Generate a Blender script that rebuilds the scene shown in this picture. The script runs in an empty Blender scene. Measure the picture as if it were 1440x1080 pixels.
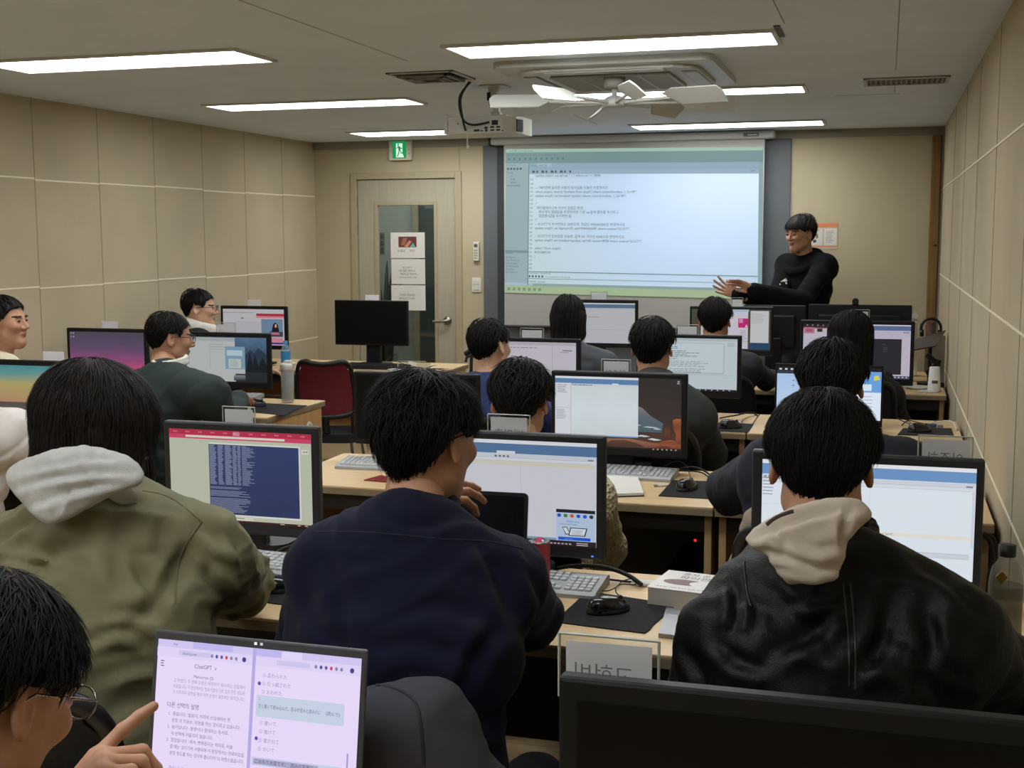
import bpy, bmesh, math, random
import numpy as np
from mathutils import Vector, Matrix, Euler

random.seed(7)
RNG = np.random.default_rng(11)
SC = bpy.context.scene
COL = SC.collection
PI = math.pi

# ------------------------------------------------------------------ camera maths
FPX = 1765.0
CAM_H = 1.65
YAW, PITCH, ROLL = math.radians(16.51), math.radians(6.76), math.radians(-0.187)


def cam_axes():
    cy, sy = math.cos(YAW), math.sin(YAW)
    cp, sp = math.cos(PITCH), math.sin(PITCH)
    cr, sr = math.cos(ROLL), math.sin(ROLL)
    f = Vector((-sy * cp, cy * cp, -sp))
    r = Vector((cy, sy, 0))
    u = r.cross(f)
    return r * cr + u * sr, -r * sr + u * cr, f


CR, CU, CF = cam_axes()
CAM = Vector((0, 0, CAM_H))


def ray(x, y):
    return CR * ((x - 720) / FPX) - CU * ((y - 540) / FPX) + CF


def at(x, y, Y):
    """the point at depth Y (metres into the room) seen at picture position x, y"""
    d = ray(x, y)
    return CAM + d * (Y / d.y)


def atz(x, y, z):
    d = ray(x, y)
    return CAM + d * ((z - CAM_H) / d.z)


def atx(x, y, X):
    d = ray(x, y)
    return CAM + d * (X / d.x)


cam_data = bpy.data.cameras.new('camera')
cam_data.sensor_fit = 'HORIZONTAL'
cam_data.sensor_width = 36.0
cam_data.lens = 36.0 * FPX / 1440.0
cam_data.clip_start = 0.05
cam_data.clip_end = 100
cam = bpy.data.objects.new('camera', cam_data)
COL.objects.link(cam)
mw = Matrix.Identity(4)
for i, a in enumerate((CR, CU, -CF)):
    for j in range(3):
        mw[j][i] = a[j]
mw.translation = CAM
cam.matrix_world = mw
SC.camera = cam

# ------------------------------------------------------------------ materials
_mats = {}


def lin(h):
    if isinstance(h, str):
        h = h.lstrip('#')
        c = [int(h[i:i + 2], 16) / 255 for i in (0, 2, 4)]
    else:
        c = list(h)
    return tuple((v / 12.92 if v <= 0.04045 else ((v + 0.055) / 1.055) ** 2.4) for v in c)


def new_mat(name):
    m = bpy.data.materials.new(name)
    m.use_nodes = True
    nt = m.node_tree
    b = nt.nodes['Principled BSDF']
    return m, nt, b


def setc(b, key, v):
    if key in b.inputs:
        b.inputs[key].default_value = v


def mat(name, hexc, rough=0.6, metal=0.0, var=0.06, vscale=30.0, bump=0.0, bscale=200.0, spec=0.5,
        stretch=(1, 1, 1), sheen=0.0, coat=0.0, kind='noise', alpha=1.0, trans=0.0, ior=1.45):
    if name in _mats:
        return _mats[name]
    m, nt, b = new_mat(name)
    c = lin(hexc)
    setc(b, 'Roughness', rough)
    setc(b, 'Metallic', metal)
    setc(b, 'Specular IOR Level', spec)
    setc(b, 'Sheen Weight', sheen)
    setc(b, 'Coat Weight', coat)
    setc(b, 'Transmission Weight', trans)
    setc(b, 'IOR', ior)
    tc = nt.nodes.new('ShaderNodeTexCoord')
    mp = nt.nodes.new('ShaderNodeMapping')
    mp.inputs['Scale'].default_value = stretch
    nt.links.new(tc.outputs['Object'], mp.inputs['Vector'])
    n = nt.nodes.new('ShaderNodeTexNoise')
    n.inputs['Scale'].default_value = vscale
    n.inputs['Detail'].default_value = 4
    nt.links.new(mp.outputs['Vector'], n.inputs['Vector'])
    r = nt.nodes.new('ShaderNodeValToRGB')
    e = r.color_ramp.elements
    e[0].position, e[1].position = 0.3, 0.7
    e[0].color = (*[max(0, v * (1 - var)) for v in c], 1)
    e[1].color = (*[min(1, v * (1 + var)) for v in c], 1)
    nt.links.new(n.outputs['Fac'], r.inputs['Fac'])
    nt.links.new(r.outputs['Color'], b.inputs['Base Color'])
    if bump:
        if kind == 'voronoi':
            t = nt.nodes.new('ShaderNodeTexVoronoi')
            out = t.outputs['Distance']
        else:
            t = nt.nodes.new('ShaderNodeTexNoise')
            t.inputs['Detail'].default_value = 3
            out = t.outputs['Fac']
        t.inputs['Scale'].default_value = bscale
        nt.links.new(mp.outputs['Vector'], t.inputs['Vector'])
        bp = nt.nodes.new('ShaderNodeBump')
        bp.inputs['Strength'].default_value = bump
        bp.inputs['Distance'].default_value = 0.01
        nt.links.new(out, bp.inputs['Height'])
        nt.links.new(bp.outputs['Normal'], b.inputs['Normal'])
    _mats[name] = m
    return m


def em(hexc, s=1.0):
    key = 'lit_%s_%.2f' % (hexc if isinstance(hexc, str) else '_'.join('%.2f' % v for v in hexc), s)
    if key in _mats:
        return _mats[key]
    m, nt, b = new_mat(key)
    c = lin(hexc)
    setc(b, 'Base Color', (0.01, 0.01, 0.01, 1))
    setc(b, 'Roughness', 0.35)
    setc(b, 'Specular IOR Level', 0.2)
    setc(b, 'Emission Color', (*c, 1))
    setc(b, 'Emission Strength', s)
    _mats[key] = m
    return m


def em_ramp(name, stops, s=1.0, nscale=(2, 6, 1), namt=0.12, axis='Y', tilt=0.0):
    """a picture shown on a lit display: colour bands over the display's own height, stirred by noise"""
    if name in _mats:
        return _mats[name]
    m, nt, b = new_mat(name)
    setc(b, 'Base Color', (0.01, 0.01, 0.01, 1))
    setc(b, 'Roughness', 0.35)
    uv = nt.nodes.new('ShaderNodeUVMap')
    mp = nt.nodes.new('ShaderNodeMapping')
    mp.inputs['Scale'].default_value = nscale
    mp.inputs['Rotation'].default_value = (0, 0, tilt)
    nt.links.new(uv.outputs['UV'], mp.inputs['Vector'])
    n = nt.nodes.new('ShaderNodeTexNoise')
    n.inputs['Scale'].default_value = 2.0
    n.inputs['Detail'].default_value = 6
    nt.links.new(mp.outputs['Vector'], n.inputs['Vector'])
    sp = nt.nodes.new('ShaderNodeSeparateXYZ')
    nt.links.new(uv.outputs['UV'], sp.inputs['Vector'])
    ma = nt.nodes.new('ShaderNodeMath')
    ma.operation = 'MULTIPLY_ADD'
    nt.links.new(n.outputs['Fac'], ma.inputs[0])
    ma.inputs[1].default_value = namt
    nt.links.new(sp.outputs[axis], ma.inputs[2])
    m2 = nt.nodes.new('ShaderNodeMath')
    m2.operation = 'SUBTRACT'
    nt.links.new(ma.outputs[0], m2.inputs[0])
    m2.inputs[1].default_value = namt * 0.5
    r = nt.nodes.new('ShaderNodeValToRGB')
    el = r.color_ramp.elements
    while len(el) < len(stops):
        el.new(0.5)
    for e, (p, c) in zip(el, stops):
        e.position = p
        e.color = (*lin(c), 1)
    nt.links.new(m2.outputs[0], r.inputs['Fac'])
    nt.links.new(r.outputs['Color'], b.inputs['Emission Color'])
    setc(b, 'Emission Strength', s)
    _mats[name] = m
    return m


def glass_mat(name, tint='#f4f8f6', rough=0.02, alpha=0.18):
    if name in _mats:
        return _mats[name]
    m, nt, b = new_mat(name)
    out = nt.nodes['Material Output']
    tr = nt.nodes.new('ShaderNodeBsdfTransparent')
    tr.inputs['Color'].default_value = (*lin(tint), 1)
    gl = nt.nodes.new('ShaderNodeBsdfGlossy')
    gl.inputs['Roughness'].default_value = rough
    lw = nt.nodes.new('ShaderNodeLayerWeight')
    lw.inputs['Blend'].default_value = 0.3
    mm = nt.nodes.new('ShaderNodeMath')
    mm.operation = 'MULTIPLY_ADD'
    nt.links.new(lw.outputs['Facing'], mm.inputs[0])
    mm.inputs[1].default_value = alpha
    mm.inputs[2].default_value = 0.025
    mx = nt.nodes.new('ShaderNodeMixShader')
    nt.links.new(mm.outputs[0], mx.inputs['Fac'])
    nt.links.new(tr.outputs[0], mx.inputs[1])
    nt.links.new(gl.outputs[0], mx.inputs[2])
    nt.links.new(mx.outputs[0], out.inputs['Surface'])
    _mats[name] = m
    return m


def frost_mat(name, hexc, body=0.45):
    """cloudy clear plastic: part seen through, part pale"""
    if name in _mats:
        return _mats[name]
    m, nt, b = new_mat(name)
    setc(b, 'Base Color', (*lin(hexc), 1))
    setc(b, 'Roughness', 0.3)
    tr = nt.nodes.new('ShaderNodeBsdfTransparent')
    mx = nt.nodes.new('ShaderNodeMixShader')
    mx.inputs['Fac'].default_value = body
    nt.links.new(tr.outputs[0], mx.inputs[1])
    nt.links.new(b.outputs[0], mx.inputs[2])
    nt.links.new(mx.outputs[0], nt.nodes['Material Output'].inputs['Surface'])
    _mats[name] = m
    return m


# ------------------------------------------------------------------ mesh builder
class MB:
    def __init__(self):
        self.v, self.f, self.mi, self.sm, self.uv = [], [], [], [], {}
        self.mats = []

    def mid(self, m):
        if m not in self.mats:
            self.mats.append(m)
        return self.mats.index(m)

    def raw(self, vs, fs, m, smooth=False, M=None):
        o = len(self.v)
        if M is not None:
            vs = [M @ Vector(v) for v in vs]
        self.v.extend([tuple(v) for v in vs])
        k = self.mid(m)
        for f in fs:
            self.f.append(tuple(int(o + i) for i in f))
            self.mi.append(k)
            self.sm.append(smooth)
        return self

    def box(self, lo, hi, m, bevel=0.0, M=None, seg=2):
        lo, hi = Vector(lo), Vector(hi)
        c, s = (lo + hi) / 2, hi - lo
        bm = bmesh.new()
        bmesh.ops.create_cube(bm, size=1)
        for v in bm.verts:
            v.co = Vector((v.co.x * s.x, v.co.y * s.y, v.co.z * s.z)) + c
        if bevel:
            bmesh.ops.bevel(bm, geom=bm.edges[:], offset=min(bevel, 0.49 * min(s)), segments=seg, affect='EDGES', profile=0.5)
        bm.verts.ensure_lookup_table()
        bm.normal_update()
        vs = [v.co.copy() for v in bm.verts]
        fs = [[v.index for v in f.verts] for f in bm.faces]
        bm.free()
        return self.raw(vs, fs, m, False, M)

    def tube(self, pts, r, m, n=8, caps=True, M=None, smooth=True):
        pts = [Vector(p) for p in pts]
        rs = r if isinstance(r, (list, tuple)) else [r] * len(pts)
        vs, fs = [], []
        prev = None
        for i, p in enumerate(pts):
            if i == 0:
                t = pts[1] - pts[0]
            elif i == len(pts) - 1:
                t = pts[-1] - pts[-2]
            else:
                t = pts[i + 1] - pts[i - 1]
            t.normalize()
            if prev is None:
                a = Vector((0, 0, 1)) if abs(t.z) < 0.9 else Vector((1, 0, 0))
                nrm = t.cross(a).normalized()
            else:
                nrm = prev - t * prev.dot(t)
                nrm = nrm.normalized() if nrm.length > 1e-6 else t.orthogonal().normalized()
            prev = nrm
            b = t.cross(nrm)
            for k in range(n):
                an = 2 * PI * k / n
                vs.append(p + (nrm * math.cos(an) + b * math.sin(an)) * rs[i])
        for i in range(len(pts) - 1):
            for k in range(n):
                k2 = (k + 1) % n
                fs.append((i * n + k, i * n + k2, (i + 1) * n + k2, (i + 1) * n + k))
        self.raw(vs, fs, m, smooth, M)
        if caps:
            o = len(pts) - 1
            self.raw(vs[:n], [tuple(range(n - 1, -1, -1))], m, False, M)
            self.raw(vs[o * n:], [tuple(range(n))], m, False, M)
        return self

    def lathe(self, prof, m, n=24, M=None, smooth=True, axis='Z'):
        vs, fs = [], []
        for (r, z) in prof:
            for k in range(n):
                a = 2 * PI * k / n
                vs.append((r * math.cos(a), r * math.sin(a), z))
        for i in range(len(prof) - 1):
            for k in range(n):
                k2 = (k + 1) % n
                fs.append((i * n + k, i * n + k2, (i + 1) * n + k2, (i + 1) * n + k))
        return self.raw(vs, fs, m, smooth, M)

    def prism(self, poly, t, m, M=None, smooth=False):
        """poly in x,z; extruded along +y by t"""
        n = len(poly)
        vs = [(x, 0, z) for x, z in poly] + [(x, t, z) for x, z in poly]
        fs = [tuple(range(n)), tuple(range(2 * n - 1, n - 1, -1))]
        self.raw(vs, fs, m, False, M)
        sd = [(i, i + n, (i + 1) % n + n, (i + 1) % n) for i in range(n)]
        return self.raw(vs, sd, m, smooth, M)

    def mesh(self, name):
        me = bpy.data.meshes.new(name)
        me.from_pydata(self.v, [], self.f)
        for m in self.mats:
            me.materials.append(m)
        me.polygons.foreach_set('material_index', self.mi)
        me.polygons.foreach_set('use_smooth', self.sm)
        if self.uv:
            ul = me.uv_layers.new(name='UVMap')
            for fi, co in self.uv.items():
                p = me.polygons[fi]
                for li, c in zip(p.loop_indices, co):
                    ul.data[li].uv = c
        me.update()
        return me

    def obj(self, name, parent=None, loc=(0, 0, 0), rotz=0.0):
        o = bpy.data.objects.new(name, self.mesh(name))
        COL.objects.link(o)
        if parent is not None:
            o.parent = parent
        o.location = loc
        o.rotation_euler = (0, 0, rotz)
        return o


def rrect(w, h, r, n=5):
    pts = []
    for cx, cz, a0 in ((w / 2 - r, h / 2 - r, 0), (-w / 2 + r, h / 2 - r, 90), (-w / 2 + r, -h / 2 + r, 180), (w / 2 - r, -h / 2 + r, 270)):
        for k in range(n + 1):
            a = math.radians(a0 + 90 * k / n)
            pts.append((cx + r * math.cos(a), cz + r * math.sin(a)))
    return pts


def tag(o, label, cat, group=None, kind=None):
    o['label'] = label
    o['category'] = cat
    if group:
        o['group'] = group
    if kind:
        o['kind'] = kind
    return o


def thing(name, label, cat, loc=(0, 0, 0), rotz=0.0, group=None):
    o = bpy.data.objects.new(name, None)
    o.empty_display_size = 0.05
    COL.objects.link(o)
    o.location = loc
    o.rotation_euler = (0, 0, rotz)
    return tag(o, label, cat, group)


def struct(name, mb, label=None, cat=None, parent=None):
    o = mb.obj(name, parent)
    if parent is None:
        o['kind'] = 'structure'
        o['label'] = label
        o['category'] = cat
    return o


# ------------------------------------------------------------------ lettering
_tc = {}
TSC = bpy.data.scenes.new('lettering')


def text_geo(s):
    """unit-height outlines of a string, filled: vertices (x, z) and faces; width"""
    if s in _tc:
        return _tc[s]
    cu = bpy.data.curves.new('lettering', 'FONT')
    cu.body = s
    cu.size = 1.0
    cu.resolution_u = 2
    ob = bpy.data.objects.new('lettering', cu)
    TSC.collection.objects.link(ob)
    TSC.view_layers[0].update()
    dg = TSC.view_layers[0].depsgraph
    me = bpy.data.meshes.new_from_object(ob.evaluated_get(dg) if dg else ob)
    vs = [(v.co.x, v.co.y) for v in me.vertices]
    fs = [tuple(p.vertices) for p in me.polygons]
    bpy.data.objects.remove(ob)
    bpy.data.curves.remove(cu)
    bpy.data.meshes.remove(me)
    w = max((v[0] for v in vs), default=0.5)
    _tc[s] = (vs, fs, w)
    return _tc[s]


class Canvas:
    """flat graphics on a panel: local x right, z up, facing -y; u,v from the top left, both 0..1"""

    def __init__(self, mb, x0, z1, w, h, y, strength=1.0, lit=True, step=0.00025):
        self.mb, self.x0, self.z1, self.w, self.h, self.y = mb, x0, z1, w, h, y
        self.s, self.lit, self.step, self.k = strength, lit, step, 0

    def m(self, c):
        if not isinstance(c, str):
            return c
        if self.lit:
            return em(c, self.s)
        return mat('ink_' + c, c, 0.7, var=0.02)

    def poly(self, pts, c, uv=False, layer=None):
        self.k += 1
        y = self.y - self.step * (self.k if layer is None else layer)
        vs = [(self.x0 + u * self.w, y, self.z1 - v * self.h) for u, v in pts]
        # order so that it faces -y
        a = sum((vs[i][0] * vs[(i + 1) % len(vs)][2] - vs[(i + 1) % len(vs)][0] * vs[i][2]) for i in range(len(vs)))
        idx = list(range(len(vs)))
        if a < 0:
            idx.reverse()
        self.mb.raw(vs, [tuple(idx)], self.m(c))
        if uv:
            us = [p[0] for p in pts]
            vv = [p[1] for p in pts]
            co = [((pts[i][0] - min(us)) / (max(us) - min(us)), 1 - (pts[i][1] - min(vv)) / (max(vv) - min(vv))) for i in idx]
            self.mb.uv[len(self.mb.f) - 1] = co
        return self

    def rect(self, u, v, w, h, c, uv=False, layer=None):
        return self.poly([(u, v), (u + w, v), (u + w, v + h), (u, v + h)], c, uv, layer)

    def bars(self, items, c, layer=None):
        self.k += 1
        y = self.y - self.step * (self.k if layer is None else layer)
        vs, fs = [], []
        for (u, v, w, h) in items:
            o = len(vs)
            xa, xb = self.x0 + u * self.w, self.x0 + (u + w) * self.w
            za, zb = self.z1 - v * self.h, self.z1 - (v + h) * self.h
            vs += [(xa, y, zb), (xb, y, zb), (xb, y, za), (xa, y, za)]
            fs.append((o, o + 1, o + 2, o + 3))
        self.mb.raw(vs, fs, self.m(c))
        return self

    def text(self, u, v, hgt, s, c, maxw=None, mirror=False, squash=0.9):
        """v is the baseline; hgt as a share of the panel's height"""
        vs, fs, w = text_geo(s)
        self.k += 1
        y = self.y - self.step * self.k
        sz = hgt * self.h
        sx = sz * squash
        if maxw is not None and w * sx > maxw * self.w:
            sx = maxw * self.w / w
        X = self.x0 + u * self.w
        Z = self.z1 - v * self.h
        if mirror:
            pts = [(X + (w - a) * sx, y, Z + b * sz) for a, b in vs]
            fs = [tuple(reversed(f)) for f in fs]
        else:
            pts = [(X + a * sx, y, Z + b * sz) for a, b in vs]
        self.mb.raw(pts, fs, self.m(c))
        return self

    def lines(self, u, v, w, n, dv, th, c, ragged=0.5, seed=1):
        r = random.Random(seed)
        it = []
        for i in range(n):
            x = u
            end = u + w * (1 - ragged * r.random())
            while x < end:
                ww = w * r.uniform(0.05, 0.16)
                it.append((x, v + i * dv, min(ww, end - x), th))
                x += ww + w * 0.02
        return self.bars(it, c)


def smooth_path(pts, n=6):
    """Catmull-Rom through points"""
    P = [Vector(p) for p in pts]
    P = [P[0]] + P + [P[-1]]
    out = []
    for i in range(1, len(P) - 2):
        for k in range(n):
            t = k / n
            a, b, c, d = P[i - 1], P[i], P[i + 1], P[i + 2]
            out.append(0.5 * ((2 * b) + (c - a) * t + (2 * a - 5 * b + 4 * c - d) * t * t + (-a + 3 * b - 3 * c + d) * t ** 3))
    out.append(P[-2])
    return out
# ================================================================== ROOM
W, XL, XR, ZC, YB = 9.66, -4.57, 0.381, 2.416, -3.0
m_ceil = mat('ceiling_paint', '#d6e1ee', 0.9, var=0.03, vscale=3, bump=0.05, bscale=300)
m_front = mat('front_wall_panel', '#b6ab8e', 0.75, var=0.03, vscale=4, bump=0.05, bscale=250)
m_trimgrey = mat('cornice_paint', '#8f8a7e', 0.7, var=0.03)
m_white = mat('white_plastic', '#d8d6cf', 0.45, var=0.02)
m_offwhite = mat('cream_plastic', '#cfccbd', 0.45, var=0.02)
m_black = mat('black_plastic', '#101113', 0.42, var=0.15, bump=0.05, bscale=900)
m_black2 = mat('matte_black', '#0b0b0c', 0.6, var=0.15)
m_dark = mat('dark_grey_plastic', '#1b1d20', 0.5, var=0.1)
m_metal = mat('brushed_steel', '#8d8c86', 0.32, metal=1.0, var=0.05, vscale=80)
m_chrome = mat('polished_steel', '#b5b5b2', 0.15, metal=1.0, var=0.02)
m_paper = mat('paper', '#dcdad4', 0.85, var=0.02)


def wall_panel_mat(name, hexc, axis_a, size_a, off_a, size_z, off_z):
    """cloth-covered acoustic panels: fine weave, faint vertical joints, level joints painted pale where panel edges catch light"""
    m, nt, b = new_mat(name)
    c = lin(hexc)
    setc(b, 'Roughness', 0.9)
    setc(b, 'Specular IOR Level', 0.2)
    tc = nt.nodes.new('ShaderNodeTexCoord')
    n = nt.nodes.new('ShaderNodeTexNoise')
    n.inputs['Scale'].default_value = 2.2
    n.inputs['Detail'].default_value = 5
    nt.links.new(tc.outputs['Object'], n.inputs['Vector'])
    r = nt.nodes.new('ShaderNodeValToRGB')
    e = r.color_ramp.elements
    e[0].position, e[1].position = 0.3, 0.72
    e[0].color = (*[v * 0.93 for v in c], 1)
    e[1].color = (*[min(1, v * 1.06) for v in c], 1)
    nt.links.new(n.outputs['Fac'], r.inputs['Fac'])
    nt.links.new(r.outputs['Color'], b.inputs['Base Color'])
    mp = nt.nodes.new('ShaderNodeMapping')
    mp.inputs['Scale'].default_value = (1, 1, 0.12)
    nt.links.new(tc.outputs['Object'], mp.inputs['Vector'])
    n2 = nt.nodes.new('ShaderNodeTexNoise')
    n2.inputs['Scale'].default_value = 240
    nt.links.new(mp.outputs['Vector'], n2.inputs['Vector'])
    n3 = nt.nodes.new('ShaderNodeTexNoise')
    n3.inputs['Scale'].default_value = 9
    nt.links.new(mp.outputs['Vector'], n3.inputs['Vector'])
    ad = nt.nodes.new('ShaderNodeMath')
    ad.operation = 'MULTIPLY_ADD'
    nt.links.new(n3.outputs['Fac'], ad.inputs[0])
    ad.inputs[1].default_value = 2.0
    nt.links.new(n2.outputs['Fac'], ad.inputs[2])
    bp = nt.nodes.new('ShaderNodeBump')
    bp.inputs['Strength'].default_value = 0.35
    bp.inputs['Distance'].default_value = 0.004
    nt.links.new(ad.outputs[0], bp.inputs['Height'])
    nt.links.new(bp.outputs['Normal'], b.inputs['Normal'])
    return m


m_side = wall_panel_mat('side_wall_cloth', '#b8ab91', 'y', 0.6, 0, 0.6, 0)
m_joint = mat('lit_edge_joint', '#e6dec4', 0.6, var=0.03)  # paler colour stands for joint edges catching light
m_gap = mat('panel_gap', '#8d8269', 0.9, var=0.05)


def floor_mat():
    m, nt, b = new_mat('laminate_floor')
    tc = nt.nodes.new('ShaderNodeTexCoord')
    br = nt.nodes.new('ShaderNodeTexBrick')
    br.inputs['Scale'].default_value = 1.0
    br.inputs['Brick Width'].default_value = 1.2
    br.inputs['Row Height'].default_value = 0.14
    br.inputs['Mortar Size'].default_value = 0.002
    br.inputs['Color1'].default_value = (*lin('#b59c74'), 1)
    br.inputs['Color2'].default_value = (*lin('#bea67e'), 1)
    br.inputs['Mortar'].default_value = (*lin('#7c6342'), 1)
    nt.links.new(tc.outputs['Object'], br.inputs['Vector'])
    mp = nt.nodes.new('ShaderNodeMapping')
    mp.inputs['Scale'].default_value = (3, 40, 1)
    nt.links.new(tc.outputs['Object'], mp.inputs['Vector'])
    n = nt.nodes.new('ShaderNodeTexNoise')
    n.inputs['Scale'].default_value = 2
    n.inputs['Detail'].default_value = 6
    nt.links.new(mp.outputs['Vector'], n.inputs['Vector'])
    mx = nt.nodes.new('ShaderNodeMixRGB')
    mx.blend_type = 'MULTIPLY'
    mx.inputs['Fac'].default_value = 0.35
    nt.links.new(br.outputs['Color'], mx.inputs['Color1'])
    nt.links.new(n.outputs['Fac'], mx.inputs['Color2'])
    nt.links.new(mx.outputs['Color'], b.inputs['Base Color'])
    setc(b, 'Roughness', 0.38)
    return m


mb = MB()
mb.box((XL - 0.2, YB - 0.2, -0.1), (XR + 0.2, W + 2.6, 0), floor_mat())
struct('floor', mb, 'light brown laminate floor showing in the left aisle', 'floor')

mb = MB()
mb.box((XL - 0.2, YB - 0.2, ZC), (XR + 0.2, W + 0.12, ZC + 0.1), m_ceil)
for (xa, ya, xb, yb) in ((-2.05, 0.5, -2.05, 5.3), (0.02, 2.0, 0.02, 6.3), (0.02, 6.95, 0.02, 7.3), (-0.38, 4.0, -0.38, 4.8), (-0.30, 7.35, 0.05, 7.35),
                         (-3.9, 7.1, -3.2, 7.1), (-3.9, 8.5, -3.5, 8.5), (-1.95, 8.0, -1.95, 8.7)):
    mb.box((min(xa, xb) - 0.002, min(ya, yb), ZC - 0.0012), (max(xa, xb) + 0.002, max(ya, yb) + 0.004, ZC + 0.001), m_trimgrey)
struct('ceiling', mb, 'pale grey plaster ceiling with recessed light panels', 'ceiling')

# side walls: cloth panels about 0.6 m wide, level joints at three heights
ZJ = (0.80 * 1.0, 1.365, 1.97)
mb = MB()
mb.box((XL - 0.12, YB, 0), (XL, W, ZC), m_side)
for z in ZJ:
    ys = [YB]
    y = 5.76 * 1.05 - 0.605 * 12
    segs = []
    while y < W:
        if y > YB:
            segs.append(y)
        y += 0.605
    segs.append(W)
    for i in range(len(segs) - 1):
        dz = 0.004 * ((i * 7) % 3 - 1)
        mb.box((XL, segs[i], z - 0.0045 + dz), (XL + 0.003, segs[i + 1] - 0.004, z + 0.0045 + dz), m_joint)
y = 5.76 * 1.05 - 0.605 * 12
while y < W:
    if y > YB:
        mb.box((XL, y - 0.002, 0), (XL + 0.0015, y + 0.002, ZC), m_gap)
    y += 0.605
struct('wall_left', mb, 'beige cloth panelled side wall on the left with level joints painted as lit edges', 'wall')
mb = MB()
mb.box((XR, YB, 0), (XR + 0.12, W, ZC), m_side)
for z in ZJ:
    mb.box((XR - 0.003, YB, z - 0.004), (XR, W - 0.04, z + 0.004), m_joint)
for y in (5.72 * 1.05, 4.76 * 1.05, 7.0, 8.1, 3.9, 2.8, 1.7, 0.6):
    mb.box((XR - 0.0015, y - 0.002, 0), (XR, y + 0.002, ZC), m_gap)
struct('wall_right', mb, 'beige cloth panelled side wall running close beside the right desks', 'wall')
mb = MB()
mb.box((XL - 0.12, YB - 0.12, 0), (XR + 0.12, YB, ZC), m_front)
struct('wall_back', mb, 'plain beige wall behind the camera', 'wall')

# front wall with a doorway
dL, dR, dT = at(501.5, 252, W).x, at(640, 251, W).x, at(570, 251.5, W).z
mb = MB()
mb.box((XL - 0.12, W, 0), (dL, W + 0.12, ZC), m_front)
mb.box((dR, W, 0), (XR + 0.12, W + 0.12, ZC), m_front)
mb.box((dL, W, dT), (dR, W + 0.12, ZC), m_front)
xs = at(646, 215, W).x
mb.box((xs - 0.002, W - 0.0015, dT + 0.05), (xs + 0.002, W, ZC), m_gap)
struct('wall_front', mb, 'beige front wall carrying the door and the projection screen', 'wall')
zcb = at(900, 200, W).z
mb = MB()
mb.box((XL, W - 0.012, zcb), (XR - 0.035, W, ZC), m_trimgrey)
struct('trim_1', mb, 'grey cornice band along the top of the front wall', 'trim')
# grey board behind the screen
gL, gR = at(680, 210, W).x, at(1112.4, 240, W).x
m_board = mat('grey_board', '#5e6366', 0.7, var=0.04, vscale=6)
m_gapshade = mat('gap_shade_strip', '#33383b', 0.7, var=0.05)
mb = MB()
mb.box((gL, W - 0.02, 0.0), (gR, W - 0.0005, zcb), m_board, 0.003)
mb.box((at(700.5, 300, W).x, W - 0.024, 0.0), (at(709, 300, W).x + 0.02, W - 0.019, zcb), m_gapshade)  # dark strip standing in for the shaded gap beside the screen
struct('trim_2', mb, 'grey wall board behind the projection screen', 'trim')
# wooden post and white corner strip
pL, pR = at(1309, 250, W).x, at(1322.5, 250, W).x
mb = MB()
mb.box((pL, W - 0.05, 0), (pR, W - 0.0005, zcb - 0.005), mat('brown_wood_post', '#7a5c30', 0.6, var=0.2, vscale=6, stretch=(10, 10, 0.6)), 0.006)
mb.box((pL + 0.034, W - 0.053, 1.56), (pL + 0.056, W - 0.049, 1.575), m_black)
struct('trim_3', mb, 'narrow brown wooden post in the front right corner', 'trim')
mb = MB()
mb.box((pR + 0.004, W - 0.03, 0), (XR - 0.0005, W - 0.0005, zcb - 0.005), mat('corner_strip', '#b9b7ae', 0.5), 0.004)
struct('trim_4', mb, 'pale corner strip between the brown post and right wall', 'trim')

# ------------------------------------------------------------------ door
m_door = mat('door_leaf_laminate', '#aca591', 0.55, var=0.05, vscale=8, stretch=(12, 1, 0.7))
m_frame = mat('door_frame_paint', '#a99d80', 0.5, var=0.03)
mb = MB()
fw = 0.055
gL2, gR2, gT = at(530, 289, W).x, at(609.5, 289, W).x, at(570, 288.6, W).z
gB = 0.16
yd0, yd1 = W + 0.012, W + 0.052
mb.box((dL + 0.004, yd0, 0.005), (gL2, yd1, dT - 0.004), m_door)
mb.box((gR2, yd0, 0.005), (dR - 0.004, yd1, dT - 0.004), m_door)
mb.box((gL2, yd0, gT), (gR2, yd1, dT - 0.004), m_door)
mb.box((gL2, yd0, 0.005), (gR2, yd1, gB), m_door)
door = mb.obj('door_1')
door['kind'] = 'structure'
door['label'] = 'beige door with tall glass panel and lever handle in front wall'
door['category'] = 'door'
mb = MB()
mb.box((dL - fw, W - 0.014, 0), (dL, W + 0.06, dT + fw), m_frame, 0.004)
mb.box((dR, W - 0.014, 0), (dR + fw, W + 0.06, dT + fw), m_frame, 0.004)
mb.box((dL, W - 0.014, dT), (dR, W + 0.06, dT + fw), m_frame, 0.004)
mb.obj('door_frame', door)
mb = MB()
b_ = 0.028
mb.box((gL2 - b_, yd0 - 0.008, gB - b_), (gL2, yd0, gT + b_), m_frame, 0.003)
mb.box((gR2, yd0 - 0.008, gB - b_), (gR2 + b_, yd0, gT + b_), m_frame, 0.003)
mb.box((gL2, yd0 - 0.008, gT), (gR2, yd0, gT + b_), m_frame, 0.003)
mb.box((gL2, yd0 - 0.008, gB - b_), (gR2, yd0, gB), m_frame, 0.003)
mb.obj('glazing_bead', door)
mb = MB()
mb.box((gL2, yd0 + 0.015, gB), (gR2, yd0 + 0.021, gT), glass_mat('door_glass', '#eef3f1', 0.03, 0.15))
mb.obj('glass_pane', door)
hp = at(629, 451, W)
mb = MB()
Mh = Matrix.Translation((hp.x, yd0 - 0.001, hp.z)) @ Matrix.Rotation(PI / 2, 4, 'X')
mb.lathe([(0, 0), (0.034, 0), (0.034, 0.008), (0.028, 0.016), (0.016, 0.02), (0.012, 0.045), (0, 0.045)], m_metal, 24, Mh)
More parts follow.
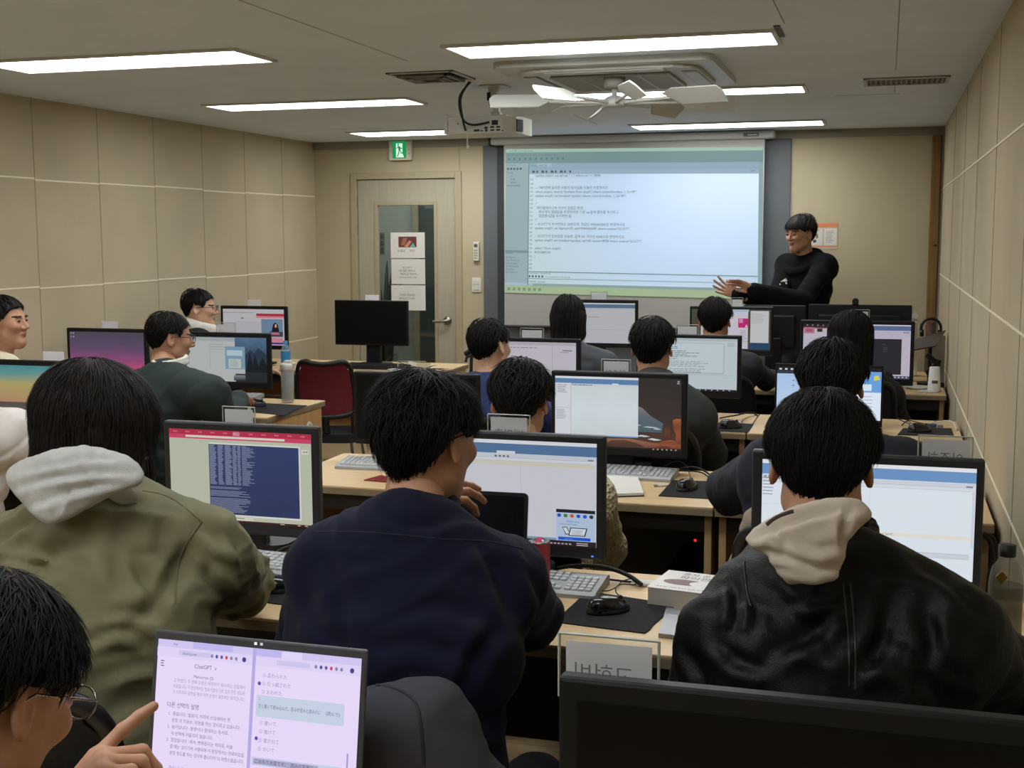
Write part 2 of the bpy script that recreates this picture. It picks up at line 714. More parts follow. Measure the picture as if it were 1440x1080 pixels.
mb.tube([(hp.x, yd0 - 0.04, hp.z), (hp.x - 0.03, yd0 - 0.048, hp.z - 0.004), (hp.x - 0.07, yd0 - 0.047, hp.z - 0.008), (hp.x - 0.115, yd0 - 0.043, hp.z - 0.006)], [0.012, 0.011, 0.010, 0.008], m_metal, 10)
mb.obj('door_handle', door)
for hz in (at(500, 285, W).z, at(500, 322, W).z, 0.35):
    mb = MB()
    mb.tube([(dL - 0.004, W - 0.004, hz - 0.045), (dL - 0.004, W - 0.004, hz + 0.045)], 0.008, m_metal, 8)
    mb.obj('hinge', door)

# corridor seen through the glass
mb = MB()
mc = mat('corridor_paint', '#9aa09a', 0.8)
yc = W + 1.5
mb.box((XL - 0.2, yc, 0), (-3.95, yc + 0.1, 2.6), mc)
mb.box((-3.95, yc, 0), (-1.5, yc + 0.1, 2.6), mc)
xa_, xb_, xc_ = at(580, 330, yc - 0.08).x, at(588, 330, yc - 0.08).x, at(640, 330, yc - 0.05).x
mb.box((xa_, yc - 0.08, 0), (xb_, yc, 2.6), mat('corridor_pillar', '#8d8671', 0.8))
mb.box((xb_ + 0.001, yc - 0.05, 0), (xc_, yc - 0.0005, 2.5), mat('corridor_dark_door', '#3d4646', 0.5))
mb.box((xb_ + 0.06, yc - 0.053, 1.9), (xc_, yc - 0.049, 2.0), mat('corridor_dark_rail', '#626b6c', 0.5))
mb.box((XL - 0.2, W + 0.121, ZC + 0.11), (-1.5, yc + 0.1, ZC + 0.2), mc)
mb.box((XL - 0.3, W + 0.121, 0), (XL - 0.2, yc + 0.1, 2.6), mc)
mb.box((-1.6, W + 0.121, 0), (-1.5, yc, 2.6), mc)
mb.box((-4.4, W + 0.5, ZC + 0.09), (-3.2, W + 0.9, ZC + 0.105), em('#ffffff', 12.0))  # unseen glowing panel added to brighten the corridor
struct('wall_corridor', mb, 'grey corridor wall seen through the door glass', 'wall')
mb = MB()
s0_, s1_ = at(531.5, 327, yc), at(541.5, 357, yc)
mb.box((s0_.x, yc - 0.01, s1_.z), (s1_.x, yc - 0.0005, s0_.z), mat('notice_board', '#737b7d', 0.6), 0.003)
for k in range(3):
    h_ = (s0_.z - s1_.z)
    mb.box((s0_.x + 0.01, yc - 0.013, s1_.z + h_ * (0.06 + 0.31 * k)), (s1_.x - 0.01, yc - 0.0095, s1_.z + h_ * (0.31 + 0.31 * k)), mat('notice_grey', '#4e5557', 0.6))
o = mb.obj('corridor_sign')
tag(o, 'small grey sign on the corridor wall seen through door glass', 'sign')
mb = MB()
mb.lathe([(0, 0), (0.10, 0), (0.13, 0.25), (0.12, 0.25), (0, 0.24)], mat('grey_pot', '#56625f', 0.6), 16)
o = thing('potted_plant', 'dark leafy potted plant in the corridor behind the door glass', 'plant', (at(540, 410, yc - 0.35).x, yc - 0.35, 0))
mb.obj('pot', o)
mb = MB()
r_ = random.Random(5)
for k in range(16):
    a = r_.uniform(0, 2 * PI)
    h = r_.uniform(0.9, 1.2)
    d = Vector((math.cos(a), math.sin(a), 0))
    pts = [Vector((0, 0, 0.24)) + d * 0.03, Vector((0, 0, 0.24 + h * 0.6)) + d * 0.07, Vector((0, 0, 0.24 + h)) + d * (0.1 + 0.08 * r_.random())]
    mb.tube(smooth_path(pts, 4), [0.012, 0.02, 0.028, 0.03, 0.03, 0.028, 0.02, 0.012, 0.004], mat('dark_leaf', '#2b3430', 0.5, var=0.2), 5)
mb.obj('leaves', o)

# ------------------------------------------------------------------ papers on the door glass
yp = yd0 + 0.0145
for i, (a, b, lab) in enumerate((((547.5, 327), (596, 363), 'top white notice on the door glass with a food photo'),
                                 ((548.5, 364.5), (596.5, 400), 'middle white notice on the door glass with four lines'),
                                 ((548.5, 401), (597, 437), 'lowest white notice on the door glass with two lines'))):
    p, q = at(*a, W), at(*b, W)
    mb = MB()
    mb.box((p.x, yp - 0.0008, q.z), (q.x, yp, p.z), m_paper)
    cv = Canvas(mb, p.x, p.z, q.x - p.x, p.z - q.z, yp - 0.0008, lit=False)
    if i == 0:
        cv.rect(0.23, 0.16, 0.53, 0.42, '#6b3a3a')
        cv.poly([(0.3, 0.5), (0.36, 0.22), (0.5, 0.2), (0.42, 0.5)], '#a06a55')
        cv.poly([(0.4, 0.55), (0.55, 0.3), (0.62, 0.36), (0.5, 0.58)], '#c98f72')
        cv.poly([(0.56, 0.57), (0.66, 0.4), (0.73, 0.57)], '#7fae98')
        cv.text(0.20, 0.76, 0.11, '아 맞다!', '#3a3a40')
        cv.text(0.55, 0.76, 0.11, '히터!!', '#b05a4c')
    elif i == 1:
        cv.text(0.32, 0.37, 0.095, '개인 쓰레기', '#4a4a50')
        cv.text(0.22, 0.50, 0.095, '개인 물품 가방에 꼭', '#4a4a50')
        cv.text(0.25, 0.63, 0.095, '자발적으로 정리하기', '#4a4a50')
        cv.text(0.20, 0.76, 0.08, '- 의자 모니터 꼭 확인 바람', '#5a5a60')
    else:
        cv.text(0.25, 0.43, 0.11, '마지막 퇴실자는', '#4a4a50')
        cv.text(0.22, 0.57, 0.11, '에어컨/전기 OFF', '#4a4a50')
    tag(mb.obj('notice'), lab, 'notice', 'notices on the door')

# ------------------------------------------------------------------ exit sign, remote, switch, poster
p, q = at(549.5, 198.5, W), at(581.5, 225.5, W)
t = thing('exit_sign', 'green lit running man exit sign above the door', 'sign', (0, 0, 0))
mb = MB()
mb.box((p.x, W - 0.05, q.z), (q.x, W - 0.013, p.z), m_offwhite, 0.006)
for k in range(2):
    mb.box((q.x - 0.020, W - 0.052, q.z + 0.05 + 0.03 * k), (q.x - 0.014, W - 0.049, q.z + 0.056 + 0.03 * k), m_dark)
mb.obj('case', t)
mb = MB()
xa, xb = p.x + (q.x - p.x) * 0.18, p.x + (q.x - p.x) * 0.78
za, zb = q.z + (p.z - q.z) * 0.10, q.z + (p.z - q.z) * 0.95
mb.box((xa, W - 0.054, za), (xb, W - 0.0495, zb), em('#0f9c58', 0.8))
cv = Canvas(mb, xa, zb, xb - xa, zb - za, W - 0.054, 1.0)
cv.poly([(0.26, 0.12), (0.74, 0.12), (0.74, 0.72), (0.86, 0.95), (0.26, 0.95)], '#d9ffe4')
G = '#0c7f46'
cv.poly([(0.40, 0.14), (0.47, 0.14), (0.49, 0.20), (0.46, 0.26), (0.40, 0.26), (0.37, 0.20)], G)
cv.poly([(0.42, 0.27), (0.55, 0.30), (0.60, 0.52), (0.46, 0.58)], G)
cv.poly([(0.42, 0.28), (0.46, 0.34), (0.34, 0.42), (0.26, 0.40), (0.27, 0.37), (0.35, 0.37)], G)
cv.poly([(0.54, 0.30), (0.66, 0.40), (0.72, 0.37), (0.74, 0.40), (0.66, 0.46), (0.54, 0.38)], G)
cv.poly([(0.47, 0.54), (0.55, 0.52), (0.48, 0.76), (0.38, 0.92), (0.32, 0.92), (0.42, 0.72)], G)
cv.poly([(0.54, 0.50), (0.60, 0.52), (0.66, 0.66), (0.84, 0.66), (0.84, 0.71), (0.62, 0.72)], G)
mb.obj('lit_panel', t)

p, q = at(666.5, 340, W), at(674.8, 367, W)
t = thing('remote_control', 'white air conditioner remote in wall holder above light switch', 'remote', (0, 0, 0))
mb = MB()
mb.box((p.x, W - 0.03, q.z), (q.x, W - 0.0002, p.z), m_offwhite, 0.006)
mb.obj('body', t)
mb = MB()
w_, h_ = q.x - p.x, p.z - q.z
mb.box((p.x + 0.2 * w_, W - 0.032, p.z - 0.28 * h_), (q.x - 0.2 * w_, W - 0.0295, p.z - 0.12 * h_), mat('lcd_grey', '#4b5350', 0.3))
mb.obj('display', t)
mb = MB()
for r in range(4):
    for c in range(3):
        x, z = p.x + w_ * (0.2 + 0.22 * c), p.z - h_ * (0.42 + 0.13 * r)
        mb.box((x, W - 0.0325, z - 0.07 * h_), (x + w_ * 0.17, W - 0.0295, z), mat('button_grey', '#9c9a90', 0.5))
mb.obj('buttons', t)
p, q = at(664, 390.5, W), at(677, 411, W)
t = thing('light_switch', 'square white two-rocker light switch beside the door', 'switch', (0, 0, 0))
mb = MB()
mb.box((p.x, W - 0.010, q.z), (q.x, W - 0.0002, p.z), m_white, 0.004)
mb.obj('plate', t)
w_, h_ = q.x - p.x, p.z - q.z
for k in range(2):
    mb = MB()
    mb.box((p.x + 0.18 * w_, W - 0.015, q.z + h_ * (0.14 + 0.37 * k)), (q.x - 0.18 * w_, W - 0.009, q.z + h_ * (0.47 + 0.37 * k)), m_offwhite, 0.003)
    mb.obj('rocker', t)
p, q = at(1130, 314, W), at(1177.5, 350.5, W)
mb = MB()
mb.box((p.x, W - 0.004, q.z), (q.x, W - 0.0003, p.z), mat('poster_paper', '#c9b8a4', 0.5, var=0.02))
cv = Canvas(mb, p.x, p.z, q.x - p.x, p.z - q.z, W - 0.004, lit=False)
cv.rect(0, 0, 1, 0.17, '#d98a5c')
cv.rect(0.02, 0.20, 0.54, 0.65, '#d7d3cb')
cv.rect(0.61, 0.20, 0.36, 0.65, '#d7d3cb')
cv.rect(0, 0.87, 1, 0.04, '#d98a5c')
cv.text(0.1, 0.13, 0.09, '행동요령', '#a85f38')
cv.lines(0.66, 0.3, 0.25, 8, 0.06, 0.018, '#77777c', 0.4, 3)
cv.lines(0.05, 0.24, 0.46, 2, 0.05, 0.018, '#77777c', 0.4, 4)
cv.poly([(0.2, 0.5), (0.26, 0.42), (0.3, 0.5), (0.24, 0.7), (0.2, 0.7)], '#5c6070')
cv.poly([(0.36, 0.42), (0.42, 0.4), (0.44, 0.55), (0.38, 0.6)], '#8a6a5a')
cv.poly([(0.28, 0.66), (0.36, 0.62), (0.4, 0.72), (0.3, 0.76)], '#4a4c58')
tag(mb.obj('poster'), 'orange headed safety poster on the wall behind the lecturer', 'poster')

# ------------------------------------------------------------------ projection screen
yS = W - 0.10
sL, sR = at(709, 300, yS).x, at(1075, 230, yS).x
hT, hB = ZC - 0.004, at(900, 199.5, yS).z
hL, hR = at(691, 195, yS).x, at(1090.5, 190, yS).x
scr = thing('projection_screen', 'white pull-down projection screen showing code lines on the front wall', 'screen', (0, 0, 0))
m_case = mat('screen_case', '#b3b5b1', 0.45, var=0.03)
mb = MB()
mb.box((hL, yS - 0.05, hB), (hR, W - 0.0255, hT), m_case, 0.02, seg=3)
mb.box((hL - 0.012, yS - 0.052, hB - 0.005), (hL + 0.01, W - 0.026, hT), m_dark, 0.015)
mb.obj('case', scr)
p, q = at(1045.5, 187.2, yS - 0.05), at(1067, 191.6, yS - 0.05)
mb = MB()
mb.box((p.x, yS - 0.054, q.z), (q.x, yS - 0.049, p.z), mat('badge_grey', '#55585c', 0.4))
Canvas(mb, p.x, p.z, q.x - p.x, p.z - q.z, yS - 0.054, lit=False).lines(0.3, 0.35, 0.6, 1, 0.1, 0.35, '#c8cacb', 0, 3)
mb.obj('badge', scr)
sB = 0.93
m_cloth = mat('screen_cloth', '#a9a8a2', 0.8, var=0.02)
mb = MB()
mb.box((sL, yS - 0.002, sB), (sR, yS, hB + 0.01), m_cloth)
mb.tube([(sL - 0.005, yS - 0.001, sB), (sR + 0.005, yS - 0.001, sB)], 0.012, m_dark, 10)
mb.obj('cloth', scr)
# the projected picture: keystoned glowing quadrilateral on the cloth, in place of projector light
yI = yS - 0.0035
c4 = [at(711.8, 210.0, yI), at(1073.2, 206.5, yI), at(1071.2, 421, yI), at(709.8, 411.5, yI)]
mb = MB()


class Proj:
    """the picture thrown by the projector: u,v in its own frame, laid on the four corners"""
    def __init__(s, mb):
        s.mb, s.k = mb, 0

    def P(s, u, v):
        a = c4[0].lerp(c4[1], u)
        b = c4[3].lerp(c4[2], u)
        r = a.lerp(b, v)
        return (r.x, yI - 0.0003 * s.k, r.z)

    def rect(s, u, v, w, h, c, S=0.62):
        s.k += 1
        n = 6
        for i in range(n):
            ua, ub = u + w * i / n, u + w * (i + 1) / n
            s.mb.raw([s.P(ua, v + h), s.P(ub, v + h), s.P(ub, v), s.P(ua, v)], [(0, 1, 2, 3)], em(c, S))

    def text(s, u, v, hgt, st, c, S=0.62, sq=0.56):
        vs, fs, w = text_geo(st)
        s.k += 1
        asp = (c4[0] - c4[3]).length / (c4[0] - c4[1]).length
        s.mb.raw([s.P(u + a * hgt * asp * sq / 0.56 * 0.9, v - b * hgt) for a, b in vs], fs, em(c, S))


P_ = Proj(mb)
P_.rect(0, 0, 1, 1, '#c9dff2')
P_.k += 1
# projector hot spot and its falloff painted into the emission colour
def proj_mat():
    m, nt, b = new_mat('painted_projection_glow')
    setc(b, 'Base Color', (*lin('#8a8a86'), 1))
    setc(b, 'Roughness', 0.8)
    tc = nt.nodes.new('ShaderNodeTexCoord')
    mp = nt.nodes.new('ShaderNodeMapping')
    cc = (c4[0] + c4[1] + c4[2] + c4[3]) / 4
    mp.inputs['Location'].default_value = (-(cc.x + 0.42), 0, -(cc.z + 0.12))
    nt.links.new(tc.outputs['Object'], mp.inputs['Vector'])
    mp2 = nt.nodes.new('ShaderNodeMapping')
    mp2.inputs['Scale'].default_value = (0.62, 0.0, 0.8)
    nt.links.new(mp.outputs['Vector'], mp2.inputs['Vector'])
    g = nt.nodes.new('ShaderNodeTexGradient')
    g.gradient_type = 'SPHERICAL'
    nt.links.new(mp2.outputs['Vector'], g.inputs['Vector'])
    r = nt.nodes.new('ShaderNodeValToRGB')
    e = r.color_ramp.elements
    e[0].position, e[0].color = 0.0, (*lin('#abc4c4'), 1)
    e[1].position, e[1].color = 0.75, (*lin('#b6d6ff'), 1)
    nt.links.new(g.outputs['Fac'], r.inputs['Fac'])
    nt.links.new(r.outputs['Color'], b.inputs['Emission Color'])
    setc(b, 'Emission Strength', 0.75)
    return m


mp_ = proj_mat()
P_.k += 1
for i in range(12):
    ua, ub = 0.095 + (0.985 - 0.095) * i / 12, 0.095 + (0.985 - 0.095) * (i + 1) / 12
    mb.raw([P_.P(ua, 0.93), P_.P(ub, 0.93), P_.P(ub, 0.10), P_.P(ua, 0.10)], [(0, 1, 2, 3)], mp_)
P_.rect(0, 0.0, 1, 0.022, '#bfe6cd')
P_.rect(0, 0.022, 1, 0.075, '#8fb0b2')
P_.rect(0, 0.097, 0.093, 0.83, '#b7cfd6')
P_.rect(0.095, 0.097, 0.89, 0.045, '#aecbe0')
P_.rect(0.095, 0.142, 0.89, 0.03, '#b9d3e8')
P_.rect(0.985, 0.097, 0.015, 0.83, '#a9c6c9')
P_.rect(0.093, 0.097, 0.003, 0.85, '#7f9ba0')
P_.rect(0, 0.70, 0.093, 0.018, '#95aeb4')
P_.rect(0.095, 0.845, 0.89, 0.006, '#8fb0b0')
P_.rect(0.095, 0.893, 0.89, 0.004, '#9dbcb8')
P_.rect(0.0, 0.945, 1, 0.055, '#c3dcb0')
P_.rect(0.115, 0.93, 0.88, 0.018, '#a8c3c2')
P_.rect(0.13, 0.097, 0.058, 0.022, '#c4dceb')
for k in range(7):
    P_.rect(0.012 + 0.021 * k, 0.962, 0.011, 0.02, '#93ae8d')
K1, K2 = '#5d7480', '#6f8894'
P_.text(0.012, 0.017, 0.014, 'Oracle IDE : C:\\sql\\emp01 practice', K1)
P_.text(0.005, 0.045, 0.016, 'File  Edit  View  Navigate  Run  Team  Tools  Window  Help', K2)
for k in range(11):
    P_.rect(0.01 + 0.022 * k, 0.06, 0.007, 0.014, K2)
P_.text(0.005, 0.115, 0.016, 'Connections', K2)
for k in range(5):
    P_.rect(0.006 + 0.013 * k, 0.128, 0.008, 0.014, K1)
for k, s_ in enumerate(('Oracle', 'hr', 'scott', 'system', 'Oracle NoSQL')):
    P_.text(0.006 + (0.015 if 0 < k < 4 else 0), 0.168 + 0.022 * k, 0.018, s_, K1)
P_.text(0.006, 0.725, 0.016, 'Reports', K2)
for k, s_ in enumerate(('All Reports', 'Data Dictionary', 'Data Modeler', 'OLAP Reports', 'TimesTen', 'User Defined')):
    P_.text(0.006, 0.755 + 0.021 * k, 0.017, s_, K2)
P_.text(0.103, 0.118, 0.015, 'emp.sql', K2)
P_.text(0.136, 0.116, 0.016, 'emp01.sql', K1)
for k in range(13):
    P_.rect(0.102 + 0.0125 * k + (0.008 if k % 3 == 0 else 0), 0.148, 0.007, 0.016, K1)
P_.text(0.955, 0.158, 0.016, 'scott', K1)
code = [('', "update emp01 set sal=sal * 1.1 where sal >= 3000;"), ('123', ''), ('124', ''),
        ('125', '-- 1987년에 입사한 사원의 입사일을 오늘로 수정하시오'),
        ('126', "select empno, ename, hiredate from emp01 where substr(hiredate, 1, 2)='87';"),
        ('127', "update emp01 set hiredate=sysdate where substr(hiredate, 1, 2)='87';"),
        ('128', ''), ('129', '/*'), ('130', '  테이블에서 2개 이상의 컬럼값 변경'),
        ('131', '    복수개의 컬럼값을 변경하려면 기존 set절에 콤마를 추가하고'),
        ('132', '    컬럼명=값을 추가하면 됨'), ('133', '*/'),
        ('134', '-- SCOTT의 부서번호는 20번으로, 직급은 MANAGER로 변경하시오'),
        ('135', "update emp01 set deptno=20, job='MANAGER' where ename='SCOTT';"),
        ('136', ''), ('137', '-- SCOTT의 입사일을 오늘로, 급여 50, 커미션 4000으로 변경하시오'),
        ('138', "update emp01 set hiredate=sysdate, sal=50, comm=4000 where ename='SCOTT';"),
        ('139', ''), ('140', 'select * from emp01;'), ('141', 'ROLLBACK;'), ('142', '|'), ('143', ''), ('144', ''), ('145', '')]
for i, (n_, s_) in enumerate(code):
    v = 0.190 + i * 0.0278
    if n_:
        P_.text(0.099, v, 0.021, n_, K2)
    if s_:
        P_.text(0.124, v, 0.0235, s_.lstrip(' ') if not s_.startswith('  ') else s_, '#4b606e', sq=0.60)
P_.text(0.10, 0.862, 0.015, 'Script Output   Query Result', K2)
for k in range(5):
    P_.rect(0.102 + 0.013 * k, 0.872, 0.007, 0.014, K1)
P_.text(0.17, 0.885, 0.015, 'Task completed in 0.02 seconds', K2)
P_.text(0.10, 0.922, 0.017, 'COMMIT complete.', K1)
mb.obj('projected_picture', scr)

# ------------------------------------------------------------------ ceiling lights
m_lframe = mat('light_frame', '#c9c8c2', 0.4, var=0.02)
m_lamp = em('#ffffff', 1.0)
m_lit, nt_, b_2 = new_mat('light_diffuser_lit')
setc(b_2, 'Base Color', (0.8, 0.8, 0.8, 1))
setc(b_2, 'Emission Color', (0.965, 0.99, 1.0, 1))
LIGHT_S = 13.5
setc(b_2, 'Emission Strength', LIGHT_S)
LABL = {('L', 0): 'long lit ceiling panel at the left, nearest of the left column', ('L', 1): 'long lit ceiling panel in the middle of the left column',
        ('L', 2): 'long lit ceiling panel behind the projector above the door', ('R', 0): 'long lit ceiling panel nearest of the right column, in front of the air conditioner',
        ('R', 1): 'long lit ceiling panel seen behind the ceiling fan', ('R', 2): 'long lit ceiling panel just in front of the projection screen',
        ('L', -1): 'long lit ceiling panel above the left aisle, at top left edge', ('R', -1): 'long lit ceiling panel above the second row of desks, overhead',
        ('L', -2): 'long ceiling panel above the back of the left aisle', ('R', -2): 'long ceiling panel above the back desk row',
        ('L', -3): 'long ceiling panel at the back of the room, left column, behind the camera', ('R', -3): 'long ceiling panel at the back of the room, right column, behind the camera'}
lights = []
for side in 'LR':
    if side == 'L':
        xa, xb = -3.665 * 1.05, -2.475 * 1.05
    else:
        xa, xb = -1.655 * 1.05, -0.42 * 1.05
    for k in (-3, -2, -1, 0, 1, 2):
        if side == 'L':
            ya, yb = {0: (4.52, 4.85), 1: (6.36, 6.65), 2: (8.32, 8.67), -1: (2.66, 2.97), -2: (0.80, 1.10), -3: (-1.06, -0.76)}[k]
        else:
            ya, yb = {0: (4.70, 5.00), 1: (6.42, 6.70), 2: (8.39, 8.73), -1: (2.80, 3.1), -2: (0.92, 1.22), -3: (-0.94, -0.64)}[k]
        ya, yb = ya * 1.05, yb * 1.05
        t = thing('ceiling_light', LABL[(side, k)], 'ceiling light', ((xa + xb) / 2, (ya + yb) / 2, ZC), 0, 'ceiling light panels')
        w_, d_ = xb - xa, yb - ya
        mb = MB()
        f_ = 0.02
        mb.box((-w_ / 2 - f_, -d_ / 2 - f_, -0.012), (w_ / 2 + f_, -d_ / 2, 0.0), m_lframe, 0.003)
        mb.box((-w_ / 2 - f_, d_ / 2, -0.012), (w_ / 2 + f_, d_ / 2 + f_, 0.0), m_lframe, 0.003)
        mb.box((-w_ / 2 - f_, -d_ / 2, -0.012), (-w_ / 2, d_ / 2, 0.0), m_lframe, 0.003)
        mb.box((w_ / 2, -d_ / 2, -0.012), (w_ / 2 + f_, d_ / 2, 0.0), m_lframe, 0.003)
        mb.obj('frame', t)
        mb = MB()
        mb.box((-w_ / 2, -d_ / 2, -0.008), (w_ / 2, d_ / 2, -0.001), m_lit)
        mb.obj('diffuser', t)

# ------------------------------------------------------------------ air conditioner, fan, vents
ac = thing('air_conditioner', 'square ceiling cassette air conditioner above the fan', 'air conditioner', (-1.22, 5.93, ZC))
m_ac = mat('ac_plastic', '#b9bab4', 0.45, var=0.02)
m_acg = mat('ac_grille', '#7d7e7a', 0.6)
mb = MB()
S_ = 0.49
mb.prism(rrect(2 * S_, 2 * S_, 0.06), 0.03, m_ac, Matrix.Translation((0, 0, -0.0005)) @ Matrix.Rotation(-PI / 2, 4, 'X'))
mb.prism(rrect(2 * S_ - 0.16, 2 * S_ - 0.16, 0.14), 0.0455, m_ac, Matrix.Translation((0, 0, -0.0005)) @ Matrix.Rotation(-PI / 2, 4, 'X'))
panel = mb.obj('panel', ac)
mb = MB()
G_ = 0.27
mb.box((-G_, -G_, -0.052), (G_, G_, -0.044), m_acg)
for k in range(22):
    y = -G_ + 0.015 + k * (2 * G_ - 0.03) / 21
    mb.box((-G_, y - 0.004, -0.058), (G_, y + 0.004, -0.05), m_ac)
for k in range(5):
    x = -G_ + k * (2 * G_) / 4
    mb.box((x - 0.004, -G_, -0.059), (x + 0.004, G_, -0.05), m_ac)
mb.obj('grille', ac)
for k in range(4):
    mb = MB()
    Mk = Matrix.Rotation(k * PI / 2, 4, 'Z')
    mb.box((-0.27, 0.335, -0.053), (0.27, 0.40, -0.046), m_ac, 0.006, Mk)
    mb.box((-0.275, 0.328, -0.0475), (0.275, 0.333, -0.0455), m_acg, 0, Mk)
    mb.obj('flap', ac)
fan = thing('circulation_fan', 'white eight-bladed circulation fan hanging under the air conditioner', 'fan', (-1.205, 5.72, 0))
fz = at(868, 151, 5.72).z
m_fan = mat('fan_plastic', '#b4b5ad', 0.45, var=0.02)
mb = MB()
Mf = Matrix.Translation((0, 0, fz))
mb.lathe([(0, 0.0), (0.05, 0.0), (0.058, 0.012), (0.058, 0.03), (0.03, 0.05), (0.012, 0.055), (0.012, 0.08)], m_fan, 20, Mf)
mb.obj('hub', fan)
mb = MB()
mb.tube([(0, 0, fz + 0.07), (0, 0, fz + 0.09)], 0.01, m_fan)
mb.lathe([(0, 0.0), (0.046, 0.0), (0.05, 0.01), (0.05, ZC - 0.056 - fz - 0.085), (0, ZC - 0.056 - fz - 0.085)], mat('fan_motor', '#96978f', 0.5), 20, Matrix.Translation((0, 0, fz + 0.085)))
mb.obj('motor', fan)
for k in range(8):
    a = 2 * PI * k / 8 + 0.39
    mb = MB()
    Mk = Matrix.Translation((0, 0, fz + 0.02)) @ Matrix.Rotation(a, 4, 'Z')
    mb.tube([(0.05, 0, 0), (0.30, 0, 0.004)], [0.009, 0.007], m_fan, 8, True, Mk)
    Mp = Mk @ Matrix.Translation((0.27, 0, 0.004)) @ Matrix.Rotation(math.radians(-40), 4, 'X') @ Matrix.Rotation(-PI / 2, 4, 'X')
    mb.prism([(0, -0.03), (0.06, -0.058), (0.28, -0.05), (0.30, -0.02), (0.30, 0.045), (0.08, 0.038)], 0.006, m_fan, Mp)
    mb.obj('blade', fan)
v0, v1 = atz(557, 103, ZC), atz(655, 111, ZC)
t = thing('ceiling_vent', 'square white ceiling air diffuser beside the projector', 'vent', ((-2.165 - 1.89) / 2 * 1.05, 5.55 * 1.05, ZC), 0)
mb = MB()
s_ = 0.17
for k, (a, z) in enumerate(((s_, -0.004), (s_ - 0.04, -0.016), (s_ - 0.075, -0.02), (s_ - 0.105, -0.022))):
    for q_ in range(4):
        mb.box((-a, a - 0.022, z - 0.004), (a, a, z + 0.004), m_ac if k == 0 else m_acg, 0.002, Matrix.Rotation(q_ * PI / 2, 4, 'Z'))
mb.obj('louvre', t)
mb = MB()
mb.box((-s_, -s_, -0.0035), (s_, s_, -0.0005), m_dark)
mb.obj('backing', t)
t = thing('ceiling_vent', 'long narrow slotted ceiling vent near the right wall', 'vent', ((-0.125 + 0.265) / 2 * 1.05, 6.41 * 1.05, ZC))
mb = MB()
w_, d_ = 0.205, 0.145
mb.box((-w_, -d_, -0.01), (w_, -d_ + 0.02, 0), m_ac, 0.003)
mb.box((-w_, d_ - 0.02, -0.01), (w_, d_, 0), m_ac, 0.003)
mb.box((-w_, -d_, -0.01), (-w_ + 0.018, d_, 0), m_ac, 0.003)
mb.box((w_ - 0.018, -d_, -0.01), (w_, d_, 0), m_ac, 0.003)
mb.obj('frame', t)
mb = MB()
mb.box((-w_, -d_, -0.003), (w_, d_, -0.0005), m_dark)
for k in range(15):
    x = -w_ + 0.03 + k * 0.0245
    mb.box((x, -d_ + 0.02, -0.009), (x + 0.009, d_ - 0.02, -0.003), m_acg)
mb.obj('slats', t)
c_ = atz(1096, 43, ZC)
mb = MB()
mb.box((c_.x - 0.012, c_.y - 0.13, ZC - 0.006), (c_.x + 0.012, c_.y + 0.13, ZC), mat('slot_grey', '#565656', 0.6), 0.002)
tag(mb.obj('ceiling_slot'), 'small dark slot in the ceiling at the right end of the near light', 'vent')

# ------------------------------------------------------------------ projector
Yp = 6.2
pj = thing('projector', 'white ceiling mounted projector with cables at the back', 'projector', (0, 0, 0))
a_, b_, = at(626, 165, Yp), at(712, 190, Yp)
zt, zb_ = at(660, 164, Yp).z, at(660, 188, Yp).z
x0, x1 = a_.x, at(727, 180, Yp).x
m_pj = mat('projector_shell', '#c2c1b8', 0.4, var=0.02)
mb = MB()
poly = [(x0, 0), (x1 - 0.075, 0), (x1 - 0.015, 0.035), (x1, 0.10), (x1, 0.28), (x1 - 0.02, 0.30), (x0 + 0.02, 0.30), (x0, 0.28)]
bmv = [(x, Yp + y, zb_) for x, y in poly] + [(x, Yp + y, zt) for x, y in poly]
n = len(poly)
mb.raw(bmv, [tuple(range(n - 1, -1, -1)), tuple(range(n, 2 * n))] + [(i, (i + 1) % n, (i + 1) % n + n, i + n) for i in range(n)], m_pj)
mb.box((x0 - 0.006, Yp - 0.006, zb_), (x0 + 0.014, Yp + 0.03, zt + 0.012), m_pj, 0.004)
mb.obj('body', pj)
mb = MB()
for k in range(9):
    z = zb_ + 0.012 + k * (zt - zb_ - 0.024) / 9
    P0, P1 = Vector((x1 - 0.012, Yp + 0.036, z)), Vector((x1 + 0.003, Yp + 0.095, z))
    mb.tube([P0, P1], 0.0035, m_dark, 6)
mb.obj('vent_grille', pj)
mb = MB()
for (u, v, w_, h_) in ((0.355, 0.25, 0.05, 0.28), (0.30, 0.62, 0.025, 0.12), (0.345, 0.60, 0.03, 0.10), (0.39, 0.60, 0.03, 0.10), (0.22, 0.76, 0.045, 0.12),
                       (0.27, 0.82, 0.02, 0.06), (0.305, 0.76, 0.018, 0.14), (0.345, 0.78, 0.03, 0.09), (0.39, 0.78, 0.03, 0.09), (0.43, 0.84, 0.012, 0.06), (0.095, 0.35, 0.006, 0.1)):
    X = x0 + (x1 - x0) * u * 2.0 * 0.92
    Z = zt - (zt - zb_) * v
    mb.box((X, Yp - 0.003, Z - (zt - zb_) * h_), (X + (x1 - x0) * w_ * 1.7, Yp + 0.004, Z), m_dark)
mb.obj('ports', pj)
mb = MB()
xm = at(687, 150, Yp).x
zc_ = zt
mb.box((xm - 0.045, Yp + 0.06, zc_ + 0.0), (xm + 0.075, Yp + 0.20, zc_ + 0.012), m_pj, 0.004)
mb.box((xm - 0.02, Yp + 0.1, zc_ + 0.012), (xm + 0.03, Yp + 0.15, zc_ + 0.03), m_pj, 0.003)
mb.box((xm - 0.012, Yp + 0.11, zc_ + 0.03), (xm + 0.02, Yp + 0.14, ZC - 0.06), m_pj, 0.003)
mb.box((xm - 0.035, Yp + 0.1, ZC - 0.10), (xm + 0.012, Yp + 0.15, ZC - 0.005), m_pj, 0.006)
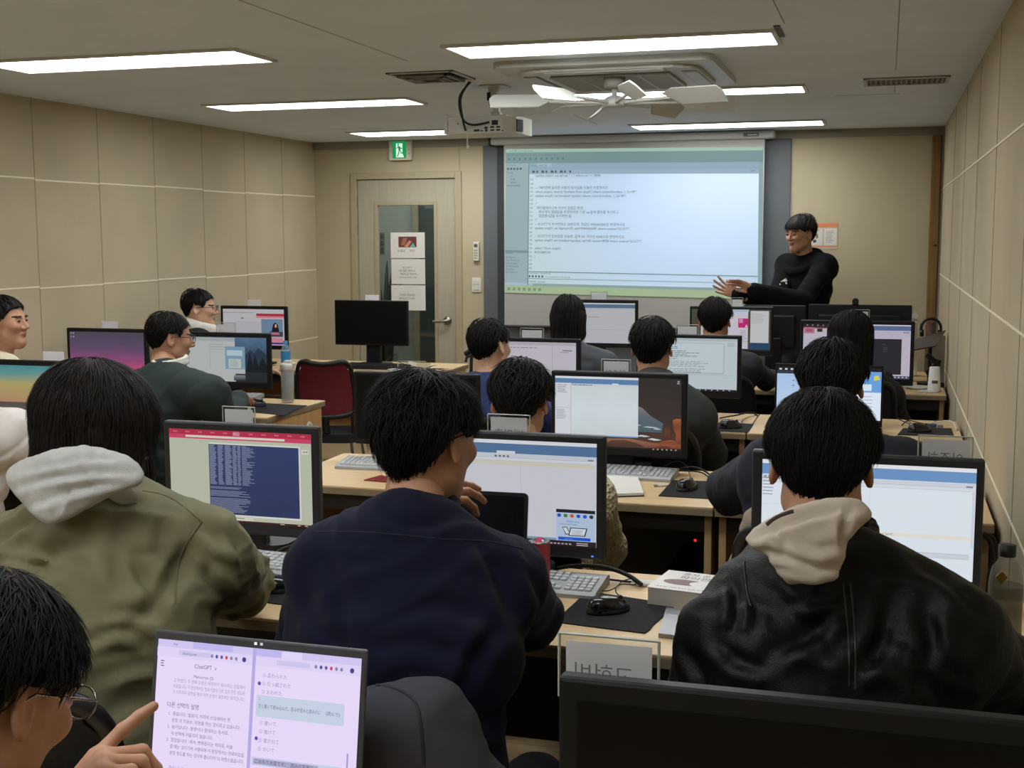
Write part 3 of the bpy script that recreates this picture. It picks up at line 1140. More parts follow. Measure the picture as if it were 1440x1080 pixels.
mb.box((xm - 0.07, Yp + 0.05, ZC - 0.008), (xm + 0.06, Yp + 0.2, ZC - 0.0005), m_pj, 0.003)
mb.tube([(xm - 0.03, Yp + 0.098, ZC - 0.075), (xm - 0.03, Yp + 0.098, ZC - 0.035)], 0.010, m_dark, 10)
mb.obj('ceiling_mount', pj)
ca = at(658, 113, Yp - 0.12)
for k, (dx, ex, ez, nm) in enumerate(((0.0, 0.20, 0.80, 'a'), (0.006, 0.37, 0.36, 'b'))):
    X = x0 + (x1 - x0) * (ex if k == 0 else 0.62)
    e_ = Vector((X if k else at(655, 182, Yp).x, Yp - 0.004, zt - (zt - zb_) * ez))
    top = Vector((ca.x + dx, Yp - 0.10, ZC - 0.002))
    mid = [Vector((at(655 if k == 0 else 653, 140, Yp).x, Yp - 0.08, at(655, 140, Yp).z)), Vector((at(655, 165, Yp).x, Yp - 0.05, at(655, 168, Yp).z))]
    if k:
        mid.append(Vector((at(668, 176, Yp).x, Yp - 0.04, at(668, 176.5, Yp).z)))
    mb = MB()
    mb.tube(smooth_path([top] + mid + [e_], 6), 0.0055, m_dark, 6)
    o = mb.obj('cable', pj)
mb = MB()
mb.tube([(at(656.5, 188, Yp).x, Yp + 0.01, at(656.5, 188, Yp).z), (at(656.5, 206, Yp).x, Yp + 0.01, at(656.5, 206, Yp).z)], 0.0035, m_white, 6)
mb.lathe([(0, 0), (0.007, 0.002), (0.008, 0.012), (0.004, 0.02), (0, 0.02)], m_white, 10, Matrix.Translation((at(657, 209, Yp).x, Yp + 0.01, at(657, 209, Yp).z)))
mb.obj('stylus_stick', pj)
# ================================================================== DESKS
bpy.data.scenes  # (the lettering scene is removed at the end)
DZ = 0.73
m_top = mat('beech_desk_top', '#d6b98c', 0.42, var=0.08, vscale=4, stretch=(1, 14, 14))
m_edge = mat('desk_edge_band', '#85755b', 0.5, var=0.08)
m_side = mat('beech_side_panel', '#c39a63', 0.5, var=0.10, vscale=4, stretch=(14, 14, 1))
m_modesty = mat('dark_modesty_panel', '#2a2622', 0.6, var=0.1)
m_leg = mat('desk_leg_wood', '#b39468', 0.5, var=0.1, vscale=4, stretch=(10, 10, 1))


def desk(label, x0, x1, y0, y1, grommet=False, wood_side=False, modesty='dark'):
    t = thing('desk', label, 'desk', ((x0 + x1) / 2, (y0 + y1) / 2, 0), 0, 'computer desks')
    cx, cy = t.location.x, t.location.y
    a0, a1, b0, b1 = x0 - cx, x1 - cx, y0 - cy, y1 - cy
    mb = MB()
    mb.box((a0, b0, DZ - 0.008), (a1, b1, DZ), m_top, 0.002)
    mb.box((a0, b0, DZ - 0.032), (a1, b1, DZ - 0.008), m_edge, 0.002)
    mb.obj('top', t)
    for xs_ in ((a0 + 0.01, a0 + 0.035), (a1 - 0.035, a1 - 0.01)):
        mb = MB()
        mb.box((xs_[0], b0 + 0.05, 0.0), (xs_[1], b1 - 0.03, DZ - 0.032), m_side if wood_side else m_leg, 0.002)
        p = mb.obj('side_panel', t)
        if grommet and xs_[1] > 0:
            g = MB()
            Mg = Matrix.Translation((xs_[1], b1 - 0.20, 0.60)) @ Matrix.Rotation(PI / 2, 4, 'Y')
            g.lathe([(0, 0.003), (0.022, 0.003), (0.026, 0.008), (0.036, 0.008), (0.038, 0.0), (0, 0.0)], m_white, 20, Mg)
            g.obj('cable_grommet', p)
    mb = MB()
    mb.box((a0 + 0.035, b1 - 0.06, 0.25), (a1 - 0.035, b1 - 0.045, DZ - 0.032), m_modesty if modesty == 'dark' else m_side)
    mb.obj('modesty_panel', t)
    mb = MB()
    mb.box((a0 + 0.035, b0 + 0.06, DZ - 0.10), (a1 - 0.035, b0 + 0.08, DZ - 0.032), m_modesty)
    mb.obj('apron_rail', t)
    return t


D_ = [('beech desk bearing the blank black monitor at the bottom right', -0.95, 0.36, 1.10, 1.75),
      ('beech desk under the open laptop in the foreground', -2.2, -0.96, 1.10, 1.75),
      ('long beech desk holding the thick book and red can', -1.33, 0.36, 2.66, 3.31),
      ('beech desk in front of the person in the olive jacket', -2.22, -1.335, 2.66, 3.31),
      ('beech desk with white notebook and desert arch wallpaper monitor', -2.19, -0.535, 4.2, 4.86),
      ('short beech desk hidden behind the navy jacket by the right wall', -0.53, 0.36, 4.2, 4.86),
      ('beech desk in third row holding the two half hidden monitors', -2.15, -0.60, 5.86, 6.5),
      ('beech desk in third row holding the large laptop by the wall', -0.595, 0.36, 5.86, 6.5),
      ('front row desk before the woman with bobbed hair', -2.3, -0.56, 7.56, 8.2),
      ('front row desk with paper cup beside the right wall', -0.555, 0.36, 7.56, 8.2)]
for (lab, x0, x1, y0, y1) in D_:
    desk(lab, x0, x1, y0, y1)
desk('left block desk with white grommet nearest the camera', -4.5, -3.02, 4.02, 4.67, True, True)
desk('left block desk with tall tumbler and white grommet', -4.5, -3.0, 5.72, 6.42, True, True)
desk('front left desk below the blank black monitor by the door', -4.5, -2.86, 7.84, 8.55, False, True, 'wood')
desk('lecturer desk behind the two monitor backs', -0.95, 0.36, 8.27, 8.82)


# ================================================================== MONITORS
m_bez = mat('monitor_bezel', '#101214', 0.45, var=0.1, bump=0.03, bscale=1200, spec=0.35)
m_bezg = mat('monitor_bezel_grey', '#25282b', 0.42, var=0.08)
m_off = mat('switched_off_panel', '#070808', 0.4, var=0.05, spec=0.25)


def monitor(label, X0, X1, zt, zb, Y, paint, bez=(0.018, 0.018, 0.018, 0.03), stand='box', bm=None, led=False, S=0.72, yaw=0.0, facing=1, base_z=DZ):
    """bez: left, right, top, bottom. The front of the panel is at depth Y."""
    bm = bm or m_bez
    t = thing('monitor', label, 'monitor', ((X0 + X1) / 2, Y, base_z), yaw, 'desk monitors')
    w_ = X1 - X0
    a0, a1 = -w_ / 2, w_ / 2
    t0, t1 = zb - base_z, zt - base_z
    sg = facing
    mb = MB()
    mb.box((a0, 0.0, t0), (a1, 0.028, t1), bm, 0.006)
    mb.box((a0 + 0.06, 0.027, t0 + 0.05), (a1 - 0.06, 0.055, t1 - 0.06), bm, 0.014)
    h = mb.obj('housing', t)
    l, r, tp, bt = bez
    sx0, sx1, sz0, sz1 = a0 + l, a1 - r, t0 + bt, t1 - tp
    mb = MB()
    if paint is None:
        mb.box((sx0, -0.0012, sz0), (sx1, 0.002, sz1), m_off)
    else:
        mb.box((sx0, -0.0006, sz0), (sx1, 0.002, sz1), em('#08090b', 1.0))
        cv = Canvas(mb, sx0, sz1, sx1 - sx0, sz1 - sz0, -0.0006, S)
        paint(cv)
    s = mb.obj('screen', t)
    if stand:
        mb = MB()
        mb.box((-0.055, 0.03, 0.012), (0.055, 0.075, t0 + 0.12), bm, 0.01)
        mb.obj('stand_neck', t)
        mb = MB()
        mb.prism(rrect(0.23, 0.13, 0.05), 0.012, bm, Matrix.Translation((0, 0.09, 0.0125)) @ Matrix.Rotation(PI / 2, 4, 'X') @ Matrix.Scale(1, 4))
        mb.obj('stand_base', t)
    if led:
        mb = MB()
        mb.box((a1 - 0.035, -0.001, t0 + 0.008), (a1 - 0.030, 0.001, t0 + 0.011), em('#3a55ff', 4.0))
        mb.obj('power_light', t)
    if facing < 0:
        t.rotation_euler[2] = PI + yaw
    return t


def box_px(tl, tr, by, Y, w_=None, bx=None):
    """extent of an upright panel from its top corners and lower right corner in the photograph"""
    R_ = at(tr[0], tr[1], Y)
    L_ = at(tl[0], tl[1], Y) if tl else None
    B_ = at(bx if bx else tr[0], by, Y)
    x1 = R_.x
    x0 = x1 - w_ if w_ else L_.x
    return x0, x1, R_.z if not L_ or w_ else (R_.z + L_.z) / 2, B_.z


def ide(cv, code=False, tab=0.35, side=0.0, white='#e6eaf2', bar='#5c83b4', seed=2):
    cv.rect(0, 0, 1, 0.035, '#e9edf2')
    cv.rect(0, 0.035, 1, 0.095, bar)
    cv.rect(0, 0.13, 1, 0.87, '#dfe3ec')
    cv.rect(side, 0.135, 1 - side, 0.03, '#d3d9e4')
    cv.rect(side, 0.20, 1 - side, 0.8, white)
    cv.rect(side + 0.005, 0.168, 0.95 - side, 0.004, '#a9b4c4')
    cv.rect(side + 0.005, 0.20, 0.97 - side, 0.003, '#b5bcca')
    cv.bars([(side + 0.01 + 0.02 * k, 0.145, 0.011, 0.014) for k in range(4)], '#7d8796')
    cv.rect(tab, 0.105, 0.1, 0.025, '#dfe5ee')
    cv.bars([(0.955, 0.155, 0.03, 0.014)], '#7d8796')


def p_leather(cv):
    ide(cv, white='#e3ecf5', bar='#7099cc')
    cv.lines(0.005, 0.16, 0.055, 6, 0.03, 0.008, '#7b8696', 0.3, 3)
    cv.rect(0.985, 0.20, 0.012, 0.5, '#d5dae4')
    cv.rect(0, 0.60, 0.985, 0.035, '#e9e6dc')
    cv.rect(0, 0.40, 0.30, 0.004, '#cfd6e0')
    cv.text(0.44, 0.475, 0.030, "= 'scott';", '#6f7784')
    cv.text(0.42, 0.555, 0.026, "ename;", '#8a909b')
    cv.text(0.40, 0.625, 0.030, "select  deptno  where ename = 'scott';", '#5f6773')
    cv.rect(0, 0.76, 0.98, 0.005, '#b8bfcc')
    cv.rect(0, 0.765, 0.98, 0.035, '#d3d9e4')
    cv.rect(0, 0.80, 0.98, 0.004, '#b8bfcc')
    cv.rect(0.515, 0.2, 0.0015, 0.56, '#ccd3de')
    cv.lines(0.005, 0.80, 0.05, 4, 0.035, 0.008, '#7b8696', 0.3, 5)


def p_navy(cv):
    ide(cv, tab=0.47, white='#dadbe4', bar='#5b7ea9')
    cv.rect(0.02, 0.205, 0.965, 0.035, '#dcd8c4')
    cv.rect(0.60, 0.21, 0.0015, 0.72, '#bfc3cc')
    cv.bars([(0.46 + 0.022 * k, 0.148, 0.012, 0.016) for k in range(4)], '#5f6671')
    cv.rect(0.0, 0.945, 1, 0.055, '#2e2229')
    cv.rect(0.2, 0.925, 0.6, 0.018, '#7da2b8')
    cv.rect(0.79, 0.64, 0.205, 0.305, '#bfd3ec')
    cv.rect(0.79, 0.64, 0.205, 0.032, '#23262c')
    for k, c in enumerate(('#2f5bd0', '#4b8a3c', '#d06a35', '#2f5bd0', '#2f62e0', '#3a3f46')):
        u, v = 0.806 + 0.034 * k, 0.70
        cv.poly([(u + 0.011 * math.cos(a), v + 0.018 * math.sin(a)) for a in [2 * PI * i / 12 for i in range(12)]], c)
    cv.text(0.845, 0.762, 0.022, 'WEEKLY News', '#2f62d8')
    cv.text(0.808, 0.787, 0.018, 'A new issue arrives today', '#33363c')
    cv.poly([(0.823, 0.81), (0.848, 0.805), (0.867, 0.875), (0.842, 0.885)], '#3a3e45')
    cv.poly([(0.827, 0.817), (0.846, 0.813), (0.862, 0.868), (0.845, 0.875)], '#dfe8f2')
    cv.poly([(0.866, 0.812), (0.957, 0.812), (0.945, 0.892), (0.856, 0.892)], '#3a3e45')
    cv.poly([(0.871, 0.820), (0.950, 0.820), (0.939, 0.884), (0.862, 0.884)], '#e6edf5')
    cv.lines(0.875, 0.835, 0.06, 4, 0.012, 0.004, '#70767f', 0.3, 4)
    cv.rect(0.803, 0.905, 0.17, 0.03, '#1f5fe0')
    cv.text(0.835, 0.927, 0.018, 'Learn more  >', '#a9c4ff')
    cv.bars([(0.70 + 0.02 * k, 0.966, 0.012, 0.012) for k in range(9)], '#b9b3b8')
    cv.rect(0.705, 0.962, 0.012, 0.02, '#d95a6a')
    cv.bars([(0.90, 0.956, 0.06, 0.008), (0.90, 0.974, 0.06, 0.008)], '#c8c2c6')


def p_olive(cv):
    cv.rect(0, 0, 1, 1, '#bfc4b0')
    cv.rect(0, 0, 1, 0.075, '#b8304c')
    cv.rect(0, 0.055, 1, 0.045, '#d0476a')
    cv.rect(0.12, 0.062, 0.70, 0.024, '#e0d8cf')
    cv.rect(0.46, 0.01, 0.045, 0.04, '#d98fa0')
    cv.bars([(0.03 + 0.09 * k, 0.02, 0.03, 0.014) for k in range(11)], '#cf7286')
    cv.rect(0.285, 0.135, 0.64, 0.80, '#dfe2da')
    cv.rect(0.285, 0.150, 0.63, 0.765, '#2c3d6d')
    cv.rect(0.285, 0.150, 0.63, 0.765, em_ramp('terminal_blue', [(0.0, '#263764'), (1.0, '#324274')], 0.72), True)
    r = random.Random(3)
    it = []
    for k in range(33):
        v = 0.158 + k * 0.0132
        for c0, c1 in ((0.29, 0.345), (0.35, 0.395), (0.40, 0.455), (0.455, 0.49), (0.49, 0.515)):
            it.append((c0, v, (c1 - c0) * r.uniform(0.6, 0.95), 0.0075))
        it.append((0.52, v, r.uniform(0.03, 0.09), 0.006))
    for k in range(21):
        v = 0.615 + k * 0.0135
        if k not in (2, 8):
            it.append((0.29, v, r.uniform(0.2, 0.29), 0.006))
    cv.bars(it, '#8b93ad')
    cv.rect(0.355, 0.955 - 0.0, 0.19, 0.0, '#ffffff') if False else None
    cv.rect(0.40, 0.925, 0.19, 0.05, '#d5d6c6')
    cv.bars([(0.415, 0.94, 0.014, 0.016), (0.435, 0.942, 0.01, 0.012), (0.46, 0.944, 0.07, 0.009)], '#8b8c80')
    cv.rect(0.935, 0.165, 0.05, 0.05, '#d9dad0')
    cv.bars([(0.945, 0.185, 0.02, 0.010), (0.968, 0.182, 0.010, 0.014)], '#7c7d74')
    cv.rect(0, 0.975, 1, 0.025, '#3f1f22')
    cv.bars([(0.26 + 0.026 * k, 0.981, 0.014, 0.012) for k in range(6)] + [(0.78, 0.981, 0.03, 0.01), (0.90, 0.981, 0.02, 0.012), (0.95, 0.981, 0.02, 0.012)], '#c3a98a')


def p_arch(cv):
    cv.rect(0, 0, 1, 1, em_ramp('rock_shadow', [(0.0, '#5a3a2c'), (0.35, '#3b2f2e'), (1.0, '#2b2728')], 0.72, (3, 3, 1), 0.3), True)
    cv.poly([(0.62, 0.36), (0.70, 0.42), (0.76, 0.52), (0.86, 0.62), (0.85, 0.75), (0.62, 0.75)], em_ramp('sea_sky', [(0.0, '#4c6470'), (0.5, '#5d6c78'), (0.8, '#7c7d84'), (1.0, '#a98d84')], 0.72, (4, 12, 1), 0.2), True)
    for (u, v, w_, h_) in ((0.63, 0.645, 0.06, 0.02), (0.70, 0.67, 0.13, 0.018), (0.78, 0.69, 0.07, 0.02), (0.66, 0.79, 0.10, 0.03), (0.74, 0.83, 0.11, 0.035), (0.62, 0.80, 0.07, 0.02)):
        cv.poly([(u, v + h_ * 0.5), (u + w_ * 0.3, v), (u + w_ * 0.7, v + h_ * 0.3), (u + w_, v + h_ * 0.7), (u + w_ * 0.5, v + h_)], '#c9d6dc')
    rock = em_ramp('red_rock', [(0.0, '#6b3520'), (0.35, '#a5552e'), (0.7, '#7a3f28'), (1.0, '#b5683a')], 0.72, (9, 5, 1), 0.9)
    cv.poly([(0.40, 0.86), (0.60, 0.85), (0.80, 0.90), (1, 0.86), (1, 0.97), (0.40, 0.97)], em_ramp('sand', [(0.0, '#7b4a36'), (1.0, '#a0705a')], 0.72), True)
    cv.poly([(0.40, 0.93), (0.46, 0.88), (0.56, 0.87), (0.66, 0.91), (0.72, 0.96), (0.40, 0.965)], em_ramp('dark_rock', [(0.0, '#3c2620'), (1.0, '#6a4433')], 0.72, (8, 8, 1), 0.8), True)
    cv.poly([(0.76, 0.968), (0.80, 0.92), (0.855, 0.865), (0.92, 0.845), (0.96, 0.86), (1, 0.88), (1, 0.968)], rock, True)
    cv.poly([(0.862, 0.67), (0.90, 0.64), (0.918, 0.72), (0.915, 0.85), (0.868, 0.86), (0.872, 0.76)], em_ramp('dark_rock2', [(0.0, '#46281d'), (0.6, '#6b3a26'), (1.0, '#4a2c22')], 0.72, (8, 5, 1), 0.8), True)
    cv.poly([(0.935, 0.57), (0.965, 0.545), (1, 0.55), (1, 0.90), (0.955, 0.87), (0.962, 0.76), (0.942, 0.70)], rock, True)
    cv.poly([(0.80, 0.955), (0.84, 0.935), (0.90, 0.94), (0.93, 0.955)], em_ramp('dark_rock3', [(0.0, '#3c2620'), (1.0, '#5a3426')], 0.72, (8, 8, 1), 0.8), True)
    cv.rect(0, 0.968, 1, 0.032, '#1d1a1b')
    cv.bars([(0.78 + 0.035 * k, 0.977, 0.012, 0.014) for k in range(6)], '#b9b7b8')
    cv.bars([(0.97, 0.025, 0.014, 0.02), (0.965, 0.055, 0.022, 0.012)], '#b9b7b8')
    cv.rect(0, 0, 0.665, 0.835, '#dbe4ea')
    cv.rect(0, 0, 0.665, 0.035, '#dfe6ee')
    cv.rect(0, 0.03, 0.665, 0.075, '#6288b6')
    cv.rect(0, 0.095, 0.13, 0.73, '#dcdfe6')
    cv.rect(0.13, 0.10, 0.535, 0.03, '#cfd9e2')
    cv.rect(0.135, 0.135, 0.525, 0.68, em_ramp('editor_white', [(0.0, '#d9e2e6'), (0.5, '#e4eef6'), (1.0, '#dbe4e6')], 0.74, (2, 2, 1), 0.6), True)
    cv.rect(0.128, 0.10, 0.003, 0.72, '#9aa7b5')
    cv.rect(0, 0.44, 0.128, 0.004, '#9aa7b5')
    cv.rect(0, 0.818, 0.665, 0.017, '#7a9cc9')
    cv.lines(0.02, 0.12, 0.08, 5, 0.025, 0.008, '#6c7683', 0.3, 8)
    cv.lines(0.012, 0.47, 0.08, 8, 0.018, 0.006, '#7c8693', 0.4, 9)
    cv.lines(0.14, 0.112, 0.16, 1, 0.02, 0.012, '#6c7683', 0.0, 10)
    cv.rect(0.46, 0.085, 0.05, 0.018, '#dde5ee')


def p_editor_code(cv):
    cv.rect(0, 0, 1, 1, '#c3cfd6')
    cv.rect(0, 0.0, 1, 0.05, '#b4c0c6')
    cv.rect(0.06, 0.09, 0.81, 0.58, '#a9b9c0')
    cv.rect(0.07, 0.10, 0.79, 0.55, '#c6d4da')
    cv.lines(0.13, 0.16, 0.28, 2, 0.03, 0.012, '#6f7f88', 0.3, 4)
    cv.lines(0.16, 0.24, 0.46, 4, 0.032, 0.012, '#6f7f88', 0.5, 5)
    cv.lines(0.18, 0.36, 0.3, 2, 0.032, 0.012, '#7f8f98', 0.4, 6)
    cv.lines(0.18, 0.44, 0.55, 4, 0.03, 0.010, '#8797a0', 0.5, 7)
    cv.lines(0.22, 0.58, 0.5, 3, 0.03, 0.010, '#7f8f98', 0.4, 8)
    cv.rect(0, 0.69, 0.97, 0.006, '#9fb0b8')
    cv.rect(0.90, 0.07, 0.07, 0.08, '#b3c2c8')
    cv.rect(0, 0.965, 1, 0.035, '#23282c')
    cv.bars([(0.62 + 0.06 * k, 0.975, 0.014, 0.014) for k in range(6)], '#c8d0d4')


def p_pinkwhite(cv):
    cv.rect(0, 0, 1, 1, '#c5bfca')
    cv.rect(0.0, 0.0, 1, 0.06, '#b5aeba')
    cv.rect(0.75, 0.05, 0.004, 0.9, '#9a93a0')
    cv.rect(0.0, 0.52, 0.75, 0.008, '#9a93a0')
    cv.lines(0.05, 0.10, 0.55, 1, 0.04, 0.014, '#8a8490', 0.1, 3)
    cv.lines(0.25, 0.34, 0.3, 1, 0.04, 0.014, '#8a8490', 0.1, 4)
    cv.bars([(0.86, 0.14, 0.10, 0.02), (0.84, 0.18, 0.08, 0.01)], '#7d7783')


def p_bob(cv):
    cv.rect(0, 0, 1, 1, '#c1c1c6')
    cv.rect(0, 0.0, 1, 0.03, '#d5d8dc')
    cv.rect(0, 0.03, 1, 0.09, '#5a7690')
    cv.rect(0.0, 0.12, 1, 0.02, '#a9b3bd')
    cv.rect(0.3, 0.66, 0.7, 0.006, '#9a9aa2')
    cv.lines(0.40, 0.34, 0.15, 1, 0.04, 0.014, '#8a8a92', 0, 5)


def p_pink_ad(cv):
    cv.rect(0, 0, 1, 1, '#4b4a3c')
    cv.rect(0.0, 0.0, 0.12, 1, em_ramp('game_strip', [(0, '#3a4a38'), (0.3, '#6a6a48'), (0.6, '#5a3a38'), (1, '#4a5a48')], 0.6, (3, 12, 1), 1.2), True)
    cv.rect(0.12, 0.03, 0.60, 0.92, '#c5cbd6')
    cv.rect(0.50, 0.0, 0.23, 0.05, '#a9bccb')
    cv.rect(0.50, 0.12, 0.22, 0.83, '#cdc8d2')
    cv.rect(0.595, 0.215, 0.13, 0.225, '#c02878')
    cv.rect(0.605, 0.225, 0.05, 0.10, '#d08ab4')
    cv.poly([(0.68, 0.43), (0.70, 0.36), (0.72, 0.43)], '#e6cdd4')
    cv.lines(0.62, 0.50, 0.1, 7, 0.045, 0.014, '#9a9aa6', 0.4, 6)
    cv.rect(0.75, 0.03, 0.23, 0.77, '#c8c9cc')
    cv.lines(0.76, 0.1, 0.18, 6, 0.04, 0.01, '#9a9ba0', 0.5, 7)
    cv.rect(0.745, 0.80, 0.24, 0.15, '#23476b')
    cv.rect(0, 0.965, 1, 0.035, '#1d242a')


def p_woman(cv):
    cv.rect(0, 0, 1, 1, '#c3bccb')
    cv.rect(0, 0, 0.5, 0.055, '#1f2024')
    cv.rect(0, 0.055, 0.5, 0.03, '#6b3340')
    cv.bars([(0.03 + 0.05 * k, 0.02, 0.012, 0.014) for k in range(8)], '#b9b9be')
    cv.rect(0.005, 0.07, 0.10, 0.11, '#c07390')
    cv.rect(0.025, 0.10, 0.06, 0.05, '#a2566f')
    cv.rect(0.13, 0.09, 0.05, 0.06, '#2b2b30')
    cv.rect(0.01, 0.45, 0.3, 0.30, '#3b3034')
    cv.rect(0.64, 0.0, 0.36, 0.02, '#d9d4e0')
    cv.rect(0.64, 0.02, 0.36, 0.085, '#5d6f97')
    cv.rect(0.64, 0.105, 0.36, 0.13, '#bdb8cb')
    cv.bars([(0.93, 0.13, 0.06, 0.02)], '#8d8899')
    cv.rect(0.60, 0.26, 0.32, 0.66, '#2b2a31')
    cv.bars([(0.74, 0.36, 0.03, 0.012), (0.75, 0.42, 0.04, 0.012), (0.75, 0.45, 0.04, 0.012), (0.75, 0.49, 0.03, 0.012)], '#55545e')
    cv.rect(0, 0.945, 1, 0.055, '#4d5570')
    cv.bars([(0.86 + 0.035 * k, 0.96, 0.014, 0.016) for k in range(4)], '#d9d9e2')


def p_laptop_r3(cv):
    cv.rect(0, 0, 1, 0.10, '#1b1e24')
    cv.bars([(0.02 + 0.055 * k, 0.03, 0.025, 0.03) for k in range(4)], '#c9cdd2')
    cv.rect(0, 0.07, 1, 0.06, '#2f3742')
    cv.rect(0, 0.13, 1, 0.87, em_ramp('pale_sky_panel', [(0, '#c4dcf4'), (1, '#aecdf2')], 0.85), True)
    cv.bars([(0.15, 0.25, 0.018, 0.02), (0.15, 0.34, 0.018, 0.02)], '#6b8098')
    cv.rect(0.62, 0.06, 0.38, 0.38, '#6a9fdc')
    cv.poly([(0.93, 0.14), (0.97, 0.12), (0.985, 0.20), (0.93, 0.22)], '#d9cf4a')
    cv.rect(0.80, 0.29, 0.11, 0.12, '#d3e6f6')
    cv.rect(0.62, 0.44, 0.38, 0.51, '#dbe7f4')
    for k in range(7):
        u, v = 0.775, 0.53 + 0.062 * k
        cv.poly([(u + 0.014 * math.cos(a), v + 0.019 * math.sin(a)) for a in [2 * PI * i / 8 for i in range(8)]], '#2c3a4c')
    cv.lines(0.80, 0.51, 0.13, 7, 0.062, 0.012, '#8fa3b8', 0.3, 7)
    cv.rect(0, 0.955, 1, 0.045, '#15181d')
    cv.bars([(0.86, 0.967, 0.1, 0.015)], '#c9cdd2')


def p_green(cv):
    cv.rect(0, 0, 1, 1, em_ramp('lake_dusk', [(0.0, '#1d242b'), (0.35, '#232b33'), (0.5, '#2b3a4a'), (0.7, '#3d5878'), (1.0, '#56779a')], 0.7, (6, 3, 1), 0.35), True)
    cv.poly([(0.72, 0.42), (0.80, 0.26), (0.85, 0.34), (0.90, 0.22), (1, 0.36), (1, 0.66), (0.72, 0.70)], '#27384c')
    cv.poly([(0.76, 0.62), (0.80, 0.30), (0.83, 0.60), (0.86, 0.34), (0.9, 0.62), (0.95, 0.42), (1, 0.6), (1, 0.75), (0.74, 0.75)], '#151b20')
    cv.rect(0.02, 0.01, 0.60, 0.96, '#b7bdbb')
    cv.rect(0.02, 0.01, 0.60, 0.08, '#a5acab')
    cv.rect(0.31, 0.12, 0.004, 0.6, '#8f9896')
    cv.lines(0.32, 0.16, 0.2, 3, 0.05, 0.01, '#8a9392', 0.4, 5)
    cv.rect(0.50, 0.20, 0.24, 0.50, '#7d9cb2')
    cv.rect(0.52, 0.28, 0.19, 0.12, '#b4c9d4')
    cv.rect(0.54, 0.47, 0.15, 0.20, '#b9c6c0')
    cv.lines(0.56, 0.50, 0.1, 5, 0.03, 0.01, '#7e8f95', 0.3, 6)
    cv.rect(0.02, 0.69, 0.72, 0.10, '#b7bdbb')
    cv.rect(0.60, 0.82, 0.14, 0.12, em_ramp('pebbles', [(0, '#1d242b'), (1, '#8a959b')], 0.7, (20, 20, 1), 1.8), True)
    cv.rect(0, 0.965, 1, 0.035, '#121518')


def p_sunset(cv):
    cv.rect(0, 0, 1, 1, em_ramp('purple_sunset', [(0.0, '#e08a3c'), (0.12, '#e8784a'), (0.25, '#c94a72'), (0.45, '#8f4a7e'), (0.7, '#5d4a6b'), (1.0, '#4a4558')], 0.75, (1.6, 5, 1), 0.30, tilt=0.5), True)
    cv.poly([(0.36, 0.83), (0.364, 0.68), (0.372, 0.83)], '#3a2430')
    cv.bars([(0.02, 0.02, 0.014, 0.03), (0.05, 0.02, 0.018, 0.03), (0.02, 0.09, 0.012, 0.03), (0.05, 0.09, 0.018, 0.03)], '#a9a3ad')


def p_rocks(cv):
    cv.rect(0, 0, 1, 0.60, em_ramp('teal_dusk', [(0.0, '#c08a6a'), (0.2, '#b79a6e'), (0.5, '#b8a86a'), (0.8, '#5f9c98'), (1.0, '#4a9098')], 0.75, (1.5, 2, 1), 0.25, tilt=0.6), True)
    cv.rect(0, 0.58, 1, 0.42, em_ramp('grey_rocks', [(0.0, '#4a4648'), (0.5, '#6b6464'), (1.0, '#57504e')], 0.7, (14, 30, 1), 1.2), True)
    cv.rect(0.72, 0.52, 0.30, 0.40, '#bfc19a')
    cv.rect(0.72, 0.52, 0.30, 0.07, '#cfd0ac')
    cv.lines(0.74, 0.55, 0.2, 1, 0.1, 0.012, '#7a7c62', 0.2, 1)
    cv.lines(0.74, 0.67, 0.2, 4, 0.07, 0.012, '#83856a', 0.4, 2)
    cv.bars([(0.42, 0.10, 0.02, 0.05), (0.42, 0.24, 0.02, 0.05)], '#8d8f8a')


def p_white_hood(cv):
    cv.rect(0, 0, 1, 1, '#bdb9be')
    cv.rect(0, 0.09, 0.5, 0.02, '#9a969c')
    cv.rect(0.55, 0.12, 0.45, 0.07, '#a83040')
    cv.rect(0.55, 0.19, 0.45, 0.05, '#d47f8c')
    cv.bars([(0.30, 0.24, 0.04, 0.03)], '#5d5a60')
    cv.rect(0.20, 0.34, 0.55, 0.5, '#b5b2b8')
    cv.rect(0.63, 0.27, 0.35, 0.45, '#6d86a0')
    cv.poly([(0.80, 0.60), (0.82, 0.42), (0.86, 0.36), (0.90, 0.42), (0.92, 0.62), (0.97, 0.66), (0.75, 0.66)], '#171a20')
    cv.poly([(0.85, 0.42), (0.88, 0.40), (0.88, 0.50), (0.85, 0.50)], '#cda58c')
    cv.rect(0.77, 0.62, 0.21, 0.14, '#3a4a55')
    cv.rect(0.79, 0.64, 0.13, 0.06, '#c46a7c')
    cv.rect(0.77, 0.78, 0.21, 0.2, '#d08496')
    cv.rect(0.77, 0.92, 0.21, 0.05, '#3a3a80')


X = {}
a = box_px((1058, 629), (1386, 651), 836, 3.15, bx=1378)
M_leather = monitor('monitor with pale blue code editor beside the right wall, in front of the black jacket', *a, 3.15, p_leather, bez=(0.026, 0.019, 0.022, 0.03), bm=m_bezg, S=0.86)
a = box_px(None, (851, 614), 788, 3.15, w_=0.555, bx=841)
M_navy = monitor('monitor with code editor and a small news popup, behind the red can', *a, 3.15, p_navy, bez=(0.02, 0.022, 0.020, 0.033), bm=m_bezg, led=True, S=0.72)
a = box_px((229, 592), (447, 600), 758, 3.2, bx=430)
M_olive = monitor('monitor with red browser bar and blue terminal window', *a, 3.2, p_olive, bez=(0.02, 0.022, 0.022, 0.035), bm=m_bezg, S=0.80)
a = box_px((775, 521), (967, 526), 646, 4.75, bx=963)
monitor('monitor with a white editor over a desert rock arch wallpaper', *a, 4.75, p_arch, bez=(0.018, 0.022, 0.02, 0.03), S=0.8)
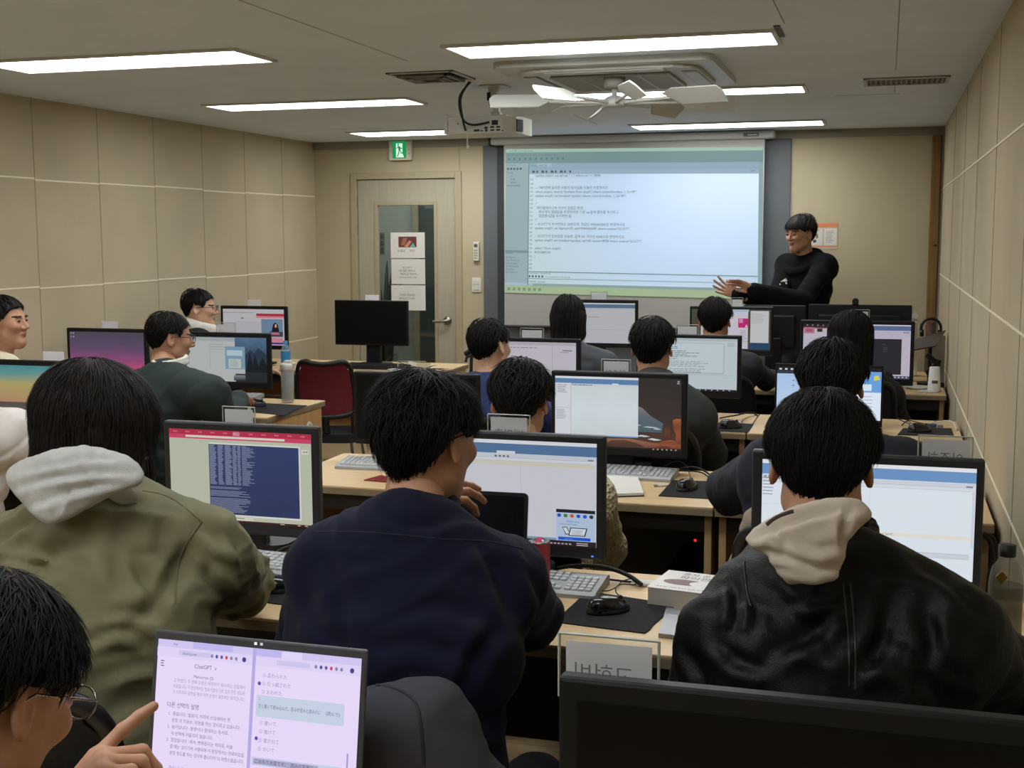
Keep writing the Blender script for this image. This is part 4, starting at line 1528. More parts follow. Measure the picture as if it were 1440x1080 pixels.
a = box_px((497, 523), (674, 526), 632, 4.7, bx=672)
monitor('switched off black monitor behind the person in navy sweatshirt', *a, 4.7, None, bez=(0.014, 0.014, 0.014, 0.022))
a = box_px(None, (1043, 472), 561, 6.3, w_=0.53, bx=1040)
monitor('monitor showing a dialog of grey code lines in the third row', *a, 6.3, p_editor_code, bez=(0.018, 0.02, 0.018, 0.035), S=0.8)
a = box_px(None, (816, 477), 565, 6.3, w_=0.55, bx=812)
monitor('monitor with pinkish white page beside the navy sweater', *a, 6.3, p_pinkwhite, bez=(0.018, 0.022, 0.02, 0.03), S=0.8)
a = box_px((1126, 450), (1287, 452), 543, 7.75, bx=1284)
monitor('wide monitor with dark terminal behind the long haired woman', *a, 7.75, p_woman, bez=(0.018, 0.022, 0.022, 0.04), S=0.8)
a = box_px((970, 430), (1088, 432), 501, 7.95, bx=1088)
monitor('monitor with a pink advert in the front row', *a, 7.95, p_pink_ad, bez=(0.014, 0.018, 0.018, 0.03), S=0.8)
a = box_px(None, (897, 422), 490, 7.95, w_=0.55, bx=896)
monitor('monitor with grey page beside the bobbed black hair', *a, 7.95, p_bob, bez=(0.018, 0.018, 0.022, 0.03), S=0.75)
a = box_px(None, (379, 469), 548, 6.1, w_=0.54, bx=376)
monitor('monitor with windows over a dusky lake wallpaper, in front of the green sweater', *a, 6.1, p_green, bez=(0.02, 0.02, 0.025, 0.03), S=0.8)
a = box_px((93, 461), (206, 463), 545, 6.15, bx=205)
monitor('monitor with purple and orange sunset wallpaper by the left wall', *a, 6.15, p_sunset, bez=(0.02, 0.02, 0.02, 0.03), S=0.8)
a = box_px(None, (147, 510), 618, 4.48, w_=0.56, bx=147)
monitor('monitor with teal sky over grey rocks at the left edge', *a, 4.48, p_rocks, bez=(0.02, 0.02, 0.022, 0.03), S=0.8)
a = box_px(None, (403, 431), 492, 7.98, w_=0.52, bx=400)
monitor('monitor with pink shopping page by the left wall', *a, 7.98, p_white_hood, bez=(0.02, 0.022, 0.022, 0.03), S=0.8)
a = box_px((470, 421), (573, 424), 487, 8.15, bx=570)
monitor('blank black monitor on the front left desk before the door', *a, 8.15, None, bez=(0.008, 0.008, 0.008, 0.014))
p = at(785, 951, 1.5)
M_row0 = monitor('blank black monitor across the bottom right corner', p.x, p.x + 0.60, p.z, p.z - 0.33, 1.5, None, bez=(0.025, 0.025, 0.03, 0.03), bm=m_bez)
a = box_px((1137, 430), (1283, 427), 500, 8.42)
monitor('black back of the lecturer monitor nearest the right wall', *a, 8.44, None, facing=-1)
a = box_px((1046, 428.5), (1136, 430), 500, 8.42)
monitor('black back of the lecturer monitor below the black hoodie', a[0], a[1] - 0.012, a[2], a[3], 8.44, None, facing=-1)
p = at(1203, 423, 8.42)
t = thing('webcam', 'small black webcam on top of the lecturer monitor', 'webcam', (p.x, 8.42, at(1203, 428.5, 8.42).z + 0.001))
mb = MB()
mb.tube([(0, -0.02, 0.02), (0, 0.03, 0.02)], 0.021, m_black2, 12)
mb.obj('body', t)
mb = MB()
mb.box((-0.02, -0.02, -0.0005), (0.02, 0.03, 0.006), m_black2, 0.002)
mb.obj('clip', t)

# ------------------------------------------------------------------ laptops
def laptop(label, X0, X1, Yh, zb, open_deg, hgt, paint, S, mm, depth=0.22, yaw=0.0, dep_off=0):
    t = thing('laptop', label, 'laptop', ((X0 + X1) / 2, Yh, zb), yaw)
    w_ = X1 - X0
    mb = MB()
    mb.box((-w_ / 2, -depth, 0.0), (w_ / 2, 0.0, 0.014), mm, 0.005)
    base = mb.obj('base', t)
    mb = MB()
    for r in range(5):
        for c in range(13):
            x = -w_ / 2 + 0.02 + c * (w_ - 0.04) / 13
            y = -0.03 - r * 0.021
            mb.box((x, y - 0.016, 0.0135), (x + (w_ - 0.04) / 13 - 0.004, y, 0.0155), m_dark)
    mb.obj('keys', base)
    mb = MB()
    mb.box((-w_ / 2, 0.0, 0.0), (w_ / 2, 0.007, hgt), mm, 0.004)
    lid = mb.obj('lid', t, (0, 0.001, 0.014))
    lid.rotation_euler = (-math.radians(open_deg - 90), 0, 0)
    mb = MB()
    e_ = 0.009
    mb.box((-w_ / 2 + e_, -0.0006, 0.02), (w_ / 2 - e_, 0.001, hgt - 0.014), em('#08090b', 1.0))
    cv = Canvas(mb, -w_ / 2 + e_, hgt - 0.014, w_ - 2 * e_, hgt - 0.034, -0.0006, S)
    paint(cv)
    mb.obj('screen', lid)
    mb = MB()
    mb.box((-0.006, -0.0012, hgt - 0.009), (-0.002, 0.0005, hgt - 0.005), em('#ffffff', 1.0))
    mb.box((0.004, -0.0012, hgt - 0.009), (0.008, 0.0005, hgt - 0.005), em('#ffffff', 0.6))
    mb.obj('camera_light', lid)
    return t


def p_chat(cv):
    bg, tx, tl = '#e6d6f6', '#6b6384', '#9a90b8'
    cv.rect(0, 0, 1, 1, bg)
    cv.rect(0, 0, 1, 0.045, '#cfc4ef')
    cv.rect(0.18, 0.0, 0.2, 0.04, '#bdb6ec')
    cv.rect(0.48, 0.0, 0.15, 0.045, '#bdb6ec')
    cv.rect(0.62, 0.005, 0.10, 0.04, '#e0d4f6')
    cv.rect(0, 0.045, 1, 0.06, '#ddd0f4')
    cv.rect(0.11, 0.058, 0.16, 0.03, '#cdc3ea')
    cv.rect(0.60, 0.058, 0.16, 0.03, '#cdc3ea')
    cv.text(0.08, 0.03, 0.022, 'chat', tx)
    cv.text(0.13, 0.082, 0.022, 'chatting.com', tx)
    for k, c in enumerate(('#8a84a8', '#3a55b0', '#7a4a9a', '#d04a5a', '#8a84a8', '#8a84a8')):
        for b in (0.28, 0.79):
            u, v = b + 0.025 * k, 0.073
            cv.poly([(u + 0.007 * math.cos(q), v + 0.012 * math.sin(q)) for q in [2 * PI * i / 8 for i in range(8)]], c)
    for u in (0.445, 0.965):
        cv.poly([(u + 0.010 * math.cos(q), 0.073 + 0.016 * math.sin(q)) for q in [2 * PI * i / 10 for i in range(10)]], '#4a3f8a')
    cv.rect(0.487, 0.0, 0.016, 1, '#b3a8e0')
    cv.text(0.20, 0.155, 0.036, 'ChatGPT  v', '#5f5878')
    cv.text(0.20, 0.215, 0.026, 'Manuscript (2)', tx)
    cv.bars([(0.03, 0.125, 0.018, 0.006), (0.03, 0.14, 0.014, 0.006), (0.03, 0.155, 0.018, 0.006)], tx)
    y = 0.25
    for s_ in ('고 하였다. 두 번째 문장은 목적어가 제시하는 상황에서', '사용됩니다. 이 문장에서는 발표자들의 다른 일의 문장 정도로', '의 의미까지 설명을 해야 하며 선생이 설명하는 의미입니다.'):
        cv.text(0.10, y, 0.027, s_, tl, 0.36)
        y += 0.036
    cv.text(0.075, 0.405, 0.036, '다른 선택의 설명', '#57506f')
    y = 0.455
    for k, s_ in enumerate(('1.  좁습니다 : 발음이, 의미와 쓰임새라는 뜻', '문장 의 이유는, 성분을 하는 것이라고 있습니다.', '2.  늘어납니다 : 분량이나 증대되는 동사로,', '이 선택에 어울리지 않습니다.',
                            '3.  많았습니다 : 에서, 변화된다는 의미로, 서술', '할 때는 것이기에 사용되며 이 문장에서는 완료되었음', '문장 정도를 하는 것이며 좁니다이 더 자연스럽습니다.')):
        cv.text(0.085 if k % 2 == 0 and k < 5 else 0.105, y, 0.027, s_, tx, 0.37)
        y += 0.04
    cv.text(0.105, 0.785, 0.027, '좁습니다가 가장 어울리는 선택입니다.', tl, 0.3)
    cv.rect(0.02, 0.86, 0.45, 0.14, '#d3c5f0')
    cv.text(0.06, 0.88, 0.026, 'Message ChatGPT', tl)
    for k, s_ in enumerate(('ⓐ 変わられた', '② 引っ越された', '③ おわれた')):
        cv.text(0.545, 0.16 + 0.05 * k, 0.03, s_, tl)
    cv.rect(0.525, 0.27, 0.42, 0.13, '#c3cfe2')
    cv.text(0.535, 0.30, 0.026, '2', tl)
    cv.text(0.535, 0.345, 0.028, 'きじ書いて読み込んだ。読みが読みと読みのに', tx, 0.30)
    cv.text(0.86, 0.345, 0.028, '(読んで)', tx, 0.08)
    for k, s_ in enumerate(('① 書いて', '② 書けて', '③ 書かれて', '④ かいて')):
        cv.text(0.545, 0.445 + 0.052 * k, 0.03, s_, tl)
    for v in (0.205, 0.535):
        cv.poly([(0.537 + 0.008 * math.cos(q), v - 0.006 + 0.012 * math.sin(q)) for q in [2 * PI * i / 10 for i in range(10)]], '#5a4fb0')
    cv.rect(0.52, 0.64, 0.425, 0.05, '#c3cfe2')
    cv.rect(0.53, 0.648, 0.31, 0.034, '#a9a6c8')
    cv.text(0.535, 0.675, 0.028, 'このもう大変です。  読みの変更に。', '#57506f', 0.3)
    for k in range(7):
        cv.rect(0.555, 0.705 + 0.047 * k, 0.075, 0.03, '#a9a6c8')
        cv.text(0.558, 0.73 + 0.047 * k, 0.026, '1 2 3 4 5', '#57506f', 0.07)
    cv.rect(0.975, 0.55, 0.008, 0.18, '#a79bd0')


m_alu = mat('laptop_grey', '#4a4b50', 0.4, metal=0.3)
pl, pr_ = at(217, 888, 1.70), at(517, 911, 1.70)
ang = 100
zb_l = DZ + 0.001
hl = ((pl.z + pr_.z) / 2 - zb_l - 0.014) / math.cos(math.radians(ang - 90))
Yh = 1.70 - math.sin(math.radians(ang - 90)) * hl
laptop('open laptop with lilac chat page at the bottom left, pointed at', pl.x, pr_.x, Yh, zb_l, ang, hl, p_chat, 1.0, m_alu, 0.23)
p0, p1 = at(1091, 511, 6.12), at(1243, 514, 6.12)
zb6 = DZ + 0.001
laptop('large laptop with blue chat list in third row by the right wall', p0.x, p1.x, 6.10, zb6, 91, p0.z - zb6 - 0.012, p_laptop_r3, 0.95, m_bez, 0.2)

# dark tablet by the navy sleeve
q0, q1 = at(745, 700, 2.89), at(665, 692, 2.98)
t = thing('tablet', 'black tablet propped up before the navy sleeve', 'tablet', (0, 0, 0))
mb = MB()
wz = q0.z
Mt = Matrix.Translation((q0.x - 0.145, 2.90, DZ + 0.003)) @ Matrix.Rotation(math.radians(-8), 4, 'X') @ Matrix.Rotation(math.radians(4), 4, 'Z')
hh = (wz - DZ) / math.cos(math.radians(8)) - 0.004
mb.prism([(x, z + hh / 2) for x, z in rrect(0.25, hh, 0.012)], 0.008, m_black, Mt)
mb.obj('body', t)
mb = MB()
mb.prism([(x, z + hh / 2) for x, z in rrect(0.232, hh - 0.018, 0.006)], 0.0006, mat('tablet_glass', '#15191c', 0.15, spec=0.4), Mt @ Matrix.Translation((0, -0.0007, 0)))
mb.obj('screen', t)
mb = MB()
mb.box((-0.07, 0.010, 0.0), (0.07, 0.014, hh * 0.7), m_black, 0.001, Mt @ Matrix.Translation((0, 0.0, hh * 0.7)) @ Matrix.Rotation(math.radians(26), 4, 'X') @ Matrix.Translation((0, 0, -hh * 0.7)))
mb.obj('kickstand', t)

# ================================================================== KEYBOARDS, MICE, MATS, CABLES
m_key = mat('keyboard_grey', '#9fa2a5', 0.5, var=0.04)
m_keyt = mat('keycap_grey', '#b9bcbf', 0.5, var=0.04)
m_kb = mat('keyboard_black', '#17181a', 0.5)
m_kbt = mat('keycap_black', '#232426', 0.5)


def keyboard_proto(body, cap):
    t = thing('keyboard', 'x', 'keyboard')
    mb = MB()
    w_, d_ = 0.45, 0.155
    poly = [(-d_ / 2, 0.0), (d_ / 2, 0.0), (d_ / 2, 0.026), (d_ / 2 - 0.02, 0.030), (-d_ / 2 + 0.012, 0.016), (-d_ / 2, 0.010)]
    M_ = Matrix.Translation((w_ / 2, 0, 0)) @ Matrix.Rotation(PI / 2, 4, 'Z')
    mb.prism(poly, w_, body, M_)
    mb.obj('body', t)
    mb = MB()

    def key(x, y, kw):
        z = 0.0165 + (y + d_ / 2 - 0.012) / (d_ - 0.032) * 0.0135
        mb.box((x, y, z - 0.002), (x + kw - 0.003, y + 0.0155, z + 0.006), cap, 0.002, seg=1)
    for r in range(6):
        y = -d_ / 2 + 0.014 + r * 0.0195
        x = -w_ / 2 + 0.014
        if r == 0:
            for kw in (0.024, 0.022, 0.022, 0.11, 0.022, 0.022, 0.03, 0.024):
                key(x, y, kw)
                x += kw
        else:
            n = 14
            for c in range(n):
                key(x, y, 0.0197)
                x += 0.0197
        for c in range(3):
            if r not in (2,) and not (r == 1 and c != 1):
                key(0.073 + c * 0.0197, y, 0.0197)
        for c in range(4):
            if r < 5:
                key(0.139 + c * 0.0185, y, 0.0185)
    mb.obj('keys', t)
    return t


def copy_tree(o, parent=None):
    c = o.copy()
    COL.objects.link(c)
    c.parent = parent
    for ch in [x for x in bpy.data.objects if x.parent == o]:
        copy_tree(ch, c)
    return c


KB = {}


def keyboard(label, px, py, rz=0.0, black=False, z=DZ, Y=None):
    k = 'b' if black else 'g'
    p = atz(px, py, z + 0.015)
    if k not in KB:
        KB[k] = o = keyboard_proto(m_kb if black else m_key, m_kbt if black else m_keyt)
    else:
        o = copy_tree(KB[k])
    o.location = (p.x, p.y, z + 0.0005)
    o.rotation_euler = (0, 0, rz)
    tag(o, label, 'keyboard', 'keyboards')
    return o


keyboard('grey keyboard half hidden behind the red can', 826 - 95, 815, math.radians(-2))
keyboard('grey keyboard in front of the terminal monitor and olive sleeve', 330, 786, math.radians(-6))
keyboard('grey keyboard on the desk before the switched off monitor', 555, 653, math.radians(0))
keyboard('grey keyboard beside the open notebook', 868, 663, math.radians(-3))
keyboard('black keyboard on the front left desk by the door', 530, 515, 0.0, True)
p = atz(340, 556, DZ)
keyboard('grey keyboard by the green sleeve on the left block desk', 312, 557, math.radians(4))

m_mouse = mat('mouse_black', '#0f1011', 0.22, var=0.1, coat=0.3)
m_mside = mat('mouse_grey', '#3a3c3e', 0.4)


def mouse_proto():
    t = thing('mouse', 'x', 'mouse')
    mb = MB()
    n, mR = 20, 9
    vs, fs = [], []
    for j in range(mR + 1):
        ph = (PI / 2) * j / mR
        for k in range(n):
            a = 2 * PI * k / n
            x = 0.031 * math.cos(a) * math.cos(ph) ** 0.6 * (1 - 0.12 * math.sin(a))
            y = 0.056 * math.sin(a) * math.cos(ph) ** 0.6
            z = 0.004 + 0.034 * math.sin(ph) ** 0.9 * (1 - 0.25 * (y / 0.056))
            vs.append((x, y, z))
    for j in range(mR):
        for k in range(n):
            k2 = (k + 1) % n
            fs.append((j * n + k, j * n + k2, (j + 1) * n + k2, (j + 1) * n + k))
    fs.append(tuple(range(n - 1, -1, -1)))
    mb.raw(vs, fs, m_mouse, True)
    mb.lathe([(0, 0), (1, 0), (1.02, 0.5), (1, 1)], m_mside, 24, Matrix.Diagonal((0.0318, 0.057, 0.011, 1)))
    mb.obj('shell', t)
    mb = MB()
    mb.tube([(-0.004, 0.032, 0.0305), (0.004, 0.032, 0.0305)], 0.007, m_mside, 12)
    mb.obj('scroll_wheel', t)
    return t


MO = None


def mouse(label, px, py, rz, cable=None, z=DZ + 0.004):
    global MO
    p = atz(px, py, z + 0.015)
    if MO is None:
        MO = o = mouse_proto()
    else:
        o = copy_tree(MO)
        for ch in [c for c in bpy.data.objects if c.parent == o and c.name.startswith('cord')]:
            bpy.data.objects.remove(ch)
    o.location = (p.x, p.y, z)
    o.rotation_euler = (0, 0, rz)
    tag(o, label, 'mouse', 'computer mice')
    if cable:
        inv = Matrix.Translation(o.location) @ Matrix.Rotation(rz, 4, 'Z')
        inv = inv.inverted()
        pts = [Vector((0, 0.055, 0.010))]
        for (cx, cy, dz) in cable:
            pts.append(inv @ atz(cx, cy, DZ + 0.003 + dz))
        mb = MB()
        mb.tube(smooth_path(pts, 6), 0.0016, m_black2, 6)
        mb.obj('cord', o)
    return o


m_pad = mat('mouse_pad_cloth', '#121315', 0.9, var=0.15, bump=0.1, bscale=800)


def pad(label, corners):
    """corners in the photograph, on the desk top, in order"""
    P = [atz(x, y, DZ + 0.003) for x, y in corners]
    mb = MB()
    n = len(P)
    mb.raw([(p.x, p.y, DZ + 0.0004) for p in P] + [(p.x, p.y, DZ + 0.003) for p in P],
           [tuple(range(n - 1, -1, -1)), tuple(range(n, 2 * n))] + [(i, (i + 1) % n, (i + 1) % n + n, i + n) for i in range(n)], m_pad)
    o = mb.obj('mouse_pad')
    return tag(o, label, 'mouse pad', 'black mouse pads')


mouse('black mouse on the large pad between the book and red can', 855, 851, math.radians(-52), [(866, 832, 0.02), (872, 822, 0.01), (893, 822, 0.004), (892, 814, 0.003), (876, 817, 0.003), (866, 826, 0.003), (852, 831, 0.003), (828, 828, 0.003)])
pad('black mouse pad before the thick book, one corner curled', [(779, 874), (826, 831), (952, 850), (918, 879), (914, 885), (907, 890)])
mouse('black mouse beside the olive sleeve', 397, 822, math.radians(-50))
pad('black mouse pad beside the olive sleeve', [(362, 845), (380, 806), (448, 803), (438, 853), (415, 852)])
mouse('black mouse on the pad beside the open notebook', 966, 682, math.radians(-20), [(970, 668, 0.02), (965, 655, 0.05), (952, 648, 0.045), (935, 655, 0.012), (930, 660, 0.004)])
pad('black mouse pad between the notebook and navy jacket', [(926, 697), (946, 675), (1012, 677), (1018, 702)])
mouse('black mouse on the third row desk near the dark jacket', 1027, 597, math.radians(-60), [(1045, 590, 0.004), (1058, 585, 0.004), (1066, 584, 0.003)])
pad('black mouse pad on the third row desk near the dark jacket', [(1004, 606), (1008, 594), (1060, 596), (1052, 608)])
mouse('black mouse by the right wall in third row', 1293, 602, math.radians(-65), [(1310, 596, 0.004), (1320, 590, 0.004)])
pad('black mouse pad by the right wall in third row', [(1262, 611), (1270, 602), (1338, 602), (1342, 614)])
mouse('black mouse beside the tall tumbler', 360, 567, math.radians(-70), [(368, 560, 0.004), (385, 556, 0.01), (398, 562, 0.004), (376, 553, 0.004)])
pad('black mouse pad beside the tall tumbler', [(352, 579), (356, 566), (432, 570), (412, 577), (400, 584)])


def cable(label, pts, r=0.003, m=None, zs=None):
    P = [atz(x, y, DZ + r + dz) for (x, y, dz) in pts]
    mb = MB()
    mb.tube(smooth_path(P, 6), r, m or m_black2, 6)
    return tag(mb.obj('cable'), label, 'cable', 'desk cables')


cable('thick black cables looping behind the grey keyboard to the book', [(780, 800, 0.0), (805, 796, 0.02), (835, 796, 0.03), (860, 800, 0.025), (885, 810, 0.015), (902, 822, 0.004)], 0.006)
cable('thin black cable crossing behind the mouse pad near the book', [(832, 811, 0.002), (858, 815, 0.006), (885, 818, 0.001), (905, 820, 0.001)], 0.0028)
cable('black cables on the desk beside the navy jacket', [(930, 664, 0.0), (955, 659, 0.018), (975, 657, 0.022), (990, 662, 0.012), (1000, 669, 0.004)], 0.004)
cable('second black cable curving beside the navy jacket', [(935, 662, 0.002), (962, 662, 0.014), (985, 664, 0.010), (997, 671, 0.002)], 0.003)
cable('black cables on the third row desk by the dark jacket', [(1012, 588, 0.002), (1035, 584, 0.02), (1055, 580, 0.02), (1066, 585, 0.004)], 0.004)
cable('black wire on the third row desk by the right wall', [(1268, 598, 0.002), (1276, 592, 0.02), (1284, 598, 0.008), (1262, 588, 0.03), (1300, 596, 0.004)], 0.0025)
cable('white and grey adapter cord behind the name card by the wall', [(1312, 595, 0.004), (1330, 592, 0.012), (1340, 594, 0.012), (1345, 604, 0.004)], 0.004, m_white)
cable('black wires trailing by the tumbler on the left block desk', [(345, 560, 0.004), (358, 552, 0.016), (380, 557, 0.012), (400, 556, 0.004), (412, 563, 0.001)], 0.0028)
cable('coiled black wires on the front left desk', [(540, 510, 0.004), (548, 503, 0.02), (557, 498, 0.05), (560, 508, 0.02), (568, 512, 0.004)], 0.003)
cable('grey cable behind the terminal monitor', [(382, 782, 0.004), (398, 772, 0.012), (415, 768, 0.012), (434, 774, 0.004)], 0.005)
# cables hanging behind the editor monitor near the right wall
mb = MB()
for k, (dx, rr) in enumerate(((0, 0.006), (0.014, 0.004))):
    P = [at(1380, 752, 3.22), at(1392 + k * 3, 760, 3.22), at(1396 + k * 2, 785, 3.22), at(1391, 815, 3.22), at(1389 + 2 * k, 840, 3.22)]
    P = [v + Vector((dx * 0.4, 0.02 * k, 0)) for v in P]
    P[-1].z = max(P[-1].z, DZ + 0.012)
    mb.tube(smooth_path(P, 6), rr, m_black2, 8)
tag(mb.obj('cable'), 'black cables hanging behind the pale editor monitor by the wall', 'cable', 'desk cables')
m_silver = mat('usb_metal', '#9aa4ad', 0.3, metal=0.8)
t = thing('usb_hub', 'small silver and blue connectors by the right wall in third row', 'connector', (0, 0, 0))
p = atz(1308, 598, DZ + 0.01)
mb = MB()
mb.box((p.x - 0.03, p.y - 0.02, DZ + 0.0035), (p.x + 0.03, p.y + 0.012, DZ + 0.018), mat('adapter_blue', '#3a5a6a', 0.4), 0.004)
mb.obj('adapter', t)
mb = MB()
mb.box((p.x + 0.032, p.y - 0.015, DZ + 0.0035), (p.x + 0.06, p.y + 0.004, DZ + 0.015), m_silver, 0.003)
mb.obj('plug', t)

# ------------------------------------------------------------------ things on desks
# red can
p = atz(758, 842, DZ)
t = thing('drink_can', 'slim red drink can beside the navy sleeve', 'can', (p.x, p.y, DZ + 0.0005))
mb = MB()
m_can = mat('red_can', '#a03a42', 0.35, metal=0.15, var=0.1, vscale=60)
Rc, Hc = 0.0285, at(758, 761, p.y).z - DZ
mb.lathe([(0.0, 0.003), (0.022, 0.0), (Rc, 0.010), (Rc, Hc - 0.014), (0.0255, Hc - 0.003)], m_can, 32)
for k in range(9):
    a = -2.0 + 0.12 * k
    z = 0.05 + 0.013 * (k % 5)
    M_ = Matrix.Rotation(a, 4, 'Z')
    mb.box((Rc - 0.001, -0.004, z), (Rc + 0.0004, 0.004, z + 0.003), mat('can_print', '#5d1a20', 0.5), 0, M_)
mb.obj('body', t)
mb = MB()
mb.lathe([(0.0255, Hc - 0.003), (0.027, Hc), (0.0255, Hc + 0.001), (0.0235, Hc - 0.004), (0, Hc - 0.004)], m_chrome, 32)
mb.obj('rim', t)
mb = MB()
mb.prism(rrect(0.016, 0.026, 0.006), 0.002, mat('pink_tab', '#c43a5a', 0.35, metal=0.5), Matrix.Translation((0.0, 0.0, Hc + 0.004)) @ Matrix.Rotation(math.radians(0.5), 4, 'Z') @ Matrix.Rotation(-PI / 2 + 0.25, 4, 'X'))
mb.obj('pull_tab', t)

# thick book
c4b = [atz(909, 843, DZ + 0.0), atz(985, 800, DZ + 0.0)]
t = thing('book', 'thick white paperback textbook lying by the black sleeve', 'book', (0, 0, 0))
bz0, bz1 = DZ + 0.0005, DZ + 0.047
A = atz(909.5, 825, bz1)
B = atz(980, 797, bz1)
ex = Vector((math.cos(math.radians(-9)), math.sin(math.radians(-9)), 0))
ey = Vector((math.sin(math.radians(9)), math.cos(math.radians(9)), 0))
A = Vector((A.x, A.y, 0))
bw, bd = 0.24, 0.175


def bk(u, v, z):
    q = A + ex * (u * bw) + ey * (v * bd)
    return (q.x, q.y, z)


m_pages = mat('page_edges', '#bdb8ae', 0.9, var=0.08, vscale=20, stretch=(1, 1, 60))
m_cov = mat('book_cover', '#d9d6d2', 0.4)
mb = MB()
mb.raw([bk(0.01, 0.01, bz0 + 0.001), bk(0.99, 0.01, bz0 + 0.001), bk(0.99, 0.99, bz0 + 0.001), bk(0.01, 0.99, bz0 + 0.001),
        bk(0.01, 0.01, bz1 - 0.001), bk(0.99, 0.01, bz1 - 0.001), bk(0.99, 0.99, bz1 - 0.001), bk(0.01, 0.99, bz1 - 0.001)],
       [(0, 1, 5, 4), (1, 2, 6, 5), (2, 3, 7, 6), (3, 0, 4, 7)], m_pages)
mb.obj('pages', t)
mb = MB()
for z in (bz0, bz1):
    zz = (z, z + 0.001) if z == bz0 else (z - 0.001, z)
    mb.raw([bk(0, 0, zz[0]), bk(1, 0, zz[0]), bk(1, 1, zz[0]), bk(0, 1, zz[0]), bk(0, 0, zz[1]), bk(1, 0, zz[1]), bk(1, 1, zz[1]), bk(0, 1, zz[1])],
           [(3, 2, 1, 0), (4, 5, 6, 7), (0, 1, 5, 4), (1, 2, 6, 5), (2, 3, 7, 6), (3, 0, 4, 7)], m_cov)
mp1 = mat('cover_brown', '#5a2d22', 0.4)
mp2 = mat('cover_ink', '#2a2a2c', 0.5)
ell = [bk(0.30 + 0.22 * math.cos(a), 0.42 + 0.15 * math.sin(a), bz1 + 0.0004) for a in [2 * PI * i / 20 for i in range(20)]]
mb.raw(ell, [tuple(range(20))], mp1)
ell = [bk(0.55 + 0.18 * math.cos(a), 0.40 + 0.15 * math.sin(a), bz1 + 0.0007) for a in [2 * PI * i / 20 for i in range(20)]]
mb.raw(ell, [tuple(range(20))], m_cov)
for s_, u, v, hh_ in (('혼자 공부하는', 0.20, 0.80, 0.14), ('파이썬 자바', 0.20, 0.62, 0.17), ('개정판 기초부터 실전까지', 0.06, 0.08, 0.07)):
    vs, fs, w_ = text_geo(s_)
    mb.raw([bk(u + a * hh_ * 0.72, v + b * hh_, bz1 + 0.0006) for a, b in vs], fs, mp2)
mb.obj('cover', t)
# silver corner of a closed slim laptop under the arm
p = atz(942, 880, DZ)
mb = MB()
ex2 = Vector((1, -0.05, 0))
A2 = atz(926, 897, DZ)
C2 = atz(937, 860, DZ)
e1 = (C2 - A2)
e2 = Vector((0.17, -0.012, 0))
mb.raw([tuple(v) for v in (A2 + Vector((0, 0, .0006)), A2 + e2 + Vector((0, 0, .0006)), C2 + e2 + Vector((0, 0, .0006)), C2 + Vector((0, 0, .0006)), A2 + Vector((0, 0, .011)), A2 + e2 + Vector((0, 0, .011)), C2 + e2 + Vector((0, 0, .011)), C2 + Vector((0, 0, .011)))],
       [(3, 2, 1, 0), (4, 5, 6, 7), (0, 1, 5, 4), (1, 2, 6, 5), (2, 3, 7, 6), (3, 0, 4, 7)], mat('silver_case', '#8f9094', 0.35, metal=0.6))
tag(mb.obj('slim_case'), 'silver slim case corner under the black leather sleeve', 'case')
# white power strip by the book
p = atz(903, 824, DZ)
mb = MB()
mb.box((p.x - 0.03, p.y - 0.008, DZ + 0.0006), (p.x + 0.05, p.y + 0.03, DZ + 0.010), m_white, 0.004)
tag(mb.obj('cable_plug'), 'white cable outlet cover behind the thick book', 'outlet')

# notebook in the second row
t = thing('notebook', 'open white notebook with a dark cover on the second row desk', 'notebook', (0, 0, 0))
A, B, C_, E_ = atz(848, 700, DZ), atz(905, 698, DZ), atz(897, 674, DZ), atz(840, 673, DZ)
mb = MB()
for k, (z0, z1, m_, g) in enumerate(((0.0006, 0.004, m_dark, 0.004), (0.004, 0.013, m_paper, -0.002))):
    c_ = (A + B + C_ + E_) / 4
    Q = [c_ + (v - c_) * (1 + g * 6) for v in (A, B, C_, E_)]
    part = MB()
    part.raw([(v.x, v.y, DZ + z0) for v in Q] + [(v.x, v.y, DZ + z1) for v in Q], [(3, 2, 1, 0), (4, 5, 6, 7), (0, 1, 5, 4), (1, 2, 6, 5), (2, 3, 7, 6), (3, 0, 4, 7)], m_)
    part.obj('cover' if k == 0 else 'pages', t)
# red wrapper, small usb stick, loose paper
p = atz(531, 676, DZ)
mb = MB()
mb.raw([(p.x - 0.05, p.y - 0.015, DZ + 0.001), (p.x + 0.05, p.y - 0.03, DZ + 0.001), (p.x + 0.05, p.y + 0.03, DZ + 0.004), (p.x, p.y + 0.035, DZ + 0.012),
        (p.x - 0.05, p.y - 0.015, DZ + 0.004), (p.x + 0.05, p.y - 0.03, DZ + 0.005), (p.x + 0.05, p.y + 0.03, DZ + 0.008), (p.x, p.y + 0.035, DZ + 0.016)],
       [(3, 2, 1, 0), (4, 5, 6, 7), (0, 1, 5, 4), (1, 2, 6, 5), (2, 3, 7, 6), (3, 0, 4, 7)], mat('red_foil', '#7a2426', 0.4, var=0.3, vscale=60))
tag(mb.obj('snack_wrapper'), 'red snack wrapper on the second row desk', 'wrapper')
p = atz(930, 684, DZ)
t = thing('usb_stick', 'small white usb stick beside the mouse pad', 'usb stick', (p.x, p.y, DZ), math.radians(25))
mb = MB()
mb.box((-0.014, -0.009, 0.0005), (0.022, 0.009, 0.009), m_white, 0.003)
mb.obj('body', t)
mb = MB()
mb.box((-0.028, -0.007, 0.002), (-0.013, 0.007, 0.0075), m_silver, 0.001)
mb.obj('connector', t)
mb = MB()
P = [atz(x, y, DZ) for x, y in ((1003, 712), (1008, 703), (1020, 702), (1024, 713))]
